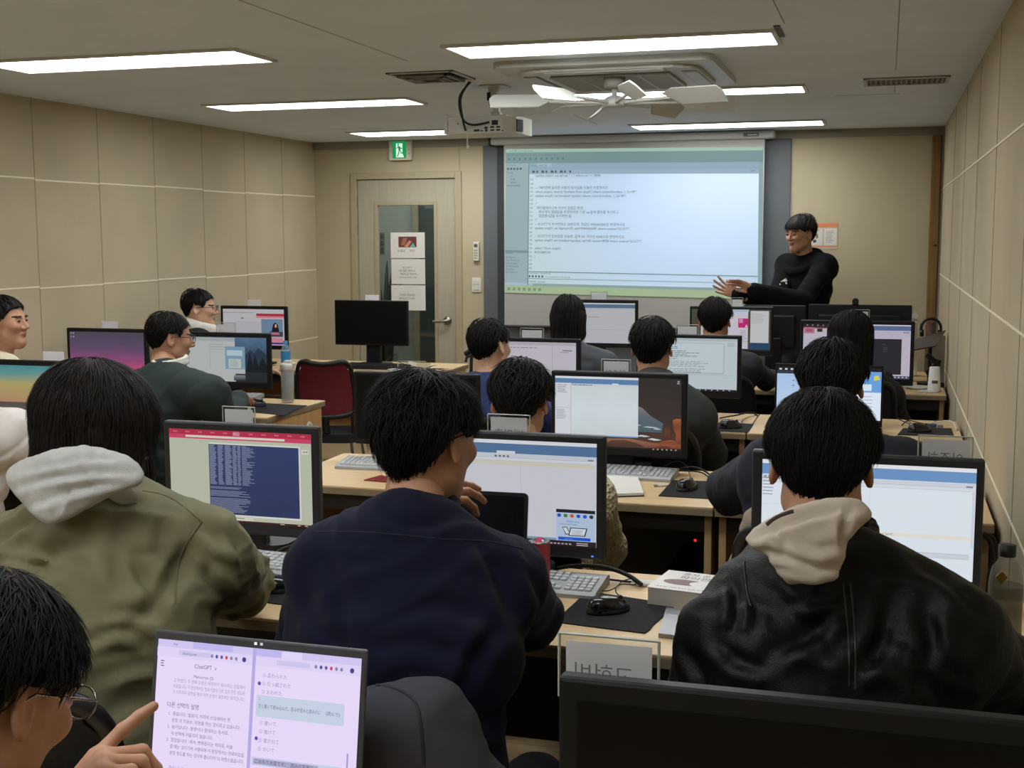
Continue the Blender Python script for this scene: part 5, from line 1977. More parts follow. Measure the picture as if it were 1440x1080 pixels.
mb.raw([(v.x, v.y, DZ + 0.0006) for v in P] + [(v.x, v.y, DZ + 0.0016) for v in P], [(3, 2, 1, 0), (4, 5, 6, 7), (0, 1, 5, 4), (1, 2, 6, 5), (2, 3, 7, 6), (3, 0, 4, 7)], m_paper)
tag(mb.obj('paper_sheet'), 'folded white paper at the desk joint beside the navy jacket', 'paper')
# PC tower beneath the second row desk
p = at(976, 762, 4.42)
t = thing('computer_tower', 'black computer tower with red light under the second row desk', 'computer', (at(979, 760, 4.35).x - 0.02, 4.355, 0))
mb = MB()
mb.box((-0.09, 0, 0.001), (0.055, 0.42, 0.46), m_black, 0.006)
mb.obj('case', t)
mb = MB()
mb.box((-0.085, -0.004, 0.01), (0.05, 0.003, 0.45), m_dark, 0.004)
mb.obj('front_panel', t)
mb = MB()
lz_ = at(979, 760, 4.35).z
mb.box((0.012, -0.007, lz_ - 0.004), (0.021, -0.003, lz_ + 0.004), em('#ff2a20', 1.2))
mb.obj('power_light', t)
p = at(395, 520, 5.9)

# clear bottle with black cap at the right wall
pb = at(1416, 876, 2.62)
zb = pb.z
bx = at(1417, 800, 2.70)
t = thing('drink_bottle', 'clear plastic drink bottle with black cap by the right wall', 'bottle', (min(bx.x, XR - 0.045), 2.72, DZ + 0.0005))
m_pet = frost_mat('clear_plastic', '#8f8c74', 0.22)
Hb = at(1417, 766, 2.72).z - DZ
mb = MB()
mb.lathe([(0, 0.004), (0.028, 0.0), (0.034, 0.012), (0.034, 0.05), (0.031, 0.06), (0.034, 0.07), (0.034, Hb - 0.075), (0.029, Hb - 0.05), (0.015, Hb - 0.03), (0.0135, Hb - 0.02)], m_pet, 28)
mb.obj('body', t)
mb = MB()
mb.lathe([(0.0345, 0.066), (0.0345, Hb - 0.085)], frost_mat('bottle_label', '#5b5940', 0.55), 28)
Mz = Matrix.Translation((-0.012, -0.0335, Hb - 0.062))
mb.prism([(-0.012, 0), (0, 0.014), (0.012, 0), (0, -0.014)], 0.003, mat('gold_foil', '#c79a35', 0.25, metal=0.9), Mz)
mb.obj('label_sleeve', t)
mb = MB()
mb.lathe([(0.017, Hb - 0.024), (0.0175, Hb - 0.022), (0.0175, Hb - 0.001), (0.016, Hb), (0, Hb)], m_black, 20)
mb.obj('cap', t)

# tall tumbler, blue bottle, snack
p = atz(405, 566, DZ)
t = thing('tumbler', 'tall clear tumbler with white lid on left block desk', 'tumbler', (p.x, p.y, DZ + 0.0005))
Ht = at(405, 508, p.y).z - DZ
mb = MB()
mb.lathe([(0, 0.003), (0.032, 0.0), (0.034, 0.005), (0.037, Ht - 0.045), (0.035, Ht - 0.045), (0.031, 0.01), (0, 0.008)], frost_mat('frosted_plastic', '#c3c5c2', 0.35), 24)
mb.obj('body', t)
mb = MB()
mb.lathe([(0, 0.009), (0.0305, 0.009), (0.0325, 0.105), (0, 0.105)], frost_mat('water_grey', '#7d8280', 0.35), 24)
mb.obj('water', t)
mb = MB()
mb.lathe([(0.038, Ht - 0.047), (0.040, Ht - 0.045), (0.040, Ht - 0.02), (0.034, Ht - 0.012), (0, Ht - 0.012)], m_white, 24)
mb.box((-0.015, -0.012, Ht - 0.013), (0.028, 0.012, Ht + 0.005), m_white, 0.004)
mb.box((0.03, -0.01, Ht - 0.02), (0.055, 0.01, Ht - 0.006), m_white, 0.004)
mb.obj('lid', t)
p = atz(401, 526, DZ)
t = thing('water_bottle', 'blue labelled water bottle behind the tall tumbler', 'bottle', (at(401, 500, 7.90).x + 0.004, 7.90, DZ + 0.0005))
mb = MB()
Hw = at(401, 479, 7.90).z - DZ
mb.lathe([(0, 0.003), (0.030, 0), (0.033, 0.01), (0.033, Hw - 0.07), (0.026, Hw - 0.045), (0.014, Hw - 0.025)], frost_mat('pet_blue', '#a8cfe6', 0.3), 24)
mb.obj('body', t)
mb = MB()
mb.lathe([(0.0338, 0.05), (0.0338, Hw - 0.075)], mat('blue_label', '#3f8fc4', 0.4), 24)
mb.obj('label_sleeve', t)
mb = MB()
mb.lathe([(0.015, Hw - 0.026), (0.0155, Hw - 0.002), (0, Hw)], mat('blue_cap', '#3f97cf', 0.4), 18)
mb.obj('cap', t)
p = atz(430, 513, DZ)
t = thing('snack_packet', 'red and white snack packet on the front left desk', 'packet', (at(430, 512, 8.0).x, 8.0, DZ + 0.0005), 0.2)
mb = MB()
mb.box((-0.035, -0.03, 0), (0.01, 0.03, 0.022), m_white, 0.009)
mb.box((0.005, -0.028, 0), (0.05, 0.028, 0.020), mat('packet_red', '#b03a34', 0.4), 0.008)
mb.obj('packet_body', t)
mb = MB()
mb.tube(smooth_path([(-0.06, 0.05, 0.004), (-0.03, 0.07, 0.05), (0.02, 0.07, 0.04), (0.06, 0.05, 0.004)], 6), 0.004, m_black2, 6)
mb.obj('strap', t)
# acrylic tray with tag and papers on the front left desk
p0, p1 = at(561, 507, 8.0), at(600, 523, 8.0)
t = thing('acrylic_box', 'clear acrylic box with white tag on the front left desk', 'box', ((p0.x + p1.x) / 2, 8.03, DZ + 0.0135))
hw, hh_ = (p1.x - p0.x) / 2, p0.z - DZ - 0.0135
m_acr = glass_mat('acrylic', '#f6f8f7', 0.04, 0.06)
mb = MB()
for lo, hi in (((-hw, -0.05, 0), (hw, -0.047, hh_)), ((-hw, 0.047, 0), (hw, 0.05, hh_)), ((-hw, -0.05, 0), (-hw + 0.003, 0.05, hh_)), ((hw - 0.003, -0.05, 0), (hw, 0.05, hh_)), ((-hw, -0.05, 0), (hw, 0.05, 0.003))):
    mb.box(lo, hi, m_acr)
mb.obj('walls', t)
mb = MB()
for a_, b_2 in (((-hw, -0.051, hh_), (hw, -0.051, hh_)), ((-hw, -0.051, 0), (-hw, -0.051, hh_)), ((hw, -0.051, 0), (hw, -0.051, hh_)), ((-hw, -0.051, 0.002), (hw, -0.051, 0.002))):
    mb.tube([a_, b_2], 0.0022, mat('acrylic_edge', '#b9bcb4', 0.2), 6)
mb.obj('edges', t)
mb = MB()
mb.box((-0.03, -0.054, hh_ * 0.55), (0.03, -0.0515, hh_ * 0.95), m_paper, 0, Matrix.Rotation(0.15, 4, 'Y'))
mb.obj('tag', t)
for k, lab in enumerate(('lower loose paper under the acrylic box', 'upper loose paper under the acrylic box')):
    mb = MB()
    mb.box((-0.14, -0.09, 0.0), (0.14, 0.10, 0.005), m_paper, 0.001, Matrix.Rotation(0.25 - 0.4 * k, 4, 'Z'))
    tag(mb.obj('paper_stack', None, (t.location.x - 0.02, 8.03, DZ + 0.0005 + 0.0062 * k)), lab, 'paper')
# paper cup, saucer-like lids, tilted stand, headphones in the front right
p = atz(1313, 535, DZ)
t = thing('paper_cup', 'white paper cup standing upside down on the front right desk', 'cup', (at(1314, 530, 7.72).x, 7.72, DZ + 0.006))
Hcup = at(1314, 516, 7.72).z - DZ - 0.006
mb = MB()
mb.lathe([(0.0, Hcup - 0.004), (0.024, Hcup - 0.004), (0.026, Hcup), (0.0285, Hcup), (0.0375, 0.003), (0.039, 0.0), (0.036, 0.0), (0.026, Hcup - 0.006)], m_white, 24)
mb.obj('cup_wall', t)
mb = MB()
for q in range(5):
    mb.box((0.0335, -0.004, 0.04), (0.0345, 0.004, 0.062), mat('cup_mark', '#5a4a44', 0.6), 0, Matrix.Rotation(-1.9 + 0.2 * q, 4, 'Z'))
mb.obj('printed_mark', t)
p = atz(1302, 538, DZ)
mb = MB()
mb.lathe([(0, 0), (0.06, 0.0), (0.064, 0.004), (0.05, 0.005), (0, 0.004)], m_white, 24)
tag(mb.obj('plate', None, (t.location.x - 0.03, 7.70, DZ + 0.0005)), 'small white lid beneath the upside down paper cup', 'lid')
mb = MB()
mb.lathe([(0, 0), (0.055, 0.0), (0.075, 0.012), (0.072, 0.014), (0.05, 0.004), (0, 0.004)], m_white, 24)
tag(mb.obj('plate', None, (at(1290, 530, 7.85).x, 7.84, DZ + 0.0005)), 'round white dish behind the paper cup', 'dish')
# copy stand: a tilted brown board on a black arm
bq = [at(1289, 490, 7.95), at(1330, 465, 7.9)]
t = thing('copy_stand', 'tilted brown board on black stand in the front right corner', 'stand', (at(1307, 520, 8.0).x, 8.02, DZ + 0.0005))
mb = MB()
mb.box((-0.07, -0.06, 0), (0.07, 0.06, 0.02), m_black, 0.006)
mb.box((0.04, -0.09, 0.0), (0.085, -0.06, 0.03), m_black, 0.004)
mb.obj('base', t)
mb = MB()
mb.tube([(0.03, 0.02, 0.015), (-0.005, 0.01, 0.085), (0.045, 0.0, 0.135), (-0.02, 0.0, 0.19)], [0.02, 0.022, 0.02, 0.018], m_black, 8)
mb.tube([(0.04, 0.0, 0.125), (0.05, 0.0, 0.16)], 0.02, m_black, 8)
mb.obj('arm', t)
mb = MB()
c_ = t.location
def lp(x, y, Y):
    v = at(x, y, Y)
    return (v.x - c_.x, v.y - c_.y, v.z - c_.z)
bb = [lp(1284, 492, 7.92), lp(1288, 477, 8.02), lp(1330, 464, 8.05), lp(1316, 486, 7.92)]
bb2 = [(x, y + 0.012, z - 0.008) for x, y, z in bb]
mb.raw(bb + bb2, [(0, 1, 2, 3), (7, 6, 5, 4), (0, 4, 5, 1), (1, 5, 6, 2), (2, 6, 7, 3), (3, 7, 4, 0)], mat('brown_board', '#4d4038', 0.5, var=0.1))
mb.obj('board', t)
p = at(1309, 462, 8.1)
t = thing('headphones', 'black headphones resting above the tilted brown board', 'headphones', (p.x, 8.08, p.z - 0.035))
mb = MB()
mb.tube([(0.058 * math.cos(a), 0, 0.036 + 0.062 * math.sin(a)) for a in [math.radians(-25 + 230 * i / 20) for i in range(21)]], 0.0085, m_black, 8)
mb.obj('headband', t)
for sx in (-1, 1):
    mb = MB()
    mb.lathe([(0, -0.012), (0.02, -0.012), (0.024, 0), (0.02, 0.012), (0, 0.012)], m_black, 14, Matrix.Translation((0.052 * sx, 0, 0.008)) @ Matrix.Rotation(PI / 2, 4, 'Y'))
    mb.obj('ear_cup', t)
mb = MB()
mb.tube([(0, 0.012, -0.02), (0, 0.02, 0.05), (0, 0.0, 0.085)], 0.02, mat('stand_skin', '#6b5548', 0.6), 10)
mb.tube([(0, 0.02, p.z * 0 - (t.location.z - DZ) + 0.001), (0, 0.02, -0.018)], 0.012, m_black, 8)
mb.obj('holder', t)
# pale board leaning in the corner behind the stand
mb = MB()
q0, q1 = at(1322, 472, 8.13), at(1336, 472, 8.13)
mb.box((q0.x - 0.06, 8.13, DZ + 0.0005), (min(q1.x, XR - 0.012), 8.142, q0.z), mat('pale_board', '#b5ab97', 0.7), 0.002)
tag(mb.obj('leaning_board'), 'pale thin board standing against the right wall behind the cup', 'board')
# white tissue roll behind the lecturer monitor
t = thing('tissue_pack', 'white tissue poking out beside the lecturer monitor', 'tissue', (at(1283, 445, 8.55).x - 0.01, 8.56, DZ + 0.0005))
mb = MB()
zt_ = at(1283, 437, 8.56).z - DZ
mb.box((-0.06, -0.05, 0), (0.05, 0.05, zt_ - 0.07), m_white, 0.01)
mb.obj('box', t)
mb = MB()
mb.prism([(-0.03, 0), (0.045, 0), (0.04, 0.03), (0.05, 0.035), (0.03, 0.07), (0.0, 0.04), (-0.02, 0.06)], 0.02, m_white, Matrix.Translation((0, -0.01, zt_ - 0.072)))
mb.obj('tissue', t)
# black clamp stand beside the navy sweater
t = thing('phone_stand', 'black phone clamp stand left of the navy sweater', 'stand', (at(660, 500, 6.2).x, 6.2, DZ + 0.0005))
c_ = t.location
mb = MB()
mb.lathe([(0, 0), (0.05, 0), (0.05, 0.01), (0.012, 0.016), (0, 0.016)], m_black, 18)
mb.obj('base', t)
mb = MB()
mb.tube([(0, 0, 0.012), lp(663, 505, 6.2), lp(664, 492, 6.2)], 0.009, m_black2, 8)
mb.tube([lp(664, 498, 6.2), lp(656, 503, 6.18), lp(655, 509, 6.18)], 0.008, m_black2, 8)
mb.tube([lp(654, 498, 6.2), lp(667, 490, 6.2)], 0.014, m_black2, 8)
mb.obj('arm', t)
mb = MB()
a_, b_2 = lp(661, 484, 6.2), lp(663, 460, 6.2)
mb.box((a_[0] - 0.012, -0.01, a_[2] - 0.01), (a_[0] + 0.02, 0.01, b_2[2]), m_black2, 0.004)
mb.obj('clamp', t)

# ================================================================== NAME CARDS ON THE MONITORS
m_card = mat('name_card_paper', '#f3f0f4', 0.8, var=0.02)
_nt = m_card.node_tree
_tl = _nt.nodes.new('ShaderNodeBsdfTranslucent')
_tl.inputs['Color'].default_value = (0.95, 0.93, 0.96, 1)
_mx = _nt.nodes.new('ShaderNodeMixShader')
_mx.inputs['Fac'].default_value = 0.55
_nt.links.new(_nt.nodes['Principled BSDF'].outputs[0], _mx.inputs[1])
_nt.links.new(_tl.outputs[0], _mx.inputs[2])
_nt.links.new(_mx.outputs[0], _nt.nodes['Material Output'].inputs['Surface'])
m_cardink = '#8f8c93'


def card(label, x0, y0, x1, Y, zbot, text=None, frame=True, hold=0.10, strokes=True, th=0.42, tv=0.62):
    """acrylic stand behind a monitor: only its upper part shows above the bezel; seen from its back, so the lettering is reversed"""
    a_, b_2 = at(x0, y0, Y), at(x1, y0, Y)
    cx, w_, zt = (a_.x + b_2.x) / 2, (b_2.x - a_.x), a_.z
    t = thing('name_card', label, 'name card', (cx, Y, 0), 0, 'name cards on the monitors')
    mb = MB()
    mb.box((-w_ / 2, 0.0, zbot), (w_ / 2, 0.0012, zt), m_card)
    H_ = zt - zbot
    if text or strokes:
        cv = Canvas(mb, -w_ / 2, zt, w_, H_, 0.0, lit=False)
        if text:
            hh_ = th
            _, _, tw = text_geo(text)
            cv.text(0.10, tv, hh_, text, m_cardink, 0.80, mirror=True, squash=0.98)
        else:
            cv.lines(0.15, 0.72, 0.65, 1, 0.1, 0.10, '#b3b0b6', 0.1, int(x0))
    mb.obj('card', t)
    if frame:
        mb = MB()
        e_ = w_ * 0.08
        mb.box((-w_ / 2 - e_, -0.004, zbot), (w_ / 2 + e_, -0.002, zt + H_ * 0.12), m_acr)
        mb.obj('acrylic_sleeve', t)
        mb = MB()
        me_ = mat('acrylic_edge', '#b9bcb4', 0.2)
        for pa, pb in (((-w_ / 2 - e_, 0, zbot), (-w_ / 2 - e_, 0, zt + H_ * 0.12)), ((w_ / 2 + e_, 0, zbot), (w_ / 2 + e_, 0, zt + H_ * 0.12)), ((-w_ / 2 - e_, 0, zt + H_ * 0.12), (w_ / 2 + e_, 0, zt + H_ * 0.12))):
            mb.tube([pa, pb], max(0.0016, w_ * 0.018), me_, 6)
        mb.obj('edge_rim', t)
    return t


card('name card above the pale editor monitor by the right wall', 1297, 617, 1363, 3.215, at(1340, 660, 3.215).z, '이준하', th=0.52, tv=0.86)
card('name card on the blank monitor at the bottom right', 796, 900, 917, 1.567, at(850, 985, 1.567).z, '고현빈', th=0.40, tv=0.70)
card('name card above the monitor with the news popup', 690, 586, 741, 3.215, at(715, 618, 3.215).z, '배미홍', th=0.52, tv=0.95)
card('name card above the monitor with blue terminal', 316, 575, 355, 3.265, at(335, 606, 3.265).z, None)
card('name card above the desert arch monitor', 849, 508, 884, 4.815, at(865, 532, 4.815).z, '인수이', th=0.5, tv=0.88)
card('name card above the pinkish monitor in third row', 734, 464, 762, 6.365, at(750, 486, 6.365).z, None)
card('name card above the grey code dialog monitor', 953, 459, 980, 6.365, at(965, 481, 6.365).z, None)
card('name card above the monitor beside the bobbed hair', 832, 412, 853, 8.015, at(840, 430, 8.015).z, None)
card('name card above the pink advert monitor', 1030, 421, 1044, 8.015, at(1035, 440, 8.015).z, None)
card('name card behind the long haired woman', 1200, 438, 1221, 7.815, at(1210, 460, 7.815).z, None)
card('name card above the dusky lake monitor', 306, 456, 329, 6.165, at(315, 478, 6.165).z, None)
card('name card above the purple sunset monitor', 143, 451.5, 165, 6.215, at(150, 472, 6.215).z, None, frame=False)
card('name card above the teal sky monitor', 60, 494, 89.5, 4.545, at(75, 515, 4.545).z, None, frame=False)
card('name card above the pink shopping page monitor', 348, 421.5, 367, 8.045, at(355, 440, 8.045).z, None, frame=False)
card('name card above the blank monitor before the door', 513.5, 414.5, 532.5, 8.215, at(520, 432, 8.215).z, None, frame=False)

# ================================================================== CHAIRS
m_mesh_red = mat('red_chair_mesh', '#6e1a24', 0.8, var=0.12, bump=0.5, bscale=420, kind='voronoi')
m_mesh_blk = mat('black_chair_mesh', '#17181a', 0.8, var=0.12, bump=0.5, bscale=420, kind='voronoi')
m_cfr = mat('chair_frame_black', '#131416', 0.45, var=0.1)
m_cush = mat('chair_cushion', '#1a1b1e', 0.9, var=0.1, bump=0.2, bscale=400)


def chair_proto(meshmat):
    """faces +y; base at the floor"""
    t = thing('office_chair', 'x', 'chair')
    mb = MB()
    mb.prism(rrect(0.46, 0.44, 0.09), 0.06, m_cush, Matrix.Translation((0, 0.02, 0.312)) @ Matrix.Rotation(PI / 2, 4, 'X'), True)
    mb.obj('seat', t)

    def bk(u, v):          # u across -1..1, v 0..1 up the back
        x = u * (0.235 - 0.02 * v)
        return Vector((x, -0.21 - 0.075 * v + 0.05 * u * u + 0.02 * math.sin(PI * v), 0.50 + 0.38 * v))
    ring = []
    for (a, b) in ((-0.55, 0.0), (-0.9, 0.06), (-1, 0.25), (-1, 0.6), (-0.98, 0.85), (-0.8, 0.985), (-0.4, 0.97), (0, 0.95), (0.4, 0.97), (0.8, 0.985), (0.98, 0.85), (1, 0.6), (1, 0.25), (0.9, 0.06), (0.55, 0.0), (0, -0.02), (-0.55, 0.0)):
        ring.append(bk(a, b))
    mb = MB()
    mb.tube(smooth_path(ring, 4), 0.017, m_cfr, 8, False)
    mb.tube([bk(0.0, -0.02), (0, -0.2, 0.42), (0, -0.1, 0.325)], [0.03, 0.03, 0.025], m_cfr, 8)
    mb.tube([bk(-0.9, 0.1), (-0.2, -0.12, 0.325)], 0.014, m_cfr, 8)
    mb.tube([bk(0.9, 0.1), (0.2, -0.12, 0.325)], 0.014, m_cfr, 8)
    mb.obj('back_frame', t)
    mb = MB()
    N = 10
    vs, fs = [], []
    for side in (0, 1):
        for j in range(N + 1):
            for i in range(N + 1):
                v = j / N
                lim = 0.97 if 0.1 < v < 0.9 else 0.85
                p = bk(lim * (2 * i / N - 1), 0.02 + 0.94 * v)
                vs.append((p.x, p.y + (0.004 if side else -0.004), p.z))
    for side in (0, 1):
        o_ = side * (N + 1) ** 2
        for j in range(N):
            for i in range(N):
                q = (o_ + j * (N + 1) + i, o_ + j * (N + 1) + i + 1, o_ + (j + 1) * (N + 1) + i + 1, o_ + (j + 1) * (N + 1) + i)
                fs.append(q if not side else tuple(reversed(q)))
    mb.raw(vs, fs, meshmat, True)
    mb.obj('back_mesh', t)
    for sx in (-1, 1):
        for sy in (-1, 1):
            mb = MB()
            mb.tube([(0.19 * sx, 0.02 + 0.17 * sy, 0.325), (0.235 * sx, 0.02 + 0.20 * sy, 0.012)], 0.0115, m_metal, 10)
            mb.tube([(0.236 * sx, 0.02 + 0.201 * sy, 0.012), (0.2365 * sx, 0.02 + 0.2012 * sy, 0.0005)], 0.014, m_cfr, 10)
            mb.obj('leg', t)
    return t


CH = {}


def chair(label, x, y, rz=0.0, kind='black', group='black chairs at the desks'):
    if kind not in CH:
        CH[kind] = o = chair_proto(m_mesh_red if kind == 'red' else m_mesh_blk)
    else:
        o = copy_tree(CH[kind])
    o.location = (x, y, 0)
    o.rotation_euler = (0, 0, rz)
    return tag(o, label, 'chair', group if kind != 'red' else None)


p = at(452, 585, 7.15)
chair('empty chair with red mesh back by the front left desk', at(436, 540, 7.3).x, 7.62, math.radians(12), 'red').scale = (0.82, 0.9, 0.96)
# ================================================================== SOFT FORMS: one smooth surface from blended shapes
def V3(p):
    return np.array([p[0], p[1], p[2]], dtype=np.float64)


class Field:
    def __init__(s, lo, hi, h):
        s.lo = np.array(lo, dtype=np.float64)
        s.h = h
        s.n = np.ceil((np.array(hi) - s.lo) / h).astype(int) + 1
        s.d = np.full(s.n, 0.5, dtype=np.float32)

    def win(s, lo, hi):
        i0 = np.clip(np.floor((np.array(lo) - s.lo) / s.h).astype(int), 0, s.n)
        i1 = np.clip(np.ceil((np.array(hi) - s.lo) / s.h).astype(int) + 1, 0, s.n)
        if np.any(i1 <= i0):
            return None
        ax = [s.lo[k] + s.h * np.arange(i0[k], i1[k]) for k in range(3)]
        return (slice(i0[0], i1[0]), slice(i0[1], i1[1]), slice(i0[2], i1[2])), ax[0][:, None, None], ax[1][None, :, None], ax[2][None, None, :]

    def _merge(s, sl, d, k, op):
        a = s.d[sl]
        if op == 'add':
            if k > 0:
                hh = np.maximum(k - np.abs(a - d), 0) / k
                s.d[sl] = np.minimum(a, d) - hh * hh * k * 0.25
            else:
                s.d[sl] = np.minimum(a, d)
        else:
            d = -d
            if k > 0:
                hh = np.maximum(k - np.abs(a - d), 0) / k
                s.d[sl] = np.maximum(a, d) + hh * hh * k * 0.25
            else:
                s.d[sl] = np.maximum(a, d)

    def cone(s, a, b, ra, rb, k=0.02, lat=None, sx=1.0, op='add'):
        a, b = V3(a), V3(b)
        R_ = max(ra, rb) * max(1, sx) + k + 3 * s.h
        w_ = s.win(np.minimum(a, b) - R_, np.maximum(a, b) + R_)
        if w_ is None:
            return s
        sl, X, Y, Z = w_
        px, py, pz = X - a[0], Y - a[1], Z - a[2]
        ba = b - a
        if lat is not None:
            l_ = V3(lat)
            f = 1 - 1 / sx
            dl = px * l_[0] + py * l_[1] + pz * l_[2]
            px, py, pz = px - f * dl * l_[0], py - f * dl * l_[1], pz - f * dl * l_[2]
            ba = ba - f * ba.dot(l_) * l_
        t = np.clip((px * ba[0] + py * ba[1] + pz * ba[2]) / max(ba.dot(ba), 1e-9), 0, 1)
        d = np.sqrt((px - t * ba[0]) ** 2 + (py - t * ba[1]) ** 2 + (pz - t * ba[2]) ** 2) - (ra + (rb - ra) * t)
        s._merge(sl, d, k, op)
        return s

    def ell(s, c, r, ax=None, k=0.02, op='add'):
        """ax: three unit axes (rows)"""
        c, r = V3(c), V3(r)
        A = np.eye(3) if ax is None else np.array([V3(v) for v in ax])
        ext = np.sqrt(((A * r[:, None]) ** 2).sum(0)) + k + 3 * s.h
        w_ = s.win(c - ext, c + ext)
        if w_ is None:
            return s
        sl, X, Y, Z = w_
        px, py, pz = X - c[0], Y - c[1], Z - c[2]
        k0 = k1 = 0
        for i in range(3):
            q = px * A[i, 0] + py * A[i, 1] + pz * A[i, 2]
            k0 = k0 + (q / r[i]) ** 2
            k1 = k1 + (q / r[i] ** 2) ** 2
        k0, k1 = np.sqrt(k0), np.sqrt(k1) + 1e-9
        s._merge(sl, k0 * (k0 - 1) / k1, k, op)
        return s

    def grid(s):
        sl, X, Y, Z = s.win(s.lo, s.lo + s.h * (s.n - 1))
        return X, Y, Z

    def clip(s, fn):
        """keep where fn <= 0"""
        X, Y, Z = s.grid()
        s.d = np.maximum(s.d, fn(X, Y, Z).astype(np.float32))
        return s

    def mesh(s, relax=1):
        d = s.d
        n = d.shape
        ins = d < 0
        nx, ny, nz = n[0] - 1, n[1] - 1, n[2] - 1
        cnt = np.zeros((nx, ny, nz), dtype=np.int8)
        for i in (0, 1):
            for j in (0, 1):
                for k in (0, 1):
                    cnt += ins[i:i + nx, j:j + ny, k:k + nz]
        act = (cnt > 0) & (cnt < 8)
        idx = np.argwhere(act)
        if not len(idx):
            return np.zeros((0, 3)), np.zeros((0, 4), int)
        num = -np.ones((nx, ny, nz), dtype=np.int64)
        num[tuple(idx.T)] = np.arange(len(idx))
        acc = np.zeros((len(idx), 3))
        wsum = np.zeros(len(idx))
        corners = [(i, j, k) for i in (0, 1) for j in (0, 1) for k in (0, 1)]
        vals = {c: d[idx[:, 0] + c[0], idx[:, 1] + c[1], idx[:, 2] + c[2]].astype(np.float64) for c in corners}
        for c in corners:
            for a in range(3):
                if c[a] == 0:
                    e = list(c)
                    e[a] = 1
                    e = tuple(e)
                    va, vb = vals[c], vals[e]
                    m_ = (va < 0) != (vb < 0)
                    t = np.where(m_, va / np.where(m_, va - vb, 1), 0)
                    P = np.array(c, float)[None, :] + t[:, None] * (np.array(e, float) - np.array(c, float))[None, :]
                    acc += P * m_[:, None]
                    wsum += m_
        v = (idx + acc / wsum[:, None]) * s.h + s.lo
        quads = []
        for a in range(3):
            b, c = (a + 1) % 3, (a + 2) % 3
            sA = [slice(None)] * 3
            sB = [slice(None)] * 3
            sA[a] = slice(0, n[a] - 1)
            sB[a] = slice(1, n[a])
            A_, B_ = ins[tuple(sA)], ins[tuple(sB)]
            E_ = np.argwhere(A_ != B_)
            ok = (E_[:, b] > 0) & (E_[:, c] > 0) & (E_[:, b] < n[b] - 1) & (E_[:, c] < n[c] - 1)
            E_ = E_[ok]
            if not len(E_):
                continue
            fl = A_[tuple(E_.T)]

            def cell(db, dc):
                q = E_.copy()
                q[:, b] += db
                q[:, c] += dc
                return num[tuple(q.T)]
            q4 = np.stack([cell(-1, -1), cell(0, -1), cell(0, 0), cell(-1, 0)], 1)
            q4[~fl] = q4[~fl][:, ::-1]
            quads.append(q4)
        f = np.concatenate(quads)
        f = f[(f >= 0).all(1)]
        for _ in range(relax):
            v = relax_mesh(v, f, 0.5)
        return v, f


def relax_mesh(v, f, w_=0.5):
    acc = np.zeros_like(v)
    cnt = np.zeros(len(v))
    for i in range(4):
        a, b = f[:, i], f[:, (i + 1) % 4]
        for k in range(3):
            acc[:, k] += np.bincount(a, v[b, k], len(v)) + np.bincount(b, v[a, k], len(v))
        cnt += np.bincount(a, minlength=len(v)) + np.bincount(b, minlength=len(v))
    return v * (1 - w_) + w_ * acc / np.maximum(cnt, 1)[:, None]


def vnormals(v, f):
    n = np.cross(v[f[:, 2]] - v[f[:, 0]], v[f[:, 3]] - v[f[:, 1]])
    out = np.zeros_like(v)
    for i in range(4):
        for k in range(3):
            out[:, k] += np.bincount(f[:, i], n[:, k], len(v))
    return out / (np.linalg.norm(out, axis=1)[:, None] + 1e-12)


_lat = RNG.random((32, 32, 32))


def vnoise(P, off=0.0):
    P = P + off
    i = np.floor(P).astype(int)
    t = P - i
    t = t * t * (3 - 2 * t)
    r = 0
    for a in (0, 1):
        for b in (0, 1):
            for c in (0, 1):
                w_ = (t[:, 0] if a else 1 - t[:, 0]) * (t[:, 1] if b else 1 - t[:, 1]) * (t[:, 2] if c else 1 - t[:, 2])
                r = r + w_ * _lat[(i[:, 0] + a) % 32, (i[:, 1] + b) % 32, (i[:, 2] + c) % 32]
    return r


def folds(v, f, amp, freq=(9, 9, 14), seed=0.0, joints=(), warp=0.6):
    """ridged creases pushed along the surface normal, stronger near the joints"""
    n = vnormals(v, f)
    P = v * np.array(freq)
    wv = vnoise(v * 4.0, seed + 7.3) * 2 * warp * 3
    q = P + wv[:, None]
    r = 1 - np.abs(2 * vnoise(q, seed) - 1)
    r2 = 1 - np.abs(2 * vnoise(q * 2.1, seed + 3.1) - 1)
    g = np.full(len(v), amp * 0.55)
    for (j, rad, a) in joints:
        dd = np.linalg.norm(v - V3(j)[None, :], axis=1)
        g = g + a * np.exp(-(dd / rad) ** 2)
    return v + n * (g * ((r - 0.55) * 1.2 + (r2 - 0.55) * 0.4))[:, None]


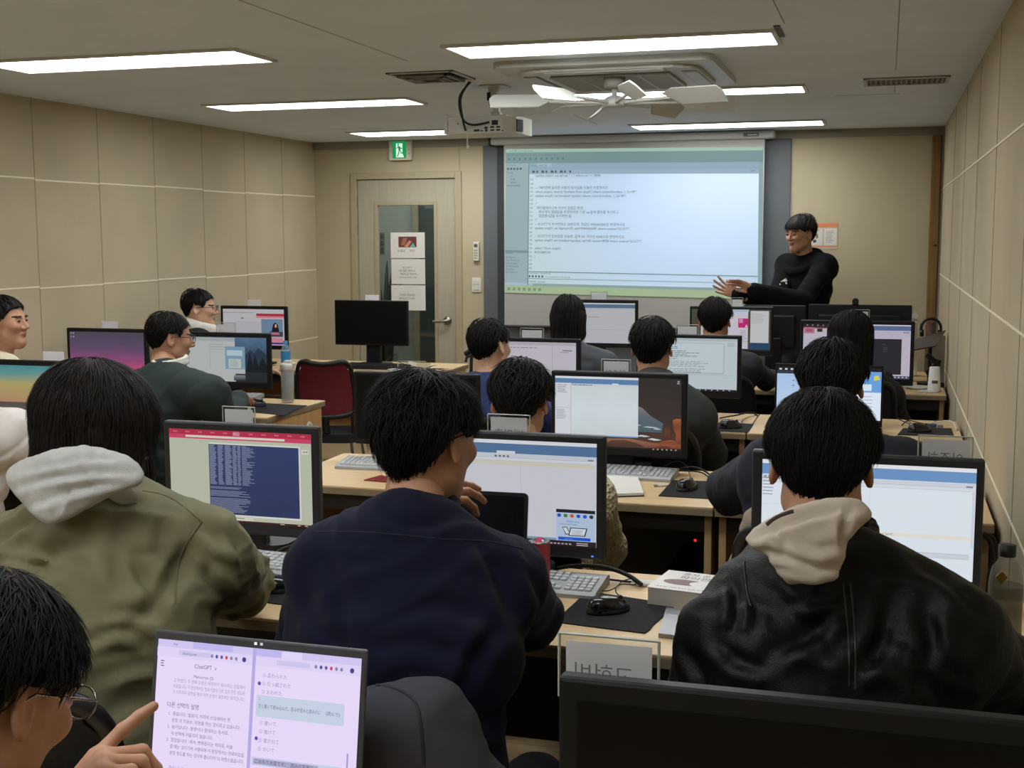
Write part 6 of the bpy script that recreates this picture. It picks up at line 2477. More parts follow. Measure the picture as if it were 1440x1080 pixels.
def creases(v, f, lines):
    """press wrinkles into the side of a garment that shows in the photograph, along the lines seen there: (points, width in px, depth in m)"""
    n = vnormals(v, f)
    d = v - V3(CAM)
    cx, cy, cz = d @ V3(CR), -(d @ V3(CU)), d @ V3(CF)
    px = np.stack([720 + FPX * cx / cz, 540 + FPX * cy / cz], 1)
    face = np.clip(-(n * d).sum(1) / np.linalg.norm(d, axis=1) * 2.5, 0, 1)
    disp = np.zeros(len(v))
    for pts, w_, dep in lines:
        P = np.array([(p.x, p.y) for p in smooth_path([Vector((a, b, 0)) for a, b in pts], 5)])
        best = np.full(len(v), 1e9)
        sgn = np.zeros(len(v))
        tt = np.zeros(len(v))
        for i in range(len(P) - 1):
            e = P[i + 1] - P[i]
            L2 = max(e @ e, 1e-9)
            t = np.clip(((px - P[i]) @ e) / L2, 0, 1)
            q = px - P[i] - t[:, None] * e
            dd = np.hypot(q[:, 0], q[:, 1])
            m_ = dd < best
            best = np.where(m_, dd, best)
            sgn = np.where(m_, np.sign(e[0] * q[:, 1] - e[1] * q[:, 0]), sgn)
            tt = np.where(m_, (i + t) / (len(P) - 1), tt)
        end = np.sin(np.clip(tt, 0.02, 0.98) * PI) ** 0.5
        s_ = best * sgn
        disp += dep * end * (-np.exp(-(s_ / w_) ** 2) + 0.8 * np.exp(-((s_ - 1.7 * w_) / (1.1 * w_)) ** 2) + 0.3 * np.exp(-((s_ + 2 * w_) / (1.2 * w_)) ** 2))
    return v + n * (disp * face)[:, None]


def put(name, v, f, m, parent=None, label=None, fm=None, mats=None):
    me = bpy.data.meshes.new(name)
    me.vertices.add(len(v))
    me.vertices.foreach_set('co', np.asarray(v, dtype=np.float32).ravel())
    nf, k = f.shape
    me.loops.add(nf * k)
    me.loops.foreach_set('vertex_index', f.astype(np.int32).ravel())
    me.polygons.add(nf)
    me.polygons.foreach_set('loop_start', np.arange(0, nf * k, k, dtype=np.int32))
    for mm in (mats or [m]):
        me.materials.append(mm)
    if fm is not None:
        me.polygons.foreach_set('material_index', fm.astype(np.int32))
    me.polygons.foreach_set('use_smooth', np.ones(nf, dtype=bool))
    me.update(calc_edges=True)
    me.validate()
    o = bpy.data.objects.new(name, me)
    COL.objects.link(o)
    if parent is not None:
        o.parent = parent
        o.matrix_parent_inverse = Matrix.Translation(parent.location).inverted()
    if label:
        o['label'] = label
    return o


def join(parts):
    vs, fs, o = [], [], 0
    for v, f in parts:
        vs.append(v)
        fs.append(f + o)
        o += len(v)
    return np.concatenate(vs), np.concatenate(fs)


# ------------------------------------------------------------------ materials of people
m_skin = mat('skin', '#b6876a', 0.55, var=0.06, vscale=60, bump=0.03, bscale=900)
m_skin2 = mat('skin_pale', '#c69b7e', 0.55, var=0.05, vscale=60)
m_lip = mat('lip', '#a0625a', 0.5)
m_eye = mat('eye_dark', '#1b1512', 0.2)
m_brow = mat('brow', '#1d1916', 0.7)
m_hair = mat('black_hair', '#100e0c', 0.58, var=0.35, vscale=80, spec=0.25)
m_hair2 = mat('dark_brown_hair', '#1c1512', 0.55, var=0.35, vscale=80, spec=0.3)
m_jean = mat('dark_trousers', '#1c1f27', 0.85, var=0.15, bump=0.1, bscale=500)
m_shoe = mat('shoe_black', '#121212', 0.5)


# ------------------------------------------------------------------ hands
def hand(wrist, fdir, back, side, curl=(0.5, 0.5, 0.6, 0.7, 0.8), h=0.0032, sc=1.0, spread=0.10, thumb_out=0.7):
    """wrist point, direction of the fingers, direction of the back of the hand; side +1 right hand, -1 left hand"""
    y = Vector(fdir).normalized()
    z = Vector(back)
    z = (z - y * z.dot(y)).normalized()
    x = y.cross(z) * (-side)      # towards the thumb
    W0 = Vector(wrist)

    def L(a, b, c):
        return W0 + (x * a + y * b + z * c) * sc
    pts = []
    cones = []
    kn = [(0.030, 0.088), (0.010, 0.094), (-0.010, 0.090), (-0.029, 0.080)]
    ln = [(0.044, 0.026, 0.021), (0.048, 0.030, 0.022), (0.044, 0.028, 0.021), (0.034, 0.021, 0.019)]
    for i, ((kx, ky), l3) in enumerate(zip(kn, ln)):
        c = curl[i + 1]
        cones.append((L(kx * 0.45, 0.0, 0.0), L(kx, ky, 0.002), 0.0175 * sc, 0.0125 * sc, 0.012))
        a = 0.15 * c
        p = L(kx, ky, 0.002)
        sp = (1.5 - i) * spread
        r0 = 0.0098 if i != 3 else 0.0085
        for j, l_ in enumerate(l3):
            a += (0.95, 1.25, 0.8)[j] * c
            d = (y * math.cos(a) - z * math.sin(a)) + x * sp * math.cos(a)
            q = p + d * l_ * sc
            cones.append((p, q, (r0 - 0.0010 * j) * sc, (r0 - 0.0010 * (j + 1)) * sc, 0.004))
            p = q
    t0 = L(0.018, 0.020, -0.006)
    c = curl[0]
    t1 = t0 + (x * thumb_out + y * (1 - 0.3 * c) - z * (0.25 + 0.4 * c)).normalized() * 0.042 * sc
    t2 = t1 + (x * (thumb_out * 0.5 - 0.6 * c) + y * 1.0 - z * (0.2 + 0.5 * c)).normalized() * 0.032 * sc
    t3 = t2 + (x * (0.1 - 0.9 * c) + y * 1.0 - z * (0.2 + 0.5 * c)).normalized() * 0.026 * sc
    cones += [(t0, t1, 0.0165 * sc, 0.0125 * sc, 0.01), (t1, t2, 0.0118 * sc, 0.0105 * sc, 0.004), (t2, t3, 0.0105 * sc, 0.0082 * sc, 0.004)]
    cones.append((W0 - y * 0.05 * sc, W0 + y * 0.01, 0.025 * sc, 0.024 * sc, 0.012))
    lo = np.min([np.minimum(V3(a), V3(b)) for a, b, *_ in cones], axis=0) - 0.04
    hi = np.max([np.maximum(V3(a), V3(b)) for a, b, *_ in cones], axis=0) + 0.04
    F = Field(lo, hi, h)
    for a, b, ra, rb, k in cones:
        F.cone(a, b, ra, rb, k)
    return F.mesh(1)


# ------------------------------------------------------------------ hair
STYLES = {
    # y (back to front) against the lowest height of the hair there, in head space
    'short': dict(y=(-0.11, -0.06, -0.035, -0.02, 0.01, 0.03, 0.055, 0.075, 0.12), z=(-0.095, -0.085, -0.035, 0.018, 0.020, 0.004, 0.045, 0.062, 0.062), t=0.014, L=0.055),
    'full': dict(y=(-0.11, -0.06, -0.04, -0.02, 0.01, 0.03, 0.055, 0.075, 0.12), z=(-0.100, -0.092, -0.050, 0.012, 0.014, 0.004, 0.035, 0.046, 0.046), t=0.021, L=0.075),
    'mop': dict(y=(-0.12, -0.06, -0.02, 0.02, 0.05, 0.075, 0.12), z=(-0.125, -0.12, -0.10, -0.07, -0.02, 0.02, 0.02), t=0.032, L=0.11),
    'fringe': dict(y=(-0.11, -0.06, -0.035, -0.02, 0.01, 0.03, 0.055, 0.075, 0.12), z=(-0.100, -0.090, -0.045, 0.012, 0.014, 0.002, 0.030, 0.034, 0.034), t=0.024, L=0.085),
    'bob': dict(y=(-0.12, -0.06, 0.0, 0.04, 0.06, 0.12), z=(-0.165, -0.165, -0.16, -0.14, 0.02, 0.03), t=0.020, L=0.16),
    'long': dict(y=(-0.14, -0.06, 0.0, 0.04, 0.06, 0.12), z=(-0.34, -0.34, -0.32, -0.25, 0.02, 0.03), t=0.026, L=0.22),
}


def hair(parent, H, r, f, u, style, m, n=700, h=0.005, seed=1, wide=1.0, rad=0.0013, messy=0.35, lift=0.10, name='hair'):
    S = STYLES[style]
    rx, ry, rz = (0.078 + S['t']) * wide, 0.096 + S['t'], 0.097 + S['t']
    c0 = np.array([0, -0.008, 0.010])
    zlow = min(S['z'])
    A = np.array([V3(r), V3(f), V3(u)])
    Hc = V3(H)

    def toW(q):
        return q @ A + Hc
    side_rise = 0.55 if zlow > -0.12 else 0.0
    # scalp cap in head space, then turned into place
    F = Field((-0.17, -0.19, zlow - 0.06), (0.17, 0.17, 0.16), h)
    F.ell(c0, (rx - 0.005, ry - 0.005, rz - 0.004), None, 0.0)
    if zlow < -0.12:
        F.cone((0, -0.030, -0.01), (0, -0.040, zlow + 0.02), 0.088, 0.070 if style == 'mop' else 0.078, 0.03, (1, 0, 0), 1.12 * wide)
    if style == 'bob' or style == 'long':
        for sx in (-1, 1):
            F.cone((0.07 * sx, 0.0, -0.01), (0.075 * sx, 0.0, max(zlow * 0.75, -0.22) + 0.02), 0.03, 0.03, 0.03)

    def cut(X, Y, Z):
        zz = np.interp(Y, S['y'], S['z']) + (side_rise * np.maximum(np.abs(X) - 0.02, 0) * (Y < -0.02))
        return (zz - Z) * 0.8 + 0 * X
    F.clip(cut)
    X, Y, Z = F.grid()
    v, q = F.mesh(1)
    nn = vnormals(v, q)
    # tufts: creases running down from the crown
    ang = np.arctan2(v[:, 0], v[:, 1] + 0.03)
    v = v + nn * ((vnoise(np.stack([ang * 7, v[:, 2] * 9, v[:, 1] * 0], 1), seed * 3.3) - 0.5) * 0.010)[:, None]
    tap = 0.30 if zlow > -0.12 else 0.0

    def taper(p):
        p = p.copy()
        p[..., 0] *= 1 - tap * np.clip((0.025 - p[..., 2]) / 0.11, 0, 1)
        return p
    parts_v, parts_f = [toW(taper(v))], [q]
    # locks
    rg = np.random.default_rng(seed)
    crown = np.array([0.012 * rg.normal(), -0.035, 0.0])
    T = 9
    ph = rg.uniform(0, 2 * PI, n)
    th0 = np.arccos(1 - rg.random(n) * 1.8)
    Ls = S['L'] * rg.uniform(0.6, 1.15, n)
    P = np.zeros((n, T, 3))
    th, phi = th0.copy(), ph.copy()
    lf = rg.uniform(0.2, 1.0, n) * lift
    alive_end = np.full(n, T - 1)
    swirl = rg.normal(0.25, 0.25, n)
    wob = rg.normal(0, messy, n)
    pos = None
    for t in range(T):
        s_ = t / (T - 1)
        R_ = 1.0 + lf * (s_ ** 1.5) + 0.01
        dirx, diry = np.sin(phi), np.cos(phi)
        e = np.stack([rx * np.sin(th) * dirx, ry * np.sin(th) * diry - 0.02 * np.cos(th), rz * np.cos(th)], 1) * R_[:, None] + c0
        if pos is None:
            pos = e
        else:
            fall = (th > 1.75) if zlow < -0.12 else (th > 9)
            down = pos + np.stack([0 * th, 0 * th, -Ls / (T - 1)], 1)
            down[:, 0] += (rg.random(n) - 0.5) * 0.002
            pos = np.where(fall[:, None], down, e)
        P[:, t] = pos
        step = Ls / (T - 1) / (0.5 * (rx + rz))
        th = th + step
        phi = phi + (swirl * 0.10 + wob * 0.10) * (1 - s_)
    zz = np.interp(P[:, :, 1], S['y'], S['z']) + side_rise * np.maximum(np.abs(P[:, :, 0]) - 0.02, 0) * (P[:, :, 1] < -0.02) - rg.uniform(-0.010 - (0.02 if style == 'mop' else 0), 0.016 + (0.02 if style == 'mop' else 0), n)[:, None]
    # stop each lock at the hairline
    low = P[:, :, 2] < zz
    first = np.where(low.any(1), low.argmax(1), T)
    keep = first >= 3
    P, first = P[keep], first[keep]
    n2 = len(P)
    for i in range(n2):
        k = first[i]
        if k < T:
            k = max(k, 2)
            src = P[i, :k]
            tt = np.linspace(0, k - 1, T)
            a = np.floor(tt).astype(int)
            b = np.minimum(a + 1, k - 1)
            w_ = (tt - a)[:, None]
            P[i] = src[a] * (1 - w_) + src[b] * w_
    P = P + (rg.random(P.shape) - 0.5) * 0.0015
    if style == 'mop':
        o2 = P - c0
        o2[:, :, 2] = 0
        o2 /= np.linalg.norm(o2, axis=2)[:, :, None] + 1e-9
        fl_ = np.clip((-0.045 - P[:, :, 2]) / 0.08, 0, 1) * rg.uniform(0.1, 1.0, n2)[:, None]
        P = P + o2 * (0.028 * fl_ ** 1.5)[:, :, None]
    P = taper(P)
    tan = np.gradient(P, axis=1)
    tan /= np.linalg.norm(tan, axis=2)[:, :, None] + 1e-9
    out = P - c0
    out /= np.linalg.norm(out, axis=2)[:, :, None] + 1e-9
    bi = np.cross(tan, out)
    bi /= np.linalg.norm(bi, axis=2)[:, :, None] + 1e-9
    s_ = np.linspace(0, 1, T)
    wd = rad * rg.uniform(0.7, 1.8, n2)[:, None] * (np.minimum(1, 0.4 + s_ * 3) * (1 - s_ ** 2.2 * 0.9))[None, :]
    tri = [P + bi * wd[:, :, None] * 1.7, P + out * wd[:, :, None] * 0.9, P - bi * wd[:, :, None] * 1.7]
    vs = np.stack(tri, 2).reshape(n2 * T * 3, 3)
    base = (np.arange(n2) * T * 3)[:, None, None] + (np.arange(T - 1) * 3)[None, :, None]
    fs = []
    for k in range(3):
        k2 = (k + 1) % 3
        fs.append(np.stack(np.broadcast_arrays(base + k, base + k2, base + 3 + k2, base + 3 + k), -1).reshape(-1, 4))
    parts_v.append(toW(vs))
    parts_f.append(np.concatenate(fs))
    v, q = join(list(zip(parts_v, parts_f)))
    return put(name, v, q, m, parent)


def glasses(parent, H, r, f, u, m, rr=0.023, rim=0.0016):
    mb = MB()

    def L(a, b, c):
        return Vector(H) + r * a + f * b + u * c
    for sx in (-1, 1):
        ctr = (0.034 * sx, 0.108, -0.002)
        pts = []
        for i in range(17):
            a = 2 * PI * i / 16
            pts.append(L(ctr[0] + rr * 1.12 * math.cos(a), ctr[1], ctr[2] + rr * 0.85 * math.sin(a)))
        mb.tube(pts, rim, m, 6, False)
        mb.tube([L(0.060 * sx, 0.106, 0.004), L(0.081 * sx, 0.085, 0.006), L(0.084 * sx, -0.005, 0.003), L(0.080 * sx, -0.022, -0.012)], rim, m, 6)
    mb.tube([L(-0.010, 0.110, 0.002), L(0, 0.114, 0.006), L(0.010, 0.110, 0.002)], rim, m, 6)
    o = mb.obj('glasses', parent)
    o.matrix_parent_inverse = Matrix.Translation(parent.location).inverted()
    return o


DESKS = []
for o in list(COL.objects):
    if o.name.split('.')[0] == 'desk':
        tp = [c for c in o.children if c.name.split('.')[0] == 'top'][0]
        bx_ = [(o.location.x + v[0], o.location.y + v[1]) for v in tp.bound_box]
        DESKS.append((min(v[0] for v in bx_), max(v[0] for v in bx_), min(v[1] for v in bx_), max(v[1] for v in bx_)))


# ------------------------------------------------------------------ a person
def person(label, H, f=(0, 1, 0), bf=None, nb=None, pelvis=None, sl=None, sr=None, el=None, er=None, wl=None, wr=None,
           hl=None, hr=None, top=None, topmat=None, t=0.018, hairstyle='short', hairmat=None, skin=None, h=0.012, hh=0.0045,
           standing=False, seed=1, fold=0.010, tilt=0.0, hairn=600, hairh=0.005, wide=1.0, fat=1.0, gl=None, hood=None, hoodmat=None,
           collar=None, collarmat=None, quilt=0.0, kneeY=0.42, pants=None, hairrad=0.0013, messy=0.35, lift=0.10, top_name='jacket', sleeves=1.0,
           sw=0.165, feet=None, knee_z=None, group=None, lines=()):
    skin = skin or m_skin
    hairmat = hairmat or m_hair
    H = Vector(H)
    f = Vector(f).normalized()
    up = Vector((0, 0, 1))
    u = (up - f * f.dot(up)).normalized()
    r = f.cross(u).normalized()
    if tilt:
        R_ = Matrix.Rotation(tilt, 3, f)
        u, r = R_ @ u, R_ @ r
    bf = Vector(bf).normalized() if bf else Vector((f.x, f.y, 0)).normalized()
    lat = bf.cross(up).normalized()
    nb = Vector(nb) if nb else H - up * 0.165 - bf * 0.045
    if standing:
        pelvis = Vector(pelvis) if pelvis else Vector((nb.x, nb.y, 0.93)) + bf * 0.02
    else:
        pelvis = Vector(pelvis) if pelvis else Vector((nb.x, nb.y, 0.53)) - bf * 0.10
    sp = (nb - pelvis).normalized()
    SL = Vector(sl) if sl else nb - sp * 0.045 - lat * sw
    SR = Vector(sr) if sr else nb - sp * 0.045 + lat * sw
    if standing:
        dEL, dER = SL + Vector((0, 0, -0.28)) - lat * 0.05, SR + Vector((0, 0, -0.28)) + lat * 0.05
    else:
        dEL, dER = SL - lat * 0.06 + bf * 0.16 - up * 0.22, SR + lat * 0.06 + bf * 0.16 - up * 0.22
    EL = Vector(el) if el else dEL
    ER = Vector(er) if er else dER
    WL = Vector(wl) if wl else Vector((EL.x, EL.y, 0)) + bf * 0.23 + lat * 0.08 + up * max(DZ + 0.045, EL.z - 0.08)
    WR = Vector(wr) if wr else Vector((ER.x, ER.y, 0)) + bf * 0.23 - lat * 0.08 + up * max(DZ + 0.045, ER.z - 0.08)
    if not standing:
        def over(p, mar):
            return any(x0 - 0.05 < p.x < x1 + 0.05 and y0 - mar < p.y < y1 + 0.02 for x0, x1, y0, y1 in DESKS)
        for p, m_, mar in ((EL, 0.046 + t, 0.32), (ER, 0.046 + t, 0.32), (WL, max(0.034 + t, 0.052), 0.22), (WR, max(0.034 + t, 0.052), 0.22)):
            if over(p, mar):
                p.z = max(p.z, DZ + m_ + 0.022)
    root = thing('person', label, 'person', (pelvis.x, pelvis.y, 0), 0, group)
    hipL, hipR = pelvis - lat * 0.09 - up * 0.03, pelvis + lat * 0.09 - up * 0.03
    if standing:
        knL, knR = hipL + Vector((0, 0, -0.42)) + bf * 0.01, hipR + Vector((0, 0, -0.42)) + bf * 0.01
        anL, anR = Vector((hipL.x, hipL.y, 0.08)), Vector((hipR.x, hipR.y, 0.08))
    else:
        kz = knee_z or 0.49
        knL, knR = Vector((hipL.x, hipL.y, kz)) + bf * kneeY - lat * 0.04, Vector((hipR.x, hipR.y, kz)) + bf * kneeY + lat * 0.04
        anL, anR = Vector((knL.x, knL.y, 0.08)) - bf * 0.04, Vector((knR.x, knR.y, 0.08)) - bf * 0.04
    chest = pelvis.lerp(nb, 0.62)
    waist = pelvis.lerp(nb, 0.25)

    def torso(F, t_, kk=0.05):
        F.cone(pelvis, waist, 0.108 * fat + t_, 0.102 * fat + t_, kk, lat, 1.42)
        F.cone(waist, chest, 0.102 * fat + t_, 0.112 * fat + t_, kk, lat, 1.42)
        F.cone(chest, nb - sp * 0.09, 0.112 * fat + t_, 0.085 + t_, kk, lat, 1.5)
        for S_ in (SL, SR):
            F.cone(nb - sp * 0.035, S_, 0.050 + t_, 0.055 + t_, 0.05)
            F.cone(chest.lerp(nb, 0.4), S_ - sp * 0.02, 0.07 + t_, 0.052 + t_, 0.05)

    def arms(F, t_, end=1.0, kk=0.02):
        for S_, E_, W_ in ((SL, EL, WL), (SR, ER, WR)):
            F.cone(S_, E_, 0.052 * fat + t_, 0.042 * fat + t_, kk)
            F.cone(E_, E_.lerp(W_, end), 0.042 * fat + t_, (0.042 + (0.029 - 0.042) * end) * fat + t_ * (0.9 if end == 1 else 1), kk)

    def legs(F, t_):
        for a, b, c in ((hipL, knL, anL), (hipR, knR, anR)):
            F.cone(a, b, 0.078 + t_, 0.054 + t_, 0.04)
            F.cone(b, c, 0.054 + t_, 0.036 + t_, 0.02)
    allp = [pelvis, nb, SL, SR, EL, ER, WL, WR, hipL, hipR, knL, knR, anL, anR]
    lo = np.min([V3(p) for p in allp], axis=0) - 0.22
    hi = np.max([V3(p) for p in allp], axis=0) + 0.22
    # body
    F = Field(lo, hi, max(h, 0.014))
    torso(F, -0.004)
    arms(F, -0.002)
    legs(F, 0.0)
    F.cone(nb - sp * 0.03, H - u * 0.08 - f * 0.02, 0.062, 0.054, 0.04)
    for k_, a in ((knL, anL), (knR, anR)):
        F.cone(a - up * 0.03, a - up * 0.035 + bf * 0.12, 0.036, 0.03, 0.02)
    parts = [F.mesh(1)]
    # head in head space
    G = Field((-0.12, -0.13, -0.22), (0.12, 0.15, 0.13), hh)
    G.ell((0, -0.008, 0.012), (0.076, 0.094, 0.092), None, 0)
    G.ell((0, 0.030, -0.045), (0.062, 0.060, 0.084), None, 0.03)
    G.cone((-0.045, 0.015, -0.075), (0, 0.062, -0.108), 0.022, 0.022, 0.03)
    G.cone((0.045, 0.015, -0.075), (0, 0.062, -0.108), 0.022, 0.022, 0.03)
    G.ell((0, 0.070, -0.105), (0.026, 0.024, 0.020), None, 0.02)
    for sx in (-1, 1):
        G.ell((0.036 * sx, 0.070, -0.028), (0.026, 0.022, 0.022), None, 0.02)
        G.ell((0.033 * sx, 0.100, -0.002), (0.016, 0.016, 0.011), None, 0.018, 'sub')
        G.ell((0.032 * sx, 0.0805, -0.003), (0.0145, 0.0125, 0.0115), None, 0.004)
        G.ell((0.031 * sx, 0.086, 0.017), (0.020, 0.008, 0.006), None, 0.012)
    G.cone((0, 0.088, 0.004), (0, 0.110, -0.033), 0.007, 0.0115, 0.012)
    for sx in (-1, 1):
        G.ell((0.011 * sx, 0.098, -0.038), (0.009, 0.010, 0.0075), None, 0.008)
    G.ell((0, 0.090, -0.063), (0.023, 0.010, 0.0058), None, 0.007)
    G.ell((0, 0.088, -0.074), (0.020, 0.010, 0.0065), None, 0.007)
    for sx in (-1, 1):
        ax = ((0.93 * sx, 0.30, 0.2), (-0.30 * sx, 0.93, 0.05), (-0.17, -0.1, 0.98))
        G.ell((0.080 * sx, -0.012, -0.018), (0.008, 0.0185, 0.031), ax, 0.006)
        G.ell((0.087 * sx, -0.008, -0.014), (0.006, 0.010, 0.017), ax, 0.004, 'sub')
    G.cone((0, -0.022, -0.07), (0, -0.035, -0.20), 0.055, 0.057, 0.03)
    hv, hf = G.mesh(1)
    cen = hv[hf].mean(1)
    fm = np.zeros(len(hf), dtype=int)
    ex = (np.abs(np.abs(cen[:, 0]) - 0.031) / 0.0135) ** 2 + ((cen[:, 2] + 0.003) / 0.0042) ** 2
    fm[(ex < 1) & (cen[:, 1] > 0.085)] = 2
    bx = np.abs(cen[:, 0])
    fm[(bx > 0.012) & (bx < 0.052) & (np.abs(cen[:, 2] - (0.019 - (bx - 0.03) ** 2 * 4)) < 0.0036) & (cen[:, 1] > 0.05)] = 3
    lx = (cen[:, 0] / 0.023) ** 2 + ((cen[:, 2] + 0.068) / 0.0095) ** 2
    fm[(lx < 1) & (cen[:, 1] > 0.085)] = 1
    A = np.array([V3(r), V3(f), V3(u)])
    parts.append((hv @ A + V3(H), hf))
    nfa = len(parts[0][1])
    fms = [np.zeros(nfa, dtype=int), fm]
    for W_, E_, S_, hd in ((WL, EL, -1, hl), (WR, ER, 1, hr)):
        d = (W_ - E_).normalized()
        hd = dict(hd or {})
        fd = hd.pop('dir', Vector((d.x, d.y, d.z * 0.12)) * 0.9 + bf * 0.3)
        bk = hd.pop('back', up)
        hd.setdefault('curl', (0.3, 0.22, 0.25, 0.28, 0.3))
        hv2, hf2 = hand(W_, fd, bk, S_, **hd)
        parts.append((hv2, hf2))
        fms.append(np.zeros(len(hf2), dtype=int))
    v, q = join(parts)
    put('body', v, q, skin, root, fm=np.concatenate(fms), mats=[skin, m_lip, m_eye, m_brow])
    # upper garment
    F = Field(lo - t, hi + t, h)
    torso(F, t)
    arms(F, t * 0.9, sleeves)
    v, q = F.mesh(1)
    jt = [(EL, 0.13, fold * 0.9), (ER, 0.13, fold * 0.9), (SL - sp * 0.10 + lat * 0.03, 0.12, fold * 0.6), (SR - sp * 0.10 - lat * 0.03, 0.12, fold * 0.6), (waist, 0.2, fold * 0.5)]
    v = folds(v, q, fold, seed=seed * 1.7, joints=jt)
    if quilt:
        n_ = vnormals(v, q)
        s_ = np.zeros(len(v))
        # rings follow the arm where the arm is close, else the spine
        best = np.full(len(v), 9.0)
        for a, b, o_ in ((SL, EL, 0.0), (EL, WL, 0.29), (SR, ER, 0.0), (ER, WR, 0.29), (pelvis, nb, 0.1)):
            a_, b_ = V3(a), V3(b)
            ba = b_ - a_
            tt = np.clip(((v - a_) @ ba) / ba.dot(ba), -0.1, 1.1)
            dd = np.linalg.norm(v - a_ - tt[:, None] * ba, axis=1) - (0.08 if a is pelvis else 0.0)
            m_ = dd < best
            best = np.where(m_, dd, best)
            s_ = np.where(m_, o_ + tt * np.linalg.norm(ba), s_)
        v = v + n_ * (quilt * (np.abs(np.sin(PI * s_ / 0.085)) ** 0.6 - 0.6))[:, None]
    if lines:
        v = creases(v, q, lines)
    top_ob = put(top_name, v, q, topmat, root)
    # trousers and shoes
    F = Field(lo, hi, max(h, 0.015))
    legs(F, 0.012)
    F.cone(pelvis - lat * 0.06, pelvis + lat * 0.06, 0.115 * fat, 0.115 * fat, 0.05)
    v, q = F.mesh(1)
    v = folds(v, q, 0.006, seed=seed + 2.0)
    put('trousers', v, q, pants or m_jean, root)
    for a in (anL, anR):
        F = Field(V3(a) - 0.3, V3(a) + 0.3, 0.012)
        F.cone(a - up * 0.035 - bf * 0.03, a - up * 0.042 + bf * 0.15, 0.048, 0.036, 0.02)
        F.cone(a + up * 0.01, a - up * 0.03, 0.045, 0.045, 0.02)
        F.clip(lambda X, Y, Z: 0.003 - Z + 0 * X + 0 * Y)
        v, q = F.mesh(1)
        put('shoe', v, q, m_shoe, root)
    if hairstyle:
        hair(root, H, r, f, u, hairstyle, hairmat, hairn, hairh, seed, wide, hairrad, messy, lift)
    if gl:
        glasses(root, H, r, f, u, gl)
    if collar:
        F = Field(V3(nb) - 0.2, V3(nb) + 0.2, 0.006)
        n_ = 20
        ring = []
        for i in range(n_):
            a = 2 * PI * i / n_
            ring.append(nb + up * (collar - 0.012 * math.cos(a)) + lat * 0.074 * math.sin(a) - bf * (0.078 * math.cos(a) - 0.022))
        for i in range(n_):
            F.cone(ring[i] - up * 0.012, ring[(i + 1) % n_] - up * 0.012, 0.015, 0.015, 0.0)
            F.cone(ring[i] + up * 0.008, ring[(i + 1) % n_] + up * 0.008, 0.010, 0.010, 0.006)
        v, q = F.mesh(1)
        put('collar', v, q, collarmat or topmat, root)
    if hood:
        F = Field(V3(nb) - 0.33, V3(nb) + 0.33, hood.get('h', 0.007))
        n_ = 24
        R0, tr, z0 = hood.get('R', 0.085), hood.get('tube', 0.026), hood.get('z', 0.02)
        for i in range(n_):
            pr_ = []
            for a in (2 * PI * i / n_, 2 * PI * (i + 1) / n_):
                bk_ = math.cos(a)    # +1 at the nape
                pr_.append((nb + lat * R0 * 1.12 * math.sin(a) - bf * (R0 * bk_ - 0.03) + sp * (z0 + hood.get('rise', 0.03) * bk_), tr * (1 + 0.35 * max(bk_, 0))))
            F.cone(pr_[0][0], pr_[1][0], pr_[0][1], pr_[1][1], 0.03)
        tip = Vector(hood['tip']) if 'tip' in hood else nb - bf * 0.15 - sp * 0.17
        mid = hood.get('mid')
        mid = Vector(mid) if mid else nb - bf * 0.125 - sp * 0.02
        bw_ = hood.get('w', 0.075)
        F.cone(mid - lat * bw_ * 0.9, mid + lat * bw_ * 0.9, 0.045, 0.045, 0.04)
        F.cone(mid - lat * bw_ * 1.1 + sp * 0.02, tip - lat * hood.get('tw', 0.02), 0.035, 0.020, 0.04)
        F.cone(mid + lat * bw_ * 1.1 + sp * 0.02, tip + lat * hood.get('tw', 0.02), 0.035, 0.020, 0.04)
        F.cone(mid, tip, 0.050, 0.022, 0.04)
        v, q = F.mesh(1)
        v = folds(v, q, hood.get('fold', 0.012), freq=(8, 8, 16), seed=seed + 5.0, warp=0.8)
        o = put('hood', v, q, hoodmat or topmat, root)
    return dict(top=top_ob, root=root, H=H, r=r, f=f, u=u, nb=nb, pelvis=pelvis, bf=bf, lat=lat, SL=SL, SR=SR, EL=EL, ER=ER, WL=WL, WR=WR, sp=sp, chest=chest)


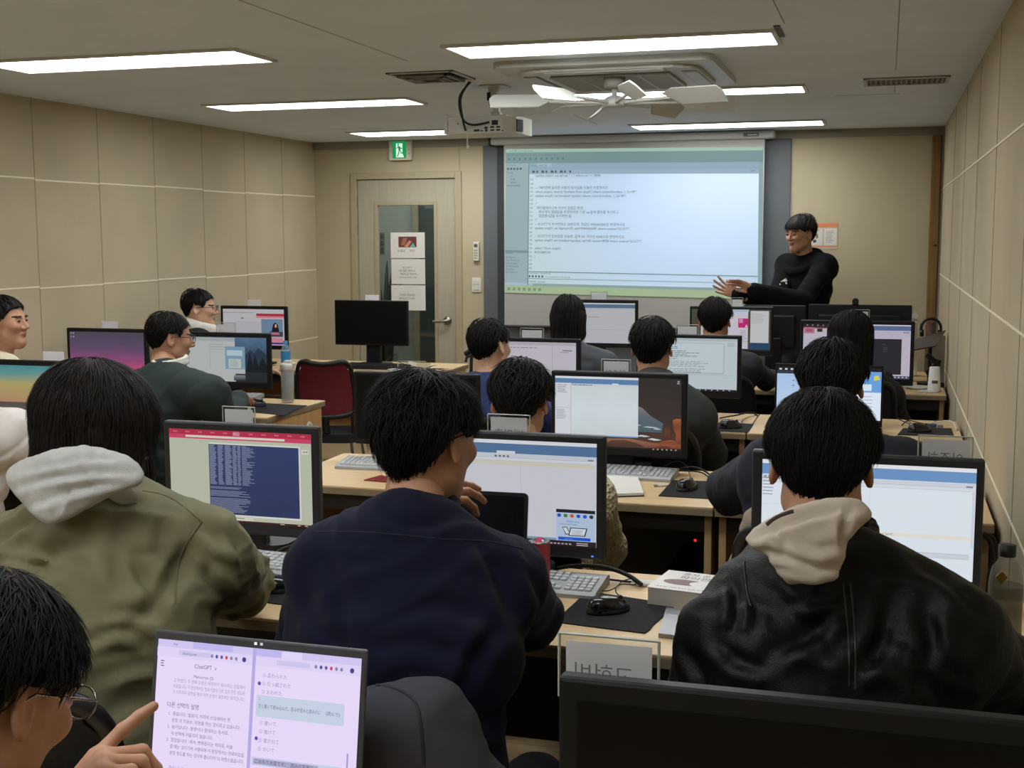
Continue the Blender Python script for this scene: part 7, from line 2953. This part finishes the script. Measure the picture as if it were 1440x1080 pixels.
def pillow(pts, Y0, slope=0.0, curv=0.0, thick=0.035, edge=0.045, h=0.007, fold=0.010, freq=(10, 10, 14), seed=1.0, extra=None, flat=0.35, back=None):
    """folded cloth: outline given in the photograph on a leaning, curved sheet at depth Y0; returns vertices and faces"""
    z0 = at(*pts[0], Y0).z
    xc = sum(at(*p, Y0).x for p in pts) / len(pts)
    W3 = []
    for p in pts:
        Y = Y0
        for _ in range(4):
            v = at(p[0], p[1], Y)
            Y = Y0 + slope * (v.z - z0) + curv * (v.x - xc) ** 2
        W3.append(v)
    poly = np.array([(v.x, v.z) for v in W3])
    ys = [v.y for v in W3]
    lo = np.array([poly[:, 0].min(), min(ys) - curv * 0, poly[:, 1].min()]) - (thick + 0.03)
    hi = np.array([poly[:, 0].max(), max(ys), poly[:, 1].max()]) + (thick + 0.03)
    F = Field(lo, hi, h)
    X, Y, Z = F.grid()
    x, z = X[:, :, 0], Z[:, 0, :]
    x, z = np.broadcast_arrays(X[:, 0, :], Z[0, :, :].reshape(1, -1))
    d2 = np.full(x.shape, 9.0)
    inside = np.zeros(x.shape, bool)
    n = len(poly)
    for i in range(n):
        a, b = poly[i], poly[(i + 1) % n]
        e = b - a
        t = np.clip(((x - a[0]) * e[0] + (z - a[1]) * e[1]) / (e @ e), 0, 1)
        d2 = np.minimum(d2, np.hypot(x - a[0] - t * e[0], z - a[1] - t * e[1]))
        c = ((a[1] <= z) & (b[1] > z)) | ((b[1] <= z) & (a[1] > z))
        with np.errstate(divide='ignore', invalid='ignore'):
            xi = a[0] + (z - a[1]) / (b[1] - a[1] if b[1] != a[1] else 1e-9) * e[0]
        inside ^= c & (x < xi)
    w0 = Y0 + slope * (z - z0) + curv * (x - xc) ** 2
    q = np.clip(d2 / edge, 0, 1)
    T = thick * np.sqrt(np.maximum(1 - (1 - q) ** 2, 0))
    w = np.abs(Y - w0[:, None, :])
    f_in = (w - T[:, None, :]) * 0.7
    f_out = np.sqrt(d2[:, None, :] ** 2 + w ** 2)
    F.d = np.where(inside[:, None, :], f_in, f_out).astype(np.float32)
    if extra:
        extra(F)
    v, q = F.mesh(2)
    v = folds(v, q, fold, freq=freq, seed=seed, warp=0.8)
    return v, q


from mathutils.bvhtree import BVHTree


def seam(obj, pxs, m, r=0.0022, name='seam', n=6):
    """a stitched seam lying on a garment along a line seen in the photograph"""
    me = obj.data
    bvh = BVHTree.FromPolygons([v.co for v in me.vertices], [tuple(p.vertices) for p in me.polygons])
    P = smooth_path([Vector((x, y, 0)) for x, y in pxs], n)
    pts = []
    for p in P:
        d = ray(p.x, p.y).normalized()
        hit = bvh.ray_cast(CAM, d)
        if hit[0] is not None:
            pts.append(hit[0] + hit[1] * (-0.0004))
    if len(pts) < 3:
        return
    mb = MB()
    mb.tube(pts, r, m, 6)
    o = mb.obj(name, obj.parent)
    o.matrix_parent_inverse = Matrix.Translation(obj.parent.location).inverted()


def decal(obj, polys, m, name, off=0.0015):
    """a printed mark lying on a garment, where the photograph shows it"""
    me = obj.data
    bvh = BVHTree.FromPolygons([v.co for v in me.vertices], [tuple(p.vertices) for p in me.polygons])
    mb = MB()
    for poly in polys:
        P = []
        for (x, y) in poly:
            hit = bvh.ray_cast(CAM, ray(x, y).normalized())
            if hit[0] is not None:
                P.append((hit[0], hit[1] if hit[1].dot(ray(x, y)) < 0 else -hit[1]))
        if len(P) < 3:
            continue
        a = [p + n * off for p, n in P]
        b = [p - n * off for p, n in P]
        n = len(P)
        mb.raw(a + b, [tuple(range(n)), tuple(range(2 * n - 1, n - 1, -1))] + [(i, i + n, (i + 1) % n + n, (i + 1) % n) for i in range(n)], m)
    if mb.v:
        o = mb.obj(name, obj.parent)
        o.matrix_parent_inverse = Matrix.Translation(obj.parent.location).inverted()
# ================================================================== THE PEOPLE
m_hoodie = mat('black_hoodie_cloth', '#0c0e11', 0.95, var=0.1, bump=0.15, bscale=600, spec=0.2)
m_olive = mat('olive_jacket_cloth', '#6f6b4f', 0.75, var=0.08, vscale=12, bump=0.12, bscale=350)
m_greyhood = mat('grey_marl_cloth', '#b4b5b2', 0.95, var=0.07, vscale=55, bump=0.25, bscale=500)
m_navy = mat('navy_sweat_cloth', '#14162c', 0.95, var=0.08, bump=0.2, bscale=700, sheen=0.05, spec=0.2)
m_leather = mat('black_leather', '#070808', 0.52, var=0.15, bump=0.10, bscale=240, kind='voronoi', spec=0.28)
m_beige = mat('beige_hood_cloth', '#bdb0a0', 0.95, var=0.06, vscale=30, bump=0.2, bscale=600)
m_navyj = mat('dark_navy_jacket', '#161925', 0.85, var=0.1, bump=0.1, bscale=500)
m_sherpa = mat('beige_sherpa_fleece', '#d8caa6', 0.95, var=0.12, vscale=70, bump=1.0, bscale=75, kind='voronoi')
m_blue = mat('blue_sweater_cloth', '#27335e', 0.9, var=0.08, bump=0.15, bscale=500)
m_padded = mat('slate_padded_jacket', '#32373d', 0.6, var=0.1, bump=0.05, bscale=300)
m_charcoal = mat('charcoal_jacket', '#292c2c', 0.75, var=0.1, bump=0.1, bscale=400)
m_tee = mat('dark_grey_shirt', '#2b2c31', 0.9, var=0.1, bump=0.1, bscale=500)
m_blackj = mat('black_jacket', '#14161c', 0.8, var=0.1)
m_green = mat('dark_green_sweater', '#26322f', 0.92, var=0.08, bump=0.2, bscale=600)
m_whitec = mat('white_cotton', '#d4d0c8', 0.9, var=0.04, bump=0.15, bscale=400)
m_cream = mat('cream_cotton', '#cdc3a8', 0.9, var=0.05, bump=0.15, bscale=400)
m_puffer = mat('white_puffer_nylon', '#d3cdc8', 0.5, var=0.04, bump=0.05, bscale=200)
m_wire = mat('glasses_black', '#141414', 0.3)
m_wiremetal = mat('glasses_metal', '#8f8c88', 0.25, metal=1.0)

# lecturer, standing at the front
H_ = at(1125, 327, 9.05)
hsl, hsr = dict(dir=(-0.86, -0.10, 0.42), back=(0.30, 0.55, 0.75), curl=(0.1, 0.12, 0.14, 0.16, 0.2), spread=0.20), dict(dir=(-0.90, -0.05, 0.38), back=(-0.35, 0.85, -0.4), curl=(0.1, 0.1, 0.12, 0.15, 0.2), spread=0.24)
lec = person('person in a black hoodie standing at the front, both hands held out', H_, f=(-0.66, -0.74, -0.12), bf=(-0.62, -0.78, 0), standing=True,
             nb=H_ + Vector((0.045, 0.055, -0.185)), topmat=m_hoodie, top_name='hoodie', t=0.028, hairstyle='fringe', hairn=900, hh=0.0035, h=0.011, seed=3, fold=0.010,
             wl=at(1061, 408, 8.52), el=at(1128, 424, 8.66), wr=at(1038, 415, 8.66), er=at(1090, 424, 8.86), sl=None, sr=None,
             hl=hsl, hr=hsr, fat=0.94, hood=dict(R=0.098, tube=0.020, z=-0.025, rise=0.065, tip=H_ + Vector((0.15, 0.17, -0.27)), w=0.07, tw=0.04), hoodmat=m_hoodie, sw=0.17)
decal(lec['top'], [[(1097.5, 396.5), (1104, 392), (1105.5, 396)], [(1096, 399.5), (1106, 397), (1106.5, 399.5), (1096.5, 401)], [(1105.2, 391.5), (1107, 395.5), (1106.2, 395.8)]], m_white, 'chest_emblem', 0.003)

# foreground, bottom left
H_ = at(-16, 962, 1.14)
person('person with black hair and metal glasses at bottom left, pointing at the laptop', H_, f=(0.22, 0.88, -0.42), bf=(0.2, 0.98, 0), nb=H_ + Vector((-0.03, -0.14, -0.14)), pelvis=H_ + Vector((-0.06, -0.46, 0)) + Vector((0, 0, 0.53 - H_.z)),
       topmat=m_blackj, t=0.022, hairstyle='full', hairn=5000, hairh=0.004, hh=0.0032, h=0.010, seed=5, wide=1.05, gl=m_wiremetal, messy=0.5, hairrad=0.0007,
       wr=at(72, 1158, 1.22), er=at(60, 1290, 1.06), sr=None, kneeY=0.36,
       hr=dict(dir=(0.42, 0.62, 0.66), back=(-0.55, -0.45, 0.65), curl=(0.25, 0.10, 0.75, 0.85, 0.8), h=0.0028, spread=0.06, thumb_out=0.9))

# olive jacket with grey hood
H_ = at(140, 598, 2.2)
nb = at(150, 705, 2.10)
OL = [([(262, 772), (248, 800), (222, 845), (190, 872)], 11, 0.014), ([(188, 785), (205, 825), (224, 868)], 9, 0.010), ([(140, 872), (178, 860), (218, 868)], 8, 0.009), ([(120, 905), (165, 885), (205, 900)], 9, 0.010),
      ([(268, 742), (286, 775), (302, 800)], 8, 0.010), ([(300, 788), (326, 800), (348, 832)], 8, 0.010), ([(286, 808), (310, 832), (330, 858)], 8, 0.009), ([(172, 705), (163, 770), (168, 830)], 14, 0.008),
      ([(100, 760), (60, 790), (30, 850)], 12, 0.010), ([(235, 720), (225, 760), (240, 800)], 10, 0.007), ([(322, 745), (340, 780), (352, 815)], 8, 0.008)]
NV = [([(672, 765), (696, 800), (716, 862)], 12, 0.010), ([(742, 800), (758, 830), (768, 862)], 9, 0.008), ([(548, 868), (630, 850), (700, 884)], 14, 0.010), ([(462, 790), (478, 840), (486, 900)], 12, 0.008), ([(520, 920), (590, 905), (660, 930)], 14, 0.010),
      ([(700, 880), (672, 920), (650, 970)], 12, 0.012), ([(540, 720), (560, 735), (600, 738), (640, 725)], 8, 0.006), ([(440, 860), (470, 900), (520, 940)], 12, 0.008)]
LE = [([(1032, 822), (1037, 858), (1030, 890)], 8, 0.010), ([(1051, 838), (1062, 862), (1056, 890)], 7, 0.008), ([(1085, 918), (1144, 888), (1168, 858)], 13, 0.012), ([(1250, 840), (1238, 905), (1196, 952)], 13, 0.014), ([(1283, 790), (1340, 822), (1386, 872)], 10, 0.008),
      ([(1010, 900), (1040, 930), (1080, 940)], 11, 0.010), ([(1300, 860), (1310, 910), (1290, 960)], 12, 0.010), ([(960, 910), (985, 950), (990, 975)], 9, 0.008), ([(1110, 850), (1160, 842), (1180, 835)], 8, 0.006)]
olv = person('person in an olive jacket with grey hood facing the terminal monitor', H_, f=(0.22, 0.97, -0.10), bf=(0.10, 0.99, 0), nb=nb, topmat=m_olive, t=0.034,
       sl=at(22, 790, 2.12), sr=at(283, 778, 2.18), er=at(330, 848, 2.62), wr=at(305, 790, 2.86), el=at(-20, 900, 2.4), wl=at(120, 850, 2.8),
       hairstyle='mop', hairmat=m_hair2, hairn=5500, hairh=0.0045, hh=0.004, h=0.008, seed=7, wide=1.12, fold=0.026, messy=0.3, hairrad=0.0008, lift=0.08, fat=1.08,
       kneeY=0.38, lines=OL)


# navy sweatshirt
H_ = at(602, 612, 2.25)
nb = at(578, 728, 2.17)
nvy = person('person in a navy sweatshirt resting the chin on one hand', H_, f=(0.36, 0.92, -0.14), bf=(0.12, 0.99, 0), nb=nb, topmat=m_navy, top_name='sweatshirt', t=0.026,
       sl=at(468, 800, 2.15), sr=at(700, 812, 2.22), er=at(742, 884, 2.58), wr=at(570, 716, 2.46), el=at(436, 930, 2.30), wl=at(480, 905, 2.66),
       hr=dict(dir=(0.88, 0.34, 0.30), back=(-0.15, -0.55, 0.8), curl=(0.3, 0.30, 0.38, 0.48, 0.6), h=0.003),
       hairstyle='full', hairn=5500, hairh=0.0045, hh=0.004, h=0.008, seed=9, wide=1.02, fold=0.015, messy=0.7, hairrad=0.0008, lift=0.20, fat=1.1, kneeY=0.40,
       collar=0.005, collarmat=m_navy, lines=NV)

# black leather jacket, beige hood
H_ = at(1156, 648, 2.30)
nb = at(1165, 778, 2.20)
lth = person('person in a black leather jacket with beige hood by the right wall', H_, f=(0.0, 0.95, -0.30), bf=(-0.02, 1.0, 0), nb=nb, topmat=m_leather, t=0.036,
       sl=at(1042, 892, 2.13), sr=at(1325, 890, 2.16), el=at(985, 1015, 2.28), er=at(1405, 1000, 2.36), wl=at(1045, 905, 2.66), wr=at(1330, 900, 2.66),
       hairstyle='full', hairn=5500, hairh=0.0045, hh=0.004, h=0.008, seed=11, wide=1.04, fold=0.022, messy=0.3, hairrad=0.0007, lift=0.07, fat=1.06,
       kneeY=0.40, collar=0.035, collarmat=m_leather, lines=LE)


# second row, right: dark navy jacket
H_ = at(1170, 537, 3.70)
person('person in a dark navy jacket in second row by the right wall', H_, f=(0.05, 0.99, -0.12), bf=(0, 1, 0), topmat=m_navyj, t=0.032, hairstyle='full', hairn=1500,
       nb=at(1165, 620, 3.62), sl=at(1083, 660, 3.6), sr=at(1262, 660, 3.6), el=at(1028, 690, 3.92), wl=at(1080, 690, 4.2), er=at(1310, 735, 3.85), wr=at(1250, 700, 4.2),
       hh=0.005, h=0.010, seed=13, fold=0.012, wide=1.03, kneeY=0.38)

# second row, middle: sherpa fleece
H_ = at(733, 562, 3.75)
person('person in a beige sherpa fleece behind the monitor with news popup', H_, f=(-0.05, 0.95, -0.30), bf=(0, 1, 0), topmat=m_sherpa, t=0.034, hairstyle='full', hairn=1600,
       nb=at(738, 645, 3.66), sr=at(822, 700, 3.68), er=at(846, 770, 3.86), wr=at(800, 745, 4.12), hh=0.005, h=0.010, seed=15, fold=0.006, wide=1.02, messy=0.8, lift=0.15, fat=1.1, kneeY=0.38, top_name='fleece_jacket')

# third row, left: blue sweater
H_ = at(689, 484, 5.40)
person('person in a blue sweater in third row before the pinkish monitor', H_, f=(0.35, 0.93, -0.05), bf=(0.05, 1, 0), topmat=m_blue, top_name='sweater', t=0.024, hairstyle='short', hairn=900,
       hh=0.006, h=0.012, seed=17, fold=0.008, sl=at(648, 552, 5.32), sr=at(738, 552, 5.36), kneeY=0.36, skin=m_skin2, collar=0.02)

# third row, middle: charcoal jacket
H_ = at(918, 486, 5.35)
person('person in a charcoal jacket before the grey code dialog', H_, f=(0.05, 0.99, -0.10), bf=(0, 1, 0), topmat=m_charcoal, t=0.032, hairstyle='full', hairn=900, hh=0.006, h=0.012, seed=19, fold=0.010,
       nb=at(922, 536, 5.27), sl=at(862, 585, 5.25), sr=at(976, 585, 5.25), er=at(998, 640, 5.45), wr=at(960, 620, 5.8), el=at(838, 640, 5.45), wl=at(880, 620, 5.8), kneeY=0.36)

# fourth row: bobbed hair, slate padded jacket
H_ = at(800, 444, 7.10)
person('person with bobbed black hair in a slate padded jacket', H_, f=(0.05, 0.99, -0.08), bf=(0, 1, 0), topmat=m_padded, t=0.034, hairstyle='bob', hairn=900, hh=0.007, h=0.014, seed=21, fold=0.006, quilt=0.010,
       nb=at(803, 492, 7.04), pelvis=at(803, 492, 7.04) + Vector((0, 0.02, 0.53 - at(803, 492, 7.04).z)), kneeY=0.30, hairrad=0.0016, messy=0.15, lift=0.03, sr=at(848, 515, 7.06), sl=at(760, 515, 7.06))

# fourth row: grey shirt
H_ = at(1006, 449, 7.12)
person('person in a dark grey shirt before the pink advert', H_, f=(0.05, 0.99, -0.12), bf=(0, 1, 0), topmat=m_tee, top_name='shirt', t=0.018, hairstyle='full', hairn=700, hh=0.007, h=0.014, seed=23, fold=0.008,
       nb=at(1008, 494, 7.05), pelvis=at(1008, 494, 7.05) + Vector((0, 0.02, 0.53 - at(1008, 494, 7.05).z)), sr=at(1052, 515, 7.05), er=at(1076, 546, 7.30), wr=at(1094, 536, 7.62), sl=at(964, 515, 7.05), kneeY=0.30, sleeves=0.55, wide=0.98)

# fourth row right: long black hair
H_ = at(1196, 470, 7.06)
person('person with long black hair in a black jacket by the right wall', H_, f=(-0.05, 0.99, -0.10), bf=(0, 1, 0), topmat=m_blackj, t=0.036, hairstyle='long', hairn=1000, hh=0.007, h=0.014, seed=25, fold=0.008,
       wide=1.16, nb=at(1198, 522, 7.02), pelvis=at(1198, 522, 7.02) + Vector((0, 0.02, 0.53 - at(1198, 522, 7.02).z)), sr=at(1246, 558, 7.0), sl=at(1150, 556, 7.0), er=at(1262, 600, 7.2), kneeY=0.30, hairrad=0.0016, messy=0.3, lift=0.05)

# left block: green sweater with white collar and glasses
H_ = at(240, 473, 5.35)
person('person in a dark green sweater with white collar and glasses', H_, f=(0.74, 0.66, -0.12), bf=(0.42, 0.90, 0), topmat=m_green, top_name='sweater', t=0.028, hairstyle='short', hairn=1300, hh=0.0045, h=0.011, seed=27, fold=0.012,
       nb=at(234, 520, 5.27), sl=at(196, 545, 5.42), sr=at(296, 553, 5.10), er=at(318, 605, 5.30), wr=at(335, 580, 5.72), gl=m_wire, skin=m_skin, collar=0.04, collarmat=m_whitec, kneeY=0.40, fat=1.1, wide=1.02)

# left block, front: white hood and dark vest
H_ = at(281, 432, 7.20)
person('person with glasses, white hooded top and dark vest by the left wall', H_, f=(0.93, 0.36, -0.05), bf=(0.7, 0.71, 0), topmat=m_blackj, top_name='vest', t=0.028, hairstyle='short', hairn=900, hh=0.005, h=0.012, seed=29, fold=0.008,
       gl=m_wire, skin=m_skin2, hood=dict(R=0.088, tube=0.03, z=0.03, rise=0.02, w=0.07, tw=0.03), hoodmat=m_whitec, kneeY=0.38)

# left edge: cream top, looking right
H_ = at(8, 450, 5.05)
person('person in a cream top looking right at the left edge', H_, f=(0.97, 0.12, 0.0), bf=(0.6, 0.8, 0), topmat=m_cream, top_name='shirt', t=0.024, hairstyle='short', hairn=1100, hh=0.004, h=0.012, seed=31, fold=0.008,
       nb=H_ + Vector((-0.05, -0.02, -0.185)), skin=m_skin, kneeY=0.40)

# left edge: white padded sleeve
H_ = at(-72, 530, 3.95)
person('person in a white padded jacket cut off by the left edge', H_, f=(0.1, 0.99, -0.05), bf=(0.05, 1, 0), topmat=m_puffer, t=0.042, hairstyle='short', hairn=500, hh=0.007, h=0.010, seed=33, fold=0.010, quilt=0.014,
       nb=at(-62, 592, 3.88), sr=at(16, 612, 3.86), er=at(44, 695, 3.92), wr=at(-20, 690, 4.16), sw=0.17, kneeY=0.38)

# hoods lying on the two jackets
def ring_of(P, R0, tr, zz):
    def fn(F):
        n_ = 20
        for i in range(n_):
            c = []
            for a in (2 * PI * i / n_, 2 * PI * (i + 1) / n_):
                c.append(P['nb'] + P['lat'] * R0 * 1.1 * math.sin(a) - P['bf'] * (R0 * math.cos(a) - 0.03) + P['sp'] * zz)
            F.cone(c[0], c[1], tr, tr, 0.03)
    return fn


v, q = pillow([(12, 668), (16, 684), (28, 701), (48, 722), (70, 738), (92, 732), (120, 719), (163, 692), (198, 682), (200, 668), (192, 652), (175, 641), (150, 634), (117, 626), (85, 630), (60, 638), (30, 648), (16, 656)],
              1.96, slope=0.45, curv=0.9, thick=0.036, edge=0.05, h=0.006, fold=0.008, freq=(6, 6, 16), seed=4.0, extra=ring_of(olv, 0.088, 0.022, 0.02))
v = creases(v, q, [([(30, 662), (70, 655), (120, 646), (160, 646)], 5, 0.007), ([(22, 686), (70, 672), (130, 664), (192, 664)], 6, 0.011), ([(42, 712), (90, 694), (140, 680), (180, 676)], 6, 0.008), ([(75, 725), (90, 700), (95, 680)], 5, 0.005), ([(120, 640), (135, 660), (140, 690)], 5, 0.004)])
put('hood', v, q, m_greyhood, olv['root'])
v, q = pillow([(1048, 757), (1055, 770), (1068, 778), (1080, 783), (1092, 800), (1108, 822), (1140, 820), (1172, 815), (1186, 790), (1192, 760), (1208, 742), (1226, 726), (1222, 714), (1206, 702), (1165, 702), (1122, 711), (1085, 726), (1058, 744)],
              2.02, slope=0.40, curv=1.0, thick=0.034, edge=0.05, h=0.0055, fold=0.006, freq=(6, 6, 12), seed=9.0, extra=ring_of(lth, 0.085, 0.02, 0.02))
v = creases(v, q, [([(1066, 772), (1110, 786), (1150, 800), (1184, 796)], 6, 0.010), ([(1056, 758), (1100, 738), (1150, 722), (1205, 716)], 7, 0.008), ([(1196, 712), (1186, 742), (1188, 772)], 6, 0.008), ([(1090, 795), (1130, 806), (1165, 812)], 5, 0.006), ([(1120, 760), (1150, 772), (1180, 765)], 7, 0.006), ([(1085, 745), (1100, 765), (1098, 782)], 6, 0.005)])
hd_ = put('hood', v, q, m_beige, lth['root'])
m_stitch = mat('stitch_brown', '#3b342e', 0.8)
seam(hd_, [(1078, 738), (1090, 729), (1106, 722), (1116, 719)], m_stitch, 0.004, 'zip_trim')
m_sl = mat('leather_seam', '#1e1f20', 0.4)
seam(lth['top'], [(1186, 820), (1190, 860), (1194, 910), (1194, 965)], m_sl)
seam(lth['top'], [(1196, 820), (1200, 860), (1203, 910), (1203, 970)], m_sl)
seam(lth['top'], [(1046, 790), (1050, 830), (1056, 852)], m_sl, 0.003)
m_sn = mat('navy_seam', '#191c30', 0.9)
seam(nvy['top'], [(440, 748), (500, 748), (560, 752), (620, 758), (690, 762), (735, 772)], m_sn, 0.002)
m_so = mat('olive_seam', '#625e45', 0.8)
seam(olv['top'], [(283, 735), (262, 765), (250, 800), (246, 850)], m_so, 0.0025)
seam(olv['top'], [(200, 690), (240, 700), (285, 735)], m_so, 0.002)

# jackets hung over chair backs, and the chairs people sit on
v, q = pillow([(430, 990), (470, 972), (520, 962), (570, 956), (612, 957), (638, 970), (666, 1012), (690, 1055), (712, 1110), (720, 1260), (430, 1260), (415, 1120)], 1.84, slope=-0.05, curv=0.5, thick=0.075, edge=0.09, h=0.008, fold=0.024, freq=(8, 8, 4), seed=13.0)
t = thing('draped_jacket', 'dark grey jacket draped over the chair behind the navy sweatshirt', 'jacket', (at(570, 1000, 1.84).x, 1.84, 0))
m_gj = mat('dark_grey_twill', '#3b3c44', 0.85, var=0.06, bump=0.15, bscale=500)
jk = put('jacket_cloth', v, q, m_gj, t)
seam(jk, [(520, 962), (555, 968), (582, 985), (592, 1020), (596, 1075)], mat('grey_seam', '#2c2d33', 0.85), 0.003)
v, q = pillow([(1060, 714), (1050, 722), (1036, 762), (1020, 802), (1006, 850), (1006, 960), (1125, 960), (1132, 770), (1112, 716), (1085, 706)], 3.372, slope=-0.02, curv=0.3, thick=0.05, edge=0.06, h=0.009, fold=0.02, freq=(9, 9, 3), seed=17.0)
t = thing('draped_coat', 'taupe coat hung on the chair left of the black leather jacket', 'coat', (at(1070, 800, 3.37).x, 3.37, 0))
put('coat_cloth', v, q, mat('taupe_coat', '#8a7d6c', 0.85, var=0.06, bump=0.12, bscale=400), t)
seen = set()
CHL = [('olive jacket', 'black chair beneath the person in the olive jacket'), ('navy sweatshirt', 'black chair under the grey draped jacket and navy sweatshirt'), ('leather', 'black chair beneath the black leather jacket'),
       ('dark navy', 'black chair beneath the dark navy jacket, under the taupe coat'), ('sherpa', 'black chair beneath the sherpa fleece'), ('blue sweater', 'black chair beneath the blue sweater'),
       ('charcoal', 'black chair beneath the charcoal jacket'), ('bobbed', 'black chair beneath the slate padded jacket'), ('grey shirt', 'black chair beneath the dark grey shirt'),
       ('long black', 'black chair beneath the long haired person'), ('dark green', 'black chair with rounded back behind the dark green sweater'), ('hooded top', 'black chair beneath the dark vest by the left wall'),
       ('cream', 'black chair beneath the cream top'), ('padded jacket cut', 'black chair beneath the white padded jacket'), ('bottom left', 'black chair beneath the person pointing at the laptop')]
for o in [x for x in COL.objects if x.name.split('.')[0] == 'person']:
    for k_, lab in CHL:
        if k_ in o['label'] and lab not in seen:
            seen.add(lab)
            chair(lab, o.location.x, 2.07 if 'grey draped' in lab else o.location.y + (0.03 if 'sherpa' in lab or 'dark navy' in lab else -0.01), 0.0 if 'green' not in lab else -0.35)
            break
bpy.data.scenes.remove(TSC)
# ================================================================== WORLD AND VIEW
w = bpy.data.worlds.new('world')
SC.world = w
w.use_nodes = True
w.node_tree.nodes['Background'].inputs['Color'].default_value = (0.05, 0.05, 0.05, 1)
w.node_tree.nodes['Background'].inputs['Strength'].default_value = 0.2
SC.view_settings.view_transform = 'Standard'
SC.view_settings.look = 'None'
SC.view_settings.exposure = 0.0
SC.view_settings.gamma = 1.0
SC.view_settings.use_curve_mapping = False
try:
    SC.cycles.use_denoising = True
    SC.cycles.denoiser = 'OPENIMAGEDENOISE'
    SC.cycles.max_bounces = 6
    SC.cycles.diffuse_bounces = 4
    SC.cycles.glossy_bounces = 3
    SC.cycles.transparent_max_bounces = 12
    SC.cycles.caustics_reflective = False
    SC.cycles.caustics_refractive = False
    SC.cycles.sample_clamp_indirect = 6
except Exception:
    pass
